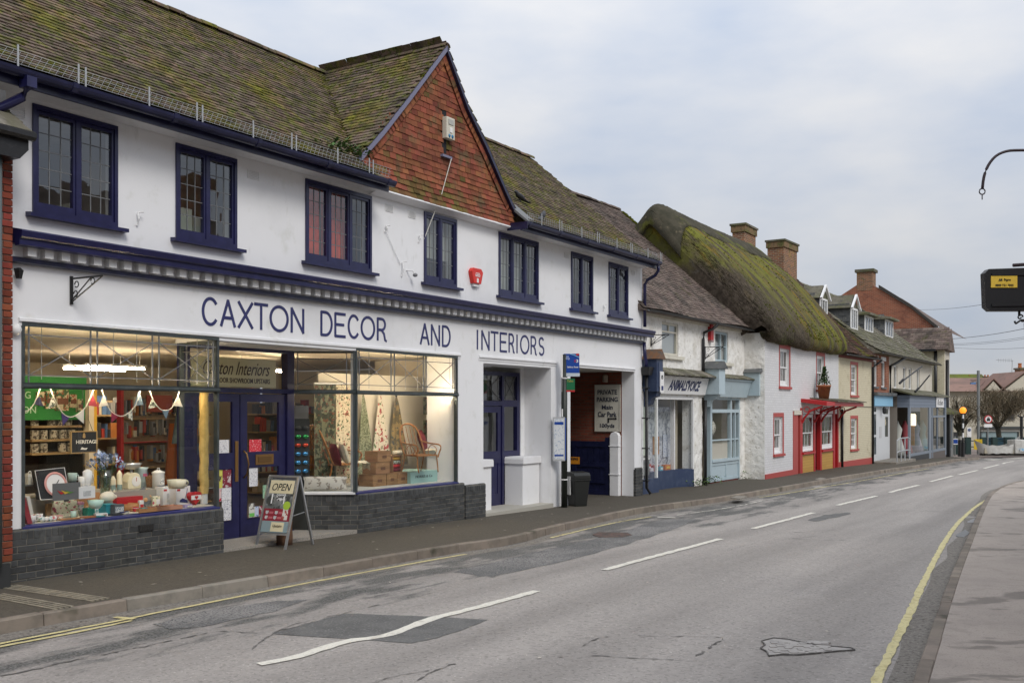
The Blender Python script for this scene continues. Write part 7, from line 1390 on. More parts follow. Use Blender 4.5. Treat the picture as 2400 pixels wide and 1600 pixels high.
def dormer(px0, px1, ybot, ytop, gable, label):
    """slate-hung dormer; px0..px1 its white front"""
    u0, v0, z0 = roof_hit((px0+px1)/2, ybot); u0 = E_.u(px0, v0); u1 = E_.u(px1, v0); z1 = E_.uz(px0, ytop, v0)[1]; w = u1-u0; d_ = obj('dormer', MB().prism([(v0+.02, z0-.3), (v0+.02, z1), (v0+3.2, z1), (v0+3.2, z0+2.3)], lambda v, z, d: (d, v, z), u0, u1), M['slate'], ERF)
    mb = MB(); frame_rect(mb, u0-.03, u1+.03, z0-.06, z1, .09, v0-.03, v0+.02, .12, .08)
    for k in (1, 2): mb.box(u0+w*k/3-.03, u0+w*k/3+.03, v0-.02, v0+.015, z0+.06, z1-.08)
    obj('window', mb, M['white'], d_) if 0 else link('dormer_window', mb.mesh('dormer_window', M['white']), d_); pane(d_, u0+.06, u1-.06, z0+.06, z1-.08, v0+.005, M['glass_far'])
    # hung slates on the cheek that faces the camera
    rz_ = .26; z = z0-.2; k = 0; mbs = MB()
    while z < z1-.02:
        v_ = v0+.05+(k % 2)*.17
        while v_ < v0+3.0: mbs.hexa([(u0-.02, v_, z), (u0-.008, v_, z+.28), (u0-.008, v_+.32, z+.28), (u0-.02, v_+.32, z), (u0-.034, v_, z), (u0-.014, v_, z+.28), (u0-.014, v_+.32, z+.28), (u0-.034, v_+.32, z)]); v_ += .34
        z += rz_; k += 1
    tag(link('hung_slates', mbs.mesh('hung_slates', M['slate']), d_), kind='stuff')
    if gable:
        h = w*.42; link('dormer_roof', MB().prism([(u0-.18, z1-.02), ((u0+u1)/2, z1+h+.12), (u1+.18, z1-.02)], lambda a, b, d: (a, d, b), v0+.0, v0+3.6).mesh('dormer_roof', M['slate_moss']), d_); mb = MB(); 
        for s_ in (-1, 1): mb.tube([((u0+u1)/2, v0-.1, z1+h+.10), ((u0+u1)/2+s_*(w/2+.2), v0-.1, z1-.05)], .06, 4)
        link('dormer_barge', mb.mesh('dormer_barge', M['white']), d_)
    else: link('dormer_roof', MB().hexa([(u0-.25, v0-.3, z1+.0), (u1+.25, v0-.3, z1+.0), (u1+.25, v0+3.4, z1+.0), (u0-.25, v0+3.4, z1+.0), (u0-.25, v0-.3, z1+.10), (u1+.25, v0-.3, z1+.10), (u1-.1, v0+3.4, z1+.75), (u0+.1, v0+3.4, z1+.75)]).mesh('dormer_roof', M['slate_moss']), d_)
dormer(1994, 2009, 772, 720, True, ''); dormer(2027, 2045, 778, 738, False, ''); dormer(2075, 2092, 790, 748, False, ''); dormer(1922, 1938, 735, 697, True, '')
# ground floor
obj('cornice', B_(-.1, 3.9, -.25, .0, 2.56, 2.70), M['slate'], EH); obj('blue_fascia', B_(-.05, 3.6, -.12, .0, 2.10, 2.55), c('sky_blue', (.25, .48, .66), .5), EH)
d = obj('white_front', B_(-.05, 3.75, .05, .2, -.30, 2.09), c('upvc_white', (.62, .63, .64), .4), EH)
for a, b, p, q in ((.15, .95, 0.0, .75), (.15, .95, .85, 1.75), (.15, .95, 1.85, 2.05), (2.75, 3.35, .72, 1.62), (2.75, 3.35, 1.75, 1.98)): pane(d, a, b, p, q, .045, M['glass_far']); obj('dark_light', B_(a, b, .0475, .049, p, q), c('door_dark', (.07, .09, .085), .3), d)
obj('lantern', MB().lathe([(.03, 0), (.09, .06), (.09, .25), (.02, .33)], 6, (1.9, -.10, 1.75)), M['black'], EH); obj('letter_flap', B_(1.6, 2.0, .035, .049, .7, 1.2), c('flap_grey', (.5, .5, .5), .4), d)
obj('doorstep', B_(-.1, 4.2, -1.0, .05, -.9, -.29), M['kerb_new'], EH)
t = thing('handrail', 'short grey metal handrail beside the white shop door', 'handrail', E_.w(.3, -.95, -.30), E_.ang)
for z in (.45, 1.0): obj('rail', MB().tube([(0, 0, z*.9), (.5, 0, z), (2.4, 0, z), (2.9, 0, z*.9)], .028, 6), M['galv'], t)
for x in (0, .9, 1.7, 2.7): obj('post', MB().tube([(x, 0, -.3), (x, 0, .98)], .028, 6), M['galv'], t)
GB = mk('grey_boards', (.17, .20, .25), brick=((.18, .21, .26), (.165, .195, .245), (.07, .08, .10), 9., .145, .008), rough=.6)
GP = c('grey_paint', (.20, .23, .27), .5)
rb = obj('shop_front', B_(4.15, 14.2, -.75, .0, 2.05, 2.62), GB, EH); obj('lead_roof', MB().hexa([(3.9, -.9, 2.62), (14.5, -.9, 2.62), (14.5, .0, 2.85), (3.9, .0, 2.85), (3.9, -.9, 2.68), (14.5, -.9, 2.68), (14.5, .0, 2.95), (3.9, .0, 2.95)]), M['slate_moss'], rb)
mb = MB(); [mb.box(a, b, -.75, -.66, -.5, 2.05) for a, b in ((4.15, 4.4), (9.1, 9.7), (10.0, 10.2), (13.9, 14.2))]; mb.box(4.4, 9.1, -.75, -.66, -.22, -.10); mb.box(9.7, 13.9, -.75, -.66, -.22, -.10); mb.box(9.7, 13.9, -.75, -.66, 1.55, 1.65); mb.box(11.6, 11.72, -.74, -.68, -.1, 2.05); link('shop_frame', mb.mesh('shop_frame', GP), rb)
for a, b, p, q in ((4.4, 9.1, -.1, 2.05), (10.2, 11.6, -.1, 1.55), (11.72, 13.9, -.1, 1.55), (10.2, 11.6, 1.65, 2.05), (11.72, 13.9, 1.65, 2.05)): pane(rb, a, b, p, q, -.70, M['glass_shop'])
obj('stall_riser', B_(4.15, 9.7, -.74, -.2, -1.2, -.221), c('riser_dark', (.035, .038, .04), .5), rb); obj('stall_riser', B_(9.7, 14.2, -.74, -.2, -1.2, -.221), c('riser_brown', (.12, .10, .09), .6), rb)
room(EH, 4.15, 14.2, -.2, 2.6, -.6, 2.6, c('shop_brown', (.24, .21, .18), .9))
t = thing('shop_sign', 'white square sign with a handwritten name on the grey boarded shop', 'sign', E_.w(10.9, -.80, 2.08), E_.ang); obj('board', B_(0, 2.2, 0, .03, 0, .52), CARD, t); fit_text('Robin', 1.7, .3, DK, t, (.2, -.003, .1), shear=.4)
for i, (u, m_, lb) in enumerate([(6.4, 'dress_pale', 'pale dress form in the grey shop window'), (8.2, 'dress_red', 'dark red skirt on a form in the grey shop window'), (11.0, 'dress_blue', 'patterned dress in the far pane of the grey shop'), (12.8, 'dress_teal', 'teal dress in the farthest pane of the grey shop')]):
    t = thing('dress_form', lb, 'dress form', E_.w(u, .25, -.6), E_.ang); obj('dress', MB().lathe([(.42, .35), (.30, .8), (.17, 1.25), (.24, 1.6), (.10, 1.85), (.06, 2.0)], 12), c(m_, {'dress_pale': (.5, .5, .46), 'dress_red': (.3, .06, .07), 'dress_blue': (.3, .32, .42), 'dress_teal': (.08, .2, .22)}[m_], .8), t, smooth=True); obj('stand', MB().lathe([(.3, 0), (.3, .03), (.03, .06), (.03, .35)], 8), DK, t)
t = thing('lit_lamp', 'small lit white lamp in the grey shop window', 'lamp', E_.w(8.9, .0, 1.15), E_.ang); obj('shade', MB().lathe([(.16, 0), (.16, .55), (.1, .6)], 10), mk('lamp_lit', (1, .9, .7), emit=(1, .8, .55), estr=2.2), t); obj('base', B_(-.08, .08, -.08, .08, -1.0, 0), WOOD, t)
for i, (px0, y0, px1, y1, lb) in enumerate([(2115, 893, 2161, 858, 'black flagpole slanting out over the grey shop, nearer of two'), (2151, 913, 2179, 879, 'black flagpole slanting out over the grey shop, farther of two')]):
    (a, za), (b, zb) = E_.uz(px0, y0, -.85), E_.uz(px1, y1, -1.3); t = thing('flagpole', lb, 'flagpole', E_.w(0, 0, 0), E_.ang, 'slanting flagpoles'); obj('pole', MB().tube([(a, -.85, za), (b, -1.3, zb)], .035, 6), M['black'], t); obj('socket', MB().tube([(a-.1, -.75, za-.1), (a+.1, -.87, za+.08)], .06, 6), M['black'], t)
# lean-to at the end
LT = root(E_, 'lean_to_shop', 'low grey lean-to shop with a mossy sloping roof at the end of the row', 'shop'); wall(LT, 'wall', 14.3, 19.3, -1.5, 1.85, [(14.8, 16.6, -.35, 1.4), (17.1, 18.8, -.35, 1.4)], -.35, 0, c('leanto_grey', (.19, .19, .18), .7))
for a, b in ((14.8, 16.6), (17.1, 18.8)): mb = MB(); frame_rect(mb, a, b, -.35, 1.4, .08, -.33, -.25); w = obj('window', mb, GP, LT); pane(w, a+.08, b-.08, -.27, 1.32, -.29, M['glass_far']); obj('backing', B_(a, b, .02, .04, -.4, 1.4), c('shop_brown', (.24, .21, .18), .9), w)
obj('roof', MB().prism([(-.7, 1.82), (2.6, 3.2), (2.6, 3.05), (-.7, 1.70)], lambda v, z, d: (d, v, z), 14.25, 19.6), mk('deep_moss_roof', (.06, .055, .03), [((.09, .10, .02), 2, .45, .6), ((.10, .08, .06), 4, .55, .7)], rough=1, bump=.8, bscale=20), LT); obj('post', B_(16.65, 17.05, -.55, -.36, -1.4, 1.75), M['black'], LT)
# ---------------------------------------------------------------- tall house at the corner and big brick gable behind
FH = root(E_, 'corner_house', 'stained cream brick house with a grey tiled roof at the far corner', 'house'); fu = 18.2
fv = lambda px, py: E_.atu(fu, px, py)
v1, zE = fv(2213, 818); v0_, _ = fv(2128, 818); vE = 1.0
v1 = fv(2213, 900)[0]
obj('side_wall', B_(fu, fu+.2, v1, v1+9, -1.5, zE), M['cbrick'], FH); obj('front_wall', B_(fu+.2, fu+1.9, v1, v1+.3, -1.5, zE-.1), mk('front_cream', (.55, .5, .42), rough=.8), FH)
FP = [(fu-.35, zE-.05), (fu+1.0, zE+1.15), (fu+2.2, zE-.1)]; fr_ = obj('roof', MB().prism([(a, b) for a, b in FP], lambda a, b, d: (a, d, b), v1-.25, v1+9), M['roof_tile2'], FH)
L_ = math.hypot(3.25, 2.35); mb = MB(); R = resample([Vector((*FP[0], 0)), Vector((*FP[1], 0))], .2)
for r, p in enumerate(R):
    x = v1-.25+(r % 2)*.15
    while x < v1+8.8: mb.hexa([(p.x-.0, x, p.y), (p.x-.0, x+.29, p.y), (p.x+.27, x+.29, p.y+.20), (p.x+.27, x, p.y+.20), (p.x, x, p.y+.07), (p.x, x+.29, p.y+.07), (p.x+.27, x+.29, p.y+.225), (p.x+.27, x, p.y+.225)]); x += .30
tag(obj('roof_tiles', mb, M['roof_tile2'], fr_), kind='stuff'); pipe(FH, 'downpipe', [(fu-.08, v1+.45, zE-.1), (fu-.08, v1+.45, 1.5)], .09, M['black']); pipe(FH, 'downpipe', [(fu+.5, v1-.1, zE-.6), (fu+.5, v1-.1, -1.2)], .09, M['black']); obj('gutter', B_(fu-.45, fu-.3, v1+.4, v1+8.9, zE-.12, zE+.02), M['black'], FH)
GHs = root(E_, 'brick_gable_house', 'big red brick gabled house with a chimney rising behind the dormers', 'house'); gu = 20.
P = [E_.atu(gu, x, y) for x, y in ((2196, 771), (2135, 722), (2060, 676), (2045, 668), (2008, 668), (1950, 706), (1900, 750))]
obj('gable_wall', MB().prism([(a, b) for a, b in P]+[(P[-1][0], 3), (P[0][0], 3)], lambda v, z, d: (d, v, z), gu, gu+.4), M['obrick'], GHs)
obj('verge', MB().prism([(a, b+.02) for a, b in P[:3]]+[(a, b+.22) for a, b in P[:3]][::-1], lambda v, z, d: (d, v, z), gu-.1, gu+.4), c('verge_dark', (.05, .045, .04), .9), GHs); obj('roof', MB().add([(gu+.3, P[0][0]-.4, P[0][1]-.1), (gu+9, P[0][0]-.4, P[0][1]-.1), (gu+9, P[3][0], P[3][1]), (gu+.3, P[3][0], P[3][1])], [(0, 1, 2, 3)]), M['roof_tile2'], GHs)
a, z0 = E_.atu(gu, 2045, 672); b, z1 = E_.atu(gu, 2008, 635); k = obj('chimney', B_(gu-.02, gu+.9, a, b, z0-.2, z1-.1), M['chim'], GHs); obj('cap', B_(gu-.12, gu+1.0, a-.1, b+.1, z1-.1, z1+.08), M['slate_moss'], k)
# ---------------------------------------------------------------- neighbour at the left edge
NV = -.26; uR = A.u(30, NV); NH = root(A, 'brick_neighbour', 'red brick house corner with stone slate eaves and a grey plinth', 'house')
obj('mortar', B_(uR-.44, uR-.012, NV+.012, NV+.09, .2, 4.95), M['mortar'], NH); obj('wall', B_(uR-6, uR-.445, NV, 3, .2, 4.95), M['passage_brick'], NH); obj('return_wall', B_(uR-.444, uR-.01, NV+.091, 3, .2, 4.95), M['passage_brick'], NH); rd = random.Random(6); meb = B_(0, .215, 0, .1, .004, .069).mesh('brick', M['red_brick']); bm = bmesh.new(); bm.from_mesh(meb); bmesh.ops.bevel(bm, geom=bm.edges[:], offset=.004, segments=1, affect='EDGES'); bm.to_mesh(meb); bm.free()
for r in range(62):
    z = .27+r*.0752
    if z > 4.86: break
    w0 = .215 if r % 2 == 0 else .1025
    link('brick', meb, NH, (uR-w0, NV+rd.uniform(-.004, .004), z), (0, 0, rd.uniform(-.01, .01)), (w0/.215, 1, 1)); link('brick', meb, NH, (uR-w0-.225, NV+rd.uniform(-.004, .004), z), (0, 0, rd.uniform(-.01, .01)))
u25 = A.u(25, NV-.04); obj('grey_plinth', B_(u25-6, u25, NV-.04, .2, -.1, .26), c('plinth_grey', (.035, .037, .038), .6), NH)
q = [A.uz(*p, -.55) for p in ((0, 300), (80, 321), (-40, 290))]; obj('gutter', MB().tube([(q[2][0], -.55, q[2][1]), (q[1][0], -.55, q[1][1])], .055, 8), M['black'], NH); ce = A.uz(8, 340, -.4)[0]; ce2 = A.uz(54, 340, -.4)[0]; zc = A.uz(20, 343, -.4)[1]
obj('corbel', MB().prism([(ce-.6, zc-.13), (ce2-.10, zc-.13), (ce2, zc-.02), (ce2, zc+.15), (ce-.6, zc+.15)], lambda a, b, d: (a, d, b), -.50, -.02), M['black'], NH)
for i, (x0, y0, x1, y1) in enumerate([(-60, 286, 72, 316), (-60, 262, 50, 295), (-60, 240, 20, 268)]):
    a, z0 = A.uz(x1, y1, -.55+i*.16); b, _ = A.uz(x0, y0, -.55+i*.16); obj('stone_slate', MB().hexa([(b, -.58+i*.16, z0), (a, -.58+i*.16, z0), (a-.10, -.34+i*.16, z0+.20), (b, -.34+i*.16, z0+.20), (b, -.58+i*.16, z0+.035), (a, -.58+i*.16, z0+.035), (a-.10, -.34+i*.16, z0+.235), (b, -.34+i*.16, z0+.235)]), M['slate_moss'], NH)
pu = A.u(-7, -.35); pipe(NH, 'downpipe', [(pu, -.36, 4.75), (pu, -.36, .25)], .045, c('pipe_grey', (.10, .12, .125), .5))
t = thing('wall_lantern', 'small black lantern on the white pier beside the brick neighbour', 'lantern', A.w(-.06, -.03, 3.36), A.ang); obj('case', MB().lathe([(.035, 0), (.055, .09), (.02, .12)], 6, (0, -.05, 0)), M['black'], t); obj('arm', B_(-.01, .01, -.05, .03, .10, .12), M['black'], t)
# ================================================================ fittings on the shop front
t = thing('electrical_box', 'beige siren box with two blue lenses on the slot in the tile-hung gable', 'alarm', A.w(7.855, -.13, 6.69), A.ang); obj('case', B_(0, .25, -.10, 0, 0, .38), c('box_beige', (.58, .55, .46), .5), t, bevel=.012); obj('grille', B_(.05, .20, -.112, -.101, .25, .34), c('box_grey', (.4, .4, .37), .5), t); obj('plate', B_(.09, .16, -.112, -.101, .11, .20), CARD, t); [obj('lens', MB().ball((x, -.10, .05), .028, .025, .035, 8, 5), c('lens_cyan', (.03, .18, .35), .2), t, smooth=True) for x in (.08, .17)]
t = thing('cable', 'pale cable slanting from the gable sill down to the white wall', 'cable', A.w(0, 0, 0), A.ang); obj('strand', MB().tube([(8.05, -.19, 6.36), (7.8, -.16, 5.7), (7.49, -.012, 4.88)], .008, 5), c('cable_pale', (.6, .58, .52), .6), t)
t = thing('cable', 'white cable looped from a hook down to a small bracket on the wall', 'cable', A.w(0, 0, 0), A.ang); obj('strand', MB().tube(smooth([Vector(p) for p in [(6.42, -.015, 4.86), (6.47, -.02, 4.80), (6.62, -.018, 4.6), (6.82, -.015, 4.36)]], 3), .006, 5), M['white'], t)
for u, z, h, lb in ((6.42, 4.84, .10, 'white hook on the wall right of the red-curtained window'), (7.33, 4.80, .12, 'white hook on the wall close to the window under the gable'), (6.86, 4.16, .24, 'white tube bracket on the wall below the looped cable'), (1.55, 4.20, .16, 'small white pipe stub on the wall between the first two upstairs windows'), (14.35, 4.2, .14, 'small white pipe stub on the wall left of the last upstairs window')):
    t = thing('wall_hook', lb, 'hook', A.w(u, 0, z), A.ang); obj('stem', MB().tube([(0, -.012, 0), (0, -.05, h*.5), (0, -.03, h)], .014, 6), M['white'], t); obj('arm', MB().tube([(0, -.03, h), (.05, -.08, h+.01)], .010, 6), M['white'], t)
t = thing('security_camera', 'small white camera on the wall below the window under the gable', 'camera', A.w(7.06, -.02, 4.22), A.ang); obj('arm', MB().tube([(-.06, .02, .06), (-.02, -.08, .05), (.02, -.10, .0)], .012, 6), M['white'], t); obj('body', MB().ball((.03, -.10, -.02), .035, .05, .035, 8, 5), c('cam_grey', (.2, .2, .21), .3), t, smooth=True)
t = thing('dome_camera', 'white dome on the pier beside the left shop window', 'camera', A.w(-.07, 0, 2.80), A.ang); obj('dome', MB().ball((0, -.03, 0), .07, .06, .07, 10, 6), M['white'], t, smooth=True)
ah = [(-.19, .09), (-.13, .155), (.13, .155), (.19, .09), (.12, -.13), (-.12, -.13)]
t = thing('alarm_box', 'red six-sided alarm box with white print on the white wall', 'alarm', A.w(9.04, 0, 4.39), A.ang); obj('case', MB().prism(ah, lambda a, b, d: (a, d, b), -.09, 0), mk('alarm_red', (.62, .035, .025), rough=.35), t, bevel=.012); obj('foot', B_(-.08, .08, -.06, 0, -.18, -.131), M['white'], t)
for i, (z, w) in enumerate(((.055, .13), (.025, .17), (.0, .15))): obj('print', B_(-w/2, w/2, -.094, -.0905, z, z+.014), CARD, t)
obj('print', B_(-.03, .03, -.094, -.0905, -.11, -.03), CARD, t)
# passage: sign, gate, plate, bulkhead lamp
def pside(t, name, v0, v1, z0, z1, x0, x1, m): return obj(name, B_(x0, x1, v0, v1, z0, z1), m, t)
t = thing('parking_sign', 'large weathered white PRIVATE PARKING sign on the passage brickwork', 'sign', A.w(0, 0, 0), A.ang); pside(t, 'board', .37, 1.07, 1.38, 2.545, 16.015, 16.045, mk('sign_cream', (.55, .53, .46), [((.42, .39, .32), 3, .5, .75)], rough=.6)); mb = MB()
for a, b, p, q in ((.37, 1.07, 1.38, 1.405), (.37, 1.07, 2.52, 2.545), (.37, .39, 1.405, 2.52), (1.05, 1.07, 1.405, 2.52)): mb.box(16.005, 16.014, a, b, p, q)
obj('frame', mb, c('sign_frame', (.45, .43, .38), .6), t)
for s_, z, h, w in (('PRIVATE', 2.30, .115, .54), ('PARKING', 2.12, .115, .58), ('Main', 1.93, .11, .30), ('Car Park', 1.745, .13, .52), ('100yds', 1.455, .125, .40)):
    fit_text(s_, w, h, c('sign_ink', (.03, .035, .06), .5), t, (16.010, .72+w/2, z), rot=(0, 0, -math.pi/2), bold=.02)
for a, b, p, q in ((.67, .71, 1.60, 1.72), (.50, .71, 1.685, 1.72)): pside(t, 'arrow', a, b, p, q, 16.006, 16.0142, DK)
obj('arrow', MB().prism([(.50, 1.665), (.50, 1.74), (.45, 1.7025)], lambda v, z, d: (d, v, z), 16.006, 16.0142), DK, t)
t = thing('gate', 'dark navy panelled gate folded back against the passage brickwork', 'gate', A.w(0, 0, 0), A.ang); gm = mk('gate_navy', (.007, .009, .035), [((.012, .014, .05), 6, .4, .7)], rough=.4)
for a, b, p, q in ((.62, .74, -.20, 1.24), (1.55, 1.67, -.20, 1.14), (2.55, 2.67, -.20, 1.14), (.74, 1.55, 1.0, 1.14), (1.67, 2.55, 1.0, 1.14), (.74, 1.55, .50, .62), (1.67, 2.55, .5, .62), (.74, 1.55, .10, .18), (1.67, 2.55, .10, .18), (.74, 1.55, -.2, -.06), (1.67, 2.55, -.2, -.06)): pside(t, 'rail' if b-a > .3 else 'stile', a, b, p, q, 15.93, 15.99, gm)
for a in range(11): v = .74+a*.167; pside(t, 'board', v, v+.16, -.20, 1.0, 15.955, 15.985, gm)
t2 = thing('no_parking_plate', 'orange NO PARKING plate on the navy gate', 'sign', A.w(0, 0, 0), A.ang); pside(t2, 'plate', 1.45, 2.02, .56, .74, 15.918, 15.927, c('plate_orange', (.62, .24, .02), .5)); fit_text('NO PARKING', .48, .06, DK, t2, (15.915, 1.97, .66), rot=(0, 0, -math.pi/2), bold=.02)
t = thing('bulkhead_light', 'dusty bulkhead lamp on the passage brickwork above the sign', 'lamp', A.w(15.96, .75, 2.72), A.ang); obj('lamp_body', MB().lathe([(.05, -.12), (.07, -.10), (.07, .04), (.04, .07)], 10), c('dusty', (.3, .25, .2), .6), t)
# ---------------------------------------------------------------- A-board, log, bin, bus stop
fl_, fr2, rr2 = gp(599.6, 1282, 0), gp(672, 1287, 0), gp(752, 1275.5, 0)
dx = (fr2-fl_); wA = dx.length; angA = math.atan2(dx.y, dx.x); dy = .62
t = thing('pavement_board', 'aluminium OPEN A-board standing at the shop entrance', 'A-board', fl_, angA)
HA = .985; top = lambda k: k*dy/2      # leaning panels
def panel_pt(x, s, off=0, back=False):
    y = s*dy/2; z = s*HA
    if back: y = dy-y
    return (x, y-off*(1 if not back else -1), z)
def lean(name, x0, x1, s0, s1, o0, o1, m, back=False):
    p = [panel_pt(x0, s0, o1, back), panel_pt(x1, s0, o1, back), panel_pt(x1, s0, o0, back), panel_pt(x0, s0, o0, back), panel_pt(x0, s1, o1, back), panel_pt(x1, s1, o1, back), panel_pt(x1, s1, o0, back), panel_pt(x0, s1, o0, back)]
    return obj(name, MB().hexa(p), m, t)
for bk in (False, True):
    lean('leg', 0, .03, 0, 1, 0, .03, M['alu'], bk); lean('leg', wA-.03, wA, 0, 1, 0, .03, M['alu'], bk); lean('backing', .03, wA-.03, .21, .97, .004, .012, c('board_grey', (.10, .105, .10), .5), bk)
obj('top_bar', MB().tube([(-.0, dy/2, HA), (wA, dy/2, HA)], .022, 8), M['alu'], t); lean('rail', .03, wA-.03, .19, .215, 0, .028, M['alu']); lean('poster', .035, wA-.035, .22, .96, .0125, .016, mk('photo_grey', (.13, .14, .14), [((.24, .25, .25), 5, .45, .6), ((.05, .055, .055), 9, .5, .6)], rough=.35))
lean('open_card', .06, wA-.06, .765, .95, .0165, .019, c('open_cream', (.64, .57, .38), .5)); lean('red_band', .035, wA-.035, .38, .55, .0165, .019, c('band_wine', (.24, .02, .035), .5)); lean('foot_band', .036, wA-.036, .222, .379, .0165, .0185, c('band_blue', (.22, .29, .31), .5)); lean('upstairs_card', .20, .42, .235, .365, .0192, .0215, c('open_cream', (.64, .57, .38), .5))
ta = math.atan2(dy/2, HA)
def lean_text(s, w, h, x, s0, off, m, **k):
    p = panel_pt(x, s0, off); return fit_text(s, w, h, m, t, p, rot=(-ta, 0, 0), **k)
lean_text('OPEN', wA-.21, .105, .105, .805, .022, DK, shear=.25); lean_text('Upstairs', .16, .05, .23, .285, .0245, c('ink_brown', (.1, .07, .04), .6), shear=.35)
for x, s in ((.07, .47), (.23, .47), (.07, .40), (.22, .40)):
    p0 = [panel_pt(x, s, .022), panel_pt(x+.05, s, .022), panel_pt(x+.05, s+.05, .022), panel_pt(x, s+.05, .022)]; obj('shield', MB().quad(p0[3], p0[2], ((p0[1][0]), p0[1][1], p0[1][2]+.015), ((p0[0][0]+p0[1][0])/2, p0[0][1], p0[0][2]), (p0[0][0], p0[0][1], p0[0][2]+.015)), c('shield_grey', (.45, .46, .46), .5), t); lean('bar', x+.06, x+.13, s+.01, s+.04, .0192, .0205, c('bar_pink', (.45, .12, .14), .5))
cc = panel_pt(wA-.12, .60, .021); obj('sticker', MB().prism([(cc[0]+.06*math.cos(a), cc[2]+.06*math.sin(a)) for a in [k*.524 for k in range(12)]], lambda a, b, d: (a, (b/HA)*dy/2-.024+d, b), -.002, .001), c('lime', (.35, .5, .05), .5), t)
lean('label_card', wA-.17, wA-.08, .40, .56, .0195, .022, poster('cardp', (.62, .6, .56), (.35, .08, .06), 14, .56, .6)); lean('shield_outline', .12, .14, .62, .76, .0165, .018, M['white']); lean('shield_outline', wA-.2, wA-.18, .62, .76, .0165, .018, M['white']); lean('pictured_window', .20, .34, .66, .755, .0165, .018, poster('winpic', (.6, .6, .6), (.08, .08, .08), 30, .5, .52))
obj('stay', MB().tube([(wA-.02, .18, .45), (wA-.02, dy-.18, .48)], .008, 5), M['alu'], t)
p = gp(664, 1277, 0); t = thing('log', 'short upright log weighting the A-board from behind', 'log', p+Vector((0, .08, 0)), 0); obj('bark', MB().lathe([(.115, 0), (.12, .1), (.11, .25), (.115, .34)], 14), mk('log_bark', (.20, .11, .065), [((.12, .065, .04), 9, .4, .65, (1, 1, .3)), ((.28, .17, .11), 20, .6, .7)], rough=.95, bump=.8, bscale=40), t, smooth=True); obj('cut_end', MB().lathe([(.112, .341), (.02, .346)], 14), c('cut_wood', (.4, .26, .15), .8), t)
# bus stop
bu = 12.12; bp_ = A.w(bu, -.22, 0); bz = zg(bp_.x, bp_.y); bp_.z = bz
t = thing('bus_stop', 'black bus stop post with a blue flag and a timetable case before the white pier', 'bus stop', bp_, 0); obj('pole', MB().tube([(0, 0, 0), (0, 0, 3.22)], .066, 12), mk('pole_dark', (.022, .026, .022), rough=.45), t, smooth=True)
Yb = bp_.y; sb = Yb/F_
def bx_px(name, x0, x1, y0, y1, yo, th, m): return obj(name, B_(rx(x0)*Yb-bp_.x, rx(x1)*Yb-bp_.x, yo, yo+th, HC+(HY-y1)*sb-bz, HC+(HY-y0)*sb-bz), m, t)
BLU = c('bus_blue', (.008, .055, .30), .4)
fg = bx_px('flag', 1321, 1357.5, 829, 874, -.05, .03, BLU); bx_px('flag_frame', 1314, 1320.6, 830, 885, -.055, .05, CARD); bx_px('flag_foot', 1320.8, 1358.5, 874.2, 882, -.05, .03, c('foot_pale', (.5, .56, .6), .5)); bx_px('red_corner', 1350, 1357, 828.5, 833.5, -.053, .002, RED)
X = lambda x: rx(x)*Yb-bp_.x; Z = lambda y: HC+(HY-y)*sb-bz
obj('swoosh', MB().tube([(X(1336), -.053, Z(829.5)), (X(1346), -.053, Z(832.5)), (X(1357), -.053, Z(838))], .010, 4), c('swoosh_cyan', (.2, .5, .72), .4), t)
fit_text('bus', .085, .045, c('text_pale', (.55, .62, .8), .5), t, (X(1323), -.053, Z(837.5))); fit_text('stop', .11, .055, c('text_pale', (.55, .62, .8), .5), t, (X(1323), -.053, Z(844))); fit_text('X', .05, .055, RED, t, (X(1344.5), -.053, Z(849)), bold=.03); fit_text('3', .045, .065, CARD, t, (X(1350), -.053, Z(849.5)), bold=.03); fit_text('Salisbury Street', .235, .045, CARD, t, (X(1329), -.053, Z(863)), bold=.02)
bx_px('green_flag', 1318.5, 1347, 887, 918, -.045, .02, c('flag_green', (.01, .13, .05), .4)); bx_px('green_frame', 1316.5, 1318.3, 887, 918, -.045, .03, CARD); bx_px('red_strip', 1318.5, 1347, 914, 918, -.049, .003, RED); obj('orange_disc', MB().prism([(X(1320)+.045*math.cos(a), Z(911)+.045*math.sin(a)) for a in [k*.4 for k in range(4)]]+[(X(1319), Z(913.8))], lambda a, b, d: (a, d, b), -.049, -.046), c('disc_orange', (.65, .16, .03), .5), t); fit_text('7', .05, .06, c('text_green', (.4, .55, .1), .5), t, (X(1321.5), -.048, Z(896)), bold=.03); fit_text('Tisbus', .13, .05, c('text_gold', (.5, .42, .1), .5), t, (X(1329), -.048, Z(895)), shear=.3)
tc_ = bx_px('timetable_case', 1295, 1323.5, 977, 1079, -.13, .06, c('case_grey', (.42, .43, .44), .4)); bx_px('timetable', 1297.5, 1321, 981, 1075, -.134, .003, poster('timetable', (.64, .66, .68), (.40, .46, .55), 26, .56, .6)); bx_px('blue_heading', 1299, 1320, 988, 994.5, -.137, .002, BLU); bx_px('blue_foot', 1299, 1320, 1064, 1068, -.137, .002, BLU); bx_px('case_edge', 1323.6, 1326, 979, 1077, -.12, .05, BLU)
for y in (886, 1123): obj('strap', MB().lathe([(.072, -.012), (.072, .012)], 12, (0, 0, Z(y))), CARD, t)
bx_px('paper_strip', 1316, 1319, 958, 976, -.08, .01, CARD)
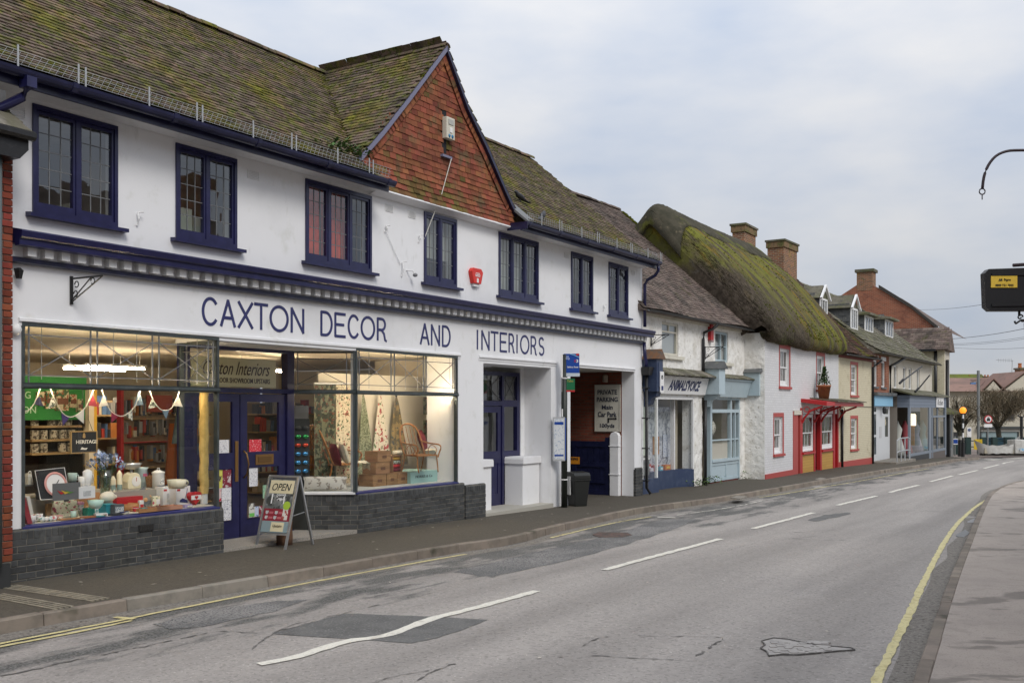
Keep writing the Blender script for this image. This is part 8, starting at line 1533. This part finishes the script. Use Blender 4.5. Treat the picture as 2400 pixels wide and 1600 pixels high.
# litter bin
q = A.w(12.64, -.26, 0); q.z = zg(q.x, q.y); t = thing('litter_bin', 'small black plastic litter bin strapped beside the bus stop', 'bin', q, A.ang-.5); BK = mk('bin_black', (.018, .019, .018), rough=.45)
obj('body', MB().hexa([(-.15, -.14, 0), (.15, -.14, 0), (.15, .14, 0), (-.15, .14, 0), (-.20, -.18, .56), (.20, -.18, .56), (.20, .18, .56), (-.20, .18, .56)]), BK, t, bevel=.02); obj('rim', B_(-.215, .215, -.195, .195, .545, .58), BK, t, bevel=.008); obj('hood', MB().prism([(-.2, .58), (-.2, .66), (-.15, .72), (.1, .74), (.19, .68), (.2, .58)], lambda a, b, d: (d, a, b), -.205, .205), BK, t, bevel=.015); obj('bracket', B_(-.235, -.205, -.05, .05, .25, .64), c('bin_bracket', (.5, .5, .5), .4), t)
# two jackdaws on the tiles
for i, (px, py, v, lb) in enumerate([(1219, 478, .25, 'dark bird perched on the tiles beside the gable foot'), (1272, 506, -.35, 'dark bird perched at the eaves behind the wire guard')]):
    u = A.u(px, v); t = thing('bird', lb, 'bird', A.w(u, v, zmain(v)+.03), A.ang+(.3 if i else 2.8), 'birds on the shop roof'); FE = c('feather', (.018, .018, .022), .5)
    obj('body', MB().tube([(-.17, 0, .03), (-.08, 0, .08), (.0, 0, .115), (.07, 0, .15), (.10, 0, .19), (.125, 0, .20), (.16, 0, .195)], [.012, .045, .06, .05, .035, .032, .006], 8), FE, t, smooth=True); obj('tail', MB().hexa([(-.26, -.03, .0), (-.12, -.035, .05), (-.12, .035, .05), (-.26, .03, .0), (-.26, -.03, .012), (-.12, -.035, .065), (-.12, .035, .065), (-.26, .03, .012)]), FE, t)
    for y in (-.02, .02): obj('leg', MB().tube([(.0, y, .08), (.01, y, .0)], .006, 4), FE, t)
# ---------------------------------------------------------------- sign post by the near pavement at the right
Ys = 9.2; ss = Ys/F_; SX = lambda x: rx(x)*Ys; SZ = lambda y: HC+(HY-y)*ss
base = Vector((SX(2490), Ys, 0)); base.z = zg(base.x, base.y)
t = thing('hanging_sign', 'black back of a hanging sign box with a yellow maker label, seen at the edge', 'sign', (0, Ys, 0), 0)
q_ = [(SX(2308), SZ(640)), (SX(2318), SZ(630)), (SX(2520), SZ(623)), (SX(2520), SZ(728)), (SX(2322), SZ(728.5)), (SX(2311), SZ(719))]
SB = mk('sign_black', (.018, .019, .021), rough=.4); bx_ = obj('box', MB().prism(q_, lambda a, b, d: (a, d, b), 0, .09), SB, t, bevel=.004)
for y in (640, 712): obj('rail', MB().hexa([(SX(2324), -.012, SZ(y+6)), (SX(2518), -.012, SZ(y+3)), (SX(2518), -.001, SZ(y+3)), (SX(2324), -.001, SZ(y+6)), (SX(2324), -.012, SZ(y)), (SX(2518), -.012, SZ(y-3)), (SX(2518), -.001, SZ(y-3)), (SX(2324), -.001, SZ(y))]), SB, t)
obj('maker_label', B_(SX(2322), SX(2383.5), -.007, -.001, SZ(674), SZ(646.5)), c('label_yellow', (.68, .46, .06), .45), t); fit_text('AA', SX(2348)-SX(2339), SZ(652.5)-SZ(659), DK, t, (SX(2339), -.009, SZ(659)), shear=.3, bold=.04); fit_text('Signs', SX(2368)-SX(2352), SZ(653.5)-SZ(660), DK, t, (SX(2352), -.009, SZ(659.5))); fit_text('0800 731 7003', SX(2374)-SX(2332), SZ(665)-SZ(670), DK, t, (SX(2332), -.009, SZ(671)))
obj('hanger', MB().tube([(SX(2394), .04, SZ(728)), (SX(2394), .04, SZ(740))], .012, 6), M['black'], t); obj('scroll', MB().tube([(SX(2396)+.026*math.cos(a)*(1-.05*k), .04, SZ(742)+.026*math.sin(a)*(1-.05*k)) for k, a in enumerate([i*.5 for i in range(14)])], .007, 5), M['black'], t); obj('scroll', MB().tube(smooth([Vector(p) for p in [(SX(2383), .04, SZ(751)), (SX(2386), .04, SZ(757)), (SX(2391), .04, SZ(754)), (SX(2400), .04, SZ(749)), (SX(2415), .04, SZ(750))]], 3), .009, 5), M['black'], t)
t = thing('sign_post', 'dark iron post and swan-neck arm ending in an empty ring over the pavement', 'post', (base.x, base.y, 0), 0); IR = mk('iron_maroon', (.03, .018, .022), rough=.5)
arm = [(2302, 456), (2302.5, 442), (2306, 415), (2316, 388), (2334, 366), (2358, 355), (2385, 352.5), (2420, 354), (2455, 366), (2478, 392), (2488, 430), (2490, 520)]
obj('arm', MB().tube(smooth([Vector((SX(x)-base.x, 0, SZ(y))) for x, y in arm[1:]], 3), .0125, 8), IR, t, smooth=True); obj('ring', MB().tube([(SX(2302)-base.x+.026*math.cos(a), 0, SZ(449)+.026*math.sin(a)) for a in [k*math.pi/8 for k in range(17)]], .006, 6), IR, t); obj('pin', MB().tube([(SX(2302)-base.x, 0, SZ(456)), (SX(2302)-base.x, 0, SZ(468))], .005, 5), IR, t)
obj('pole', MB().tube([(0, 0, base.z), (0, 0, SZ(520))], .05, 10), M['navy_dark'], t); obj('cross_arm', MB().tube([(SX(2380)-base.x, .045, SZ(620)), (0.05, .045, SZ(612))], .016, 6), IR, t); obj('cross_arm', MB().tube([(SX(2400)-base.x, .045, SZ(750)), (.05, .045, SZ(750))], .014, 6), IR, t)
Yp = 30.; pz = zg(rx(2401)*Yp, Yp); t = thing('traffic_post', 'slim navy post cut by the picture edge below the black sign', 'post', (rx(2432)*Yp, Yp, pz), 0); obj('pole', MB().tube([(0, 0, 0), (rx(2404)*Yp-rx(2432)*Yp, 0, HC+(HY-757)/F_*Yp-pz)], .055, 10), M['navy_dark'], t)
# ================================================================ the far square
def fp(x, y, Y): return Vector((rx(x)*Y, Y, HC+(HY-y)/F_*Y))
def gz(p): return zg(p.x, p.y)
q = gp(2257, 1070, -.02); sk = q.y/F_
t = thing('belisha_beacon', 'striped crossing beacon with a glowing orange globe', 'beacon', q, 0); zt = (1070-969)*sk
for i in range(9): obj('pole_band', MB().tube([(0, 0, zt*i/9), (0, 0, zt*(i+1)/9)], .10 if i < 3 else .055, 10), M['black'] if i < 3 or i % 2 else M['white'], t)
obj('globe', MB().ball((0, 0, zt+.19), .19, .19, .2, 14, 9), mk('globe_lit', (.8, .25, .02), emit=(1, .28, .02), estr=1.1, rough=.3), t, smooth=True); obj('collar', MB().lathe([(.1, 0), (.13, .05)], 10, (0, 0, zt-.03)), M['black'], t)
q = gp(2250, 1069, -.02); t = thing('bollard', 'thick black bollard just left of the crossing beacon', 'bollard', q, 0); obj('shaft', MB().tube([(0, 0, 0), (0, 0, (1069-1030)*q.y/F_)], .13, 8), M['black'], t); obj('sleeve', MB().tube([(0, 0, (1069-1031)*q.y/F_), (0, 0, (1069-1022)*q.y/F_)], .12, 8), c('sleeve_grey', (.3, .29, .26), .7), t)
def pole(name, lb, cat, x, y0, y1, Y, r, m): p = fp(x, y0, Y); t = thing(name, lb, cat, (p.x, p.y, gz(p)), 0); obj('pole', MB().tube([(0, 0, 0), (0, 0, HC+(HY-y1)/F_*Y-gz(p))], r, 8), m, t); return t, p
GREYP = c('lamp_grey', (.20, .21, .21), .5)
t, p = pole('lamp_column', 'tall grey lamp column among the bare trees', 'lamp post', 2293, 1058, 868, 66, .09, GREYP); zl = HC+(HY-895)/F_*66-gz(p); obj('camera_arm', MB().tube([(0, 0, zl), (-.3, 0, zl-.03)], .035, 5), GREYP, t); obj('camera_head', B_(-.5, -.2, -.1, .1, zl-.14, zl-.03), c('cam_blue', (.1, .2, .4), .4), t)
t, p = pole('no_vehicles_sign', 'round red bordered sign on a post with a white plate beneath', 'road sign', 2315, 1052, 972, 64, .045, GREYP); zs = HC+(HY-982)/F_*64-gz(p); link('red_ring', MB().lathe([(.25, 0), (.25, .03)], 24).mesh('red_ring', RED), t, (0, -.06, zs), (math.pi/2, 0, 0)); link('face', MB().lathe([(.19, 0), (.19, .035)], 24).mesh('face', CARD), t, (0, -.062, zs), (math.pi/2, 0, 0)); obj('car_symbol', MB().prism([(-.11, -.11), (.11, -.11), (.11, .0), (.07, .05), (-.07, .05), (-.11, 0)], lambda a, b, d: (a, d, zs+b), -.105, -.098), DK, t); obj('car_symbol', MB().prism([(-.08, .07), (.08, .07), (.05, .13), (-.05, .13)], lambda a, b, d: (a, d, zs+b), -.105, -.098), DK, t); obj('plate', B_(-.25, .25, -.07, -.04, zs-.50, zs-.30), CARD, t)
t, p = pole('arrow_sign', 'small blue and white direction plate low on a post left of the bollard', 'road sign', 2238, 1062, 1022, 61, .04, GREYP); zs = HC+(HY-1034)/F_*61-gz(p); obj('plate', B_(-.18, .50, -.06, -.04, zs-.18, zs+.18), CARD, t); obj('blue_panel', B_(-.13, .14, -.066, -.061, zs-.12, zs+.12), BLU, t); obj('arrow', MB().prism([(.2, -.02), (.34, -.02), (.34, -.07), (.44, 0), (.34, .07), (.34, .02), (.2, .02)], lambda a, b, d: (a, d, zs+b), -.066, -.061), DK, t)
# cream building with shop front, tile roofs
M['far_cream'] = mk('far_cream_wall', (.50, .46, .37), [((.42, .38, .30), .6, .45, .7)], rough=.9)
Yc = 80.; t = thing('cream_building', 'long cream building with a boarded shop front and red roofs across the square', 'building', (0, Yc, 0), 0)
cx0, cx1 = rx(2215)*Yc, rx(2640)*Yc; Zc = lambda y: HC+(HY-y)/F_*Yc; Xc = lambda x: rx(x)*Yc
obj('wall', B_(cx0, cx1, 0, 9, -3, Zc(915)), M['far_cream'], t); FRF = mk('far_red_roof', (.24, .145, .115), [((.17, .11, .09), .5, .4, .7), ((.10, .08, .05), 1.5, .55, .75)], rough=.9)
obj('roof', MB().prism([(-.5, Zc(917)), (4.5, Zc(917)+1.2), (9.5, Zc(917))], lambda v, z, d: (d, v, z), cx0-.3, cx1), FRF, t)
for x0, x1, y in ((2302, 2345, 893), (2345, 2450, 877)): obj('gable', MB().prism([(Xc(x0), Zc(918)), (Xc(x1), Zc(918)), ((Xc(x0)+Xc(x1))/2, Zc(y))], lambda a, b, d: (a, d, b), -.35, .3), M['far_cream'], t); obj('gable_roof', MB().prism([(Xc(x0)-.3, Zc(918)), ((Xc(x0)+Xc(x1))/2, Zc(y)+.15), (Xc(x1)+.3, Zc(918)), (Xc(x1)+.3, Zc(918)+.08), ((Xc(x0)+Xc(x1))/2, Zc(y)+.24), (Xc(x0)-.3, Zc(918)+.08)], lambda a, b, d: (a, d, b), -.42, 5), FRF, t)
obj('shop_fascia', B_(Xc(2288), Xc(2395), -.4, -.001, Zc(1004), Zc(999)), c('fascia_dark', (.05, .055, .055), .6), t); obj('shop_sign_board', B_(Xc(2297), Xc(2390), -.2, -.001, Zc(1011), Zc(1004.5)), c('sign_pale', (.42, .42, .38), .6), t); obj('shop_glass', B_(Xc(2297), Xc(2385), -.08, -.001, Zc(1042), Zc(1011.5)), c('frosted', (.24, .32, .33), .4), t); obj('stall_riser', B_(Xc(2288), Xc(2395), -.15, -.001, Zc(1056), Zc(1042.5)), c('riser_dark', (.035, .038, .04), .5), t); [obj('mullion', B_(Xc(x)-.05, Xc(x)+.05, -.14, -.081, Zc(1042), Zc(1011.5)), c('fascia_dark', (.05, .055, .055), .6), t) for x in (2297, 2312, 2385)]
for x0, x1, y0, y1 in ((2300, 2322, 966, 992), (2358, 2378, 966, 985), (2240, 2252, 965, 985)): f_ = obj('window', B_(Xc(x0), Xc(x1), -.05, -.001, Zc(y1), Zc(y0)), c('far_frame', (.16, .15, .13), .6), t); obj('pane', B_(Xc(x0)+.1, Xc(x1)-.1, -.06, -.051, Zc(y1)+.1, Zc(y0)-.1), c('far_glass', (.04, .045, .05), .15), f_)
obj('doorway', B_(Xc(2228), Xc(2244), -.06, -.001, -3, Zc(1012)), c('far_dark', (.03, .03, .032), .7), t); rp_2 = obj('round_plaque', B_(Xc(2266), Xc(2276), -.06, -.001, Zc(1024), Zc(1001)), CARD, t); link('blue_disc', MB().lathe([(.12, 0), (.12, .02)], 12).mesh('blue_disc', c('plaque_blue', (.1, .13, .22), .5)), rp_2, (Xc(2271), -.062, Zc(1007)), (math.pi/2, 0, 0))
def far_chim(px0, px1, ytop, ybot, Y, lb, pots=2):
    a, b = fp(px0, ybot, Y), fp(px1, ytop, Y); t = thing('chimney_stack', lb, 'chimney', ((a.x+b.x)/2, Y, a.z), 0); w = (b.x-a.x)/2; h = b.z-a.z; obj('stack', B_(-w*.85, w*.85, -w, w, 0, h*.62), M['chim'], t); obj('cap', B_(-w, w, -w*1.15, w*1.15, h*.62, h*.72), M['slate_moss'], t)
    for k in range(pots): x = (k-(pots-1)/2)*w; obj('chimney_pot', MB().lathe([(w*.32, h*.72), (w*.26, h*.9), (w*.32, h)], 8, (x, 0, 0)), c('pot_orange', (.42, .14, .05), .8), t)
far_chim(2383, 2412, 851, 890, 84, 'brick chimney with orange pots at the edge, beside the aerial'); far_chim(2305, 2319, 878, 892, 96, 'small dark chimney with two pots on the far roofs', 2); far_chim(2269, 2275, 878, 888, 100, 'tiny chimney on the mossy green roof', 1); far_chim(2368, 2380, 876, 890, 88, 'squat grey chimney under the aerial', 0)
p = fp(2236, 895, 98); t = thing('green_roof_house', 'distant house with a bright mossy green roof', 'house', (p.x, p.y, 0), 0); obj('wall', B_(-3, 6, 0, 6, -3, p.z-.3), M['far_cream'], t); obj('roof', MB().prism([(-.4, p.z-.4), (2.4, p.z+.85), (6.4, p.z-.4)], lambda v, z, d: (d, v, z), -3.5, 6.2*.6), mk('moss_green_roof', (.11, .13, .02), [((.08, .075, .03), .8, .45, .65)], rough=1), t)
p = fp(2260, 900, 92); t = thing('red_roof_house', 'long red tiled roof behind the bare trees', 'house', (0, 92, 0), 0); zz = p.z; obj('wall', B_(rx(2200)*92, rx(2420)*92, 0, 7, -3, zz-1), M['far_cream'], t); obj('roof', MB().prism([(-.5, zz-1.2), (3.5, zz+.35), (7.5, zz-1.2)], lambda v, z, d: (d, v, z), rx(2195)*92, rx(2425)*92), FRF, t)
p = fp(2371, 888, 86); t = thing('tv_aerial', 'thin television aerial on the far chimneys', 'aerial', (p.x, p.y, p.z), 0); h = (888-845)/F_*86; obj('mast', MB().tube([(0, 0, 0), (.05, 0, h)], .02, 5), GREYP, t); obj('boom', MB().tube([(.15, 0, h), (-1.3, 0, h+.06)], .015, 5), GREYP, t); [obj('element', MB().tube([(x, 0, h-.12), (x, 0, h+.18)], .01, 4), GREYP, t) for x in (0, -.15, -.3, -.5, -.7, -.9, -1.1)]
# bare trees
M['twig'] = mk('winter_twig', (.15, .115, .075), [((.10, .082, .05), 2, .4, .6), ((.19, .155, .09), 5, .6, .7)], rough=1)
M['bark'] = mk('bark', (.07, .065, .045), [((.04, .038, .03), 4, .4, .6), ((.09, .095, .05), 2, .6, .7)], rough=1, bump=.6, bscale=20)
def tree(label, px, pyb, Y, ptop, pw0, pw1, fork, seed, dens):
    p = fp(px, pyb, Y); z0 = gz(p); rr = random.Random(seed); t = thing('bare_tree', label, 'tree', (p.x, p.y, z0), 0); H_ = HC+(HY-ptop)/F_*Y-z0; x0, x1 = (pw0-px)/F_*Y, (pw1-px)/F_*Y; hz = H_*fork
    lm = MB(); tw = MB(); lm.tube([(0, 0, 0), (.05, 0, hz*.6), (0, .1, hz)], [.22, .17, .16], 8); ends = []
    for k in range(9):
        tx = x0+(x1-x0)*(k+.5)/9+rr.uniform(-.3, .3); ty = rr.uniform(-1.6, 1.6); tz = hz+(H_-hz)*rr.uniform(.35, .8); mid = Vector((tx*.5, ty*.5, hz+(tz-hz)*.65)); lm.tube(smooth([Vector((0, .1, hz*rr.uniform(.8, 1))), mid, Vector((tx, ty, tz))], 3), [.11, .10, .085, .07, .06, .045, .03], 5); ends += [(mid, .6), (Vector((tx, ty, tz)), 1), (mid.lerp(Vector((tx, ty, tz)), .5), .9)]
    for i in range(dens):
        b, s = rr.choice(ends); q0 = b+Vector((rr.gauss(0, .5), rr.gauss(0, .5), rr.gauss(0, .35))); d = Vector((rr.gauss(0, .7), rr.gauss(0, .7), rr.gauss(.5, .5))); L = rr.uniform(.5, 1.3)*s; q1 = q0+d.normalized()*L
        if q1.z > H_: q1.z = H_-rr.uniform(0, .25)
        if not (x0 < q1.x < x1): continue
        q2 = q0.lerp(q1, .5)+Vector((rr.gauss(0, .08), rr.gauss(0, .08), .05)); r_ = rr.uniform(.007, .016); sd_ = Vector((rr.choice((-1, 1))*r_, rr.uniform(-r_, r_), 0)); tw.add([q0-sd_, q0+sd_, q2+sd_, q2-sd_, q1], [(0, 1, 2, 3), (3, 2, 4)])
    obj('trunk', lm, M['bark'], t, smooth=True); tag(obj('crown', tw, M['twig'], t), kind='stuff')
tree('spreading bare tree with a dense flat brown crown behind the road sign', 2340, 1056, 70, 908, 2264, 2432, .40, 3, 3600); tree('slighter bare tree with upswept branches behind the crossing beacon', 2250, 1056, 67, 920, 2226, 2290, .38, 8, 1000)
# railing, bags, yellow sign, bins
t = thing('post_rail_fence', 'dark green post and rail fence round the far square', 'fence', (0, 66, 0), 0); GF = c('fence_green', (.02, .045, .042), .6); Zf = lambda y: HC+(HY-y)/F_*66; Xf = lambda x: rx(x)*66
for x in (2238, 2268, 2302, 2330, 2360, 2371, 2398): obj('post', B_(Xf(x)-.16, Xf(x)+.16, -.15, .15, Zf(1064), Zf(1024)), GF, t)
for y in (1032, 1046): obj('rail', B_(Xf(2228), Xf(2371), .16, .22, Zf(y+2), Zf(y)), GF, t)
p = fp(2292, 1040, 64.5); t = thing('yellow_notice', 'yellow diversion notice tied to the green fence', 'sign', (p.x, p.y, p.z), 0); obj('board', B_(-.26, .26, -.03, 0, -.35, .30), c('notice_yellow', (.70, .48, .03), .5), t); obj('arrow', MB().prism([(.16, -.02), (.16, .06), (-.02, .06), (-.02, .12), (-.18, .02), (-.02, -.08), (-.02, -.02)], lambda a, b, d: (a, d, b), -.036, -.031), DK, t)
SK = mk('builders_sack', (.55, .54, .51), [((.42, .41, .38), 2, .4, .65), ((.5, .58, .64), 1.5, .62, .7)], rough=.8, bump=.5, bscale=8)
p = fp(2337, 1053, 63); t = thing('sagging_sack', 'slumped white builders sack with drooping rim on a pallet', 'sack', (p.x, p.y, gz(p)+.15), 0); mb = MB(); rr = random.Random(5)
mb.grid(lambda i, j: ((1.3+.1*j)*(1 if .5 > 0 else 0)*math.cos(i*2*math.pi)*(.85+.15*j), .55*math.sin(i*2*math.pi), j*(.45+.5*abs(math.cos(i*math.pi*2))**3*(.7+.5*(math.cos(i*2*math.pi) > 0)))+rr.uniform(-.03, .03)), 40, 6); obj('cloth', mb, SK, t, smooth=True); obj('sand', B_(-.95, .95, -.4, .4, .0, .34), c('sand', (.4, .36, .28), .9), t); obj('pallet', B_(-.9, .9, -.4, .4, -.15, -.01), c('pallet_dark', (.05, .045, .04), .9), t)
p = fp(2384, 1055, 63); t = thing('full_sack', 'square full white builders sack with blue print at the edge', 'sack', (p.x, p.y, gz(p)+.15), 0); obj('cloth', MB().hexa([(-.36, -.5, 0), (.45, -.5, 0), (.45, .5, 0), (-.36, .5, 0), (-.42, -.55, .88), (.5, -.55, .80), (.45, .5, .86), (-.40, .5, .82)]), SK, t, bevel=.06); obj('print', B_(-.1, .3, -.575, -.555, .15, .33), poster('bluepr', (.55, .57, .58), (.2, .4, .55), 8, .5, .55), t); obj('pallet', B_(-.35, .4, -.4, .4, -.15, -.01), c('pallet_dark', (.05, .045, .04), .9), t)
p = fp(2331, 1036, 68); t = thing('planter', 'dark teal trough by the foot of the spreading tree', 'planter', (p.x, p.y, gz(p)), 0); obj('tub', B_(-.5, .5, -.3, .3, 0, 1.0), c('tub_teal', (.015, .05, .07), .5), t); obj('lip', B_(-.55, .55, -.35, .35, 1.0, 1.08), c('tub_teal', (.015, .05, .07), .5), t)
t, p = pole('fingerpost', 'dark post with a forked bracket at the edge of the square', 'post', 2394, 1056, 975, 65, .09, M['black']); zs = HC+(HY-975)/F_*65-gz(p); [obj('fork', MB().tube([(0, 0, zs-.1), (s_*.25, 0, zs+.05)], .04, 5), M['black'], t) for s_ in (-1, 1)]
# overhead wires
for i, (a, b, Y0_, Y1_, lb) in enumerate([((2150, 726), (2306, 708), 60, 40, 'thin overhead wire running to the back of the black sign'), ((2231, 794), (2400, 766), 62, 50, 'thickest overhead wire from the corner house'), ((2232, 806), (2400, 786), 62, 52, 'faint overhead wire, second below the thickest'), ((2232, 809), (2400, 790), 62, 52, 'faint overhead wire, third below the thickest'), ((2236, 815), (2400, 811), 62, 52, 'lowest overhead wire from the corner house')]):
    P0, P1 = fp(*a, Y0_), fp(*b, Y1_); P1 = P1+(P1-P0)*.35; t = thing('overhead_wire', lb, 'wire', P0, 0); obj('wire', MB().tube([(P1-P0)*(k/8)-Vector((0, 0, .12*math.sin(k/8*math.pi))) for k in range(9)], .016 if i == 1 else .010, 4), c('wire_dark', (.10, .10, .11), .7), t)
# houses on the near side of the street, behind the camera: they show in the window reflections
for i, (t0, t1, ev, rg, m_, lb) in enumerate([(-16, -8.2, 4.6, 7.4, M['obrick'], 'red brick house opposite the brick neighbour'), (-8, 0.6, 5.0, 8.0, M['pbrick'], 'white painted house opposite the left shop window'), (.8, 8.5, 4.5, 7.2, M['obrick'], 'red brick house opposite the tile-hung gable'), (8.7, 17, 5.2, 8.4, M['cbrick'], 'cream house opposite the car park passage')]):
    fo = -12.6; t = root(A, 'opposite_house', lb, 'house'); obj('wall', B_(t0, t1, fo-7, fo, -.5, ev), m_, t); obj('roof', MB().prism([(fo+.4, ev-.1), (fo-3.5, rg), (fo-7.4, ev-.1)], lambda v, z, d: (d, v, z), t0-.02, t1+.02), M['roof_tile2'], t); obj('chimney', B_(t1-1.1, t1-.3, fo-3.9, fo-3.1, rg-.4, rg+1.1), M['chim'], t)
    for k in range(3):
        x = t0+(t1-t0)*(k+.5)/3
        for z in (.8, 3.0): w = obj('window', B_(x-.5, x+.5, fo+.001, fo+.04, z, z+1.3), M['white'], t); obj('pane', B_(x-.42, x+.42, fo+.041, fo+.045, z+.08, z+1.22), c('far_glass', (.04, .045, .05), .15), w)
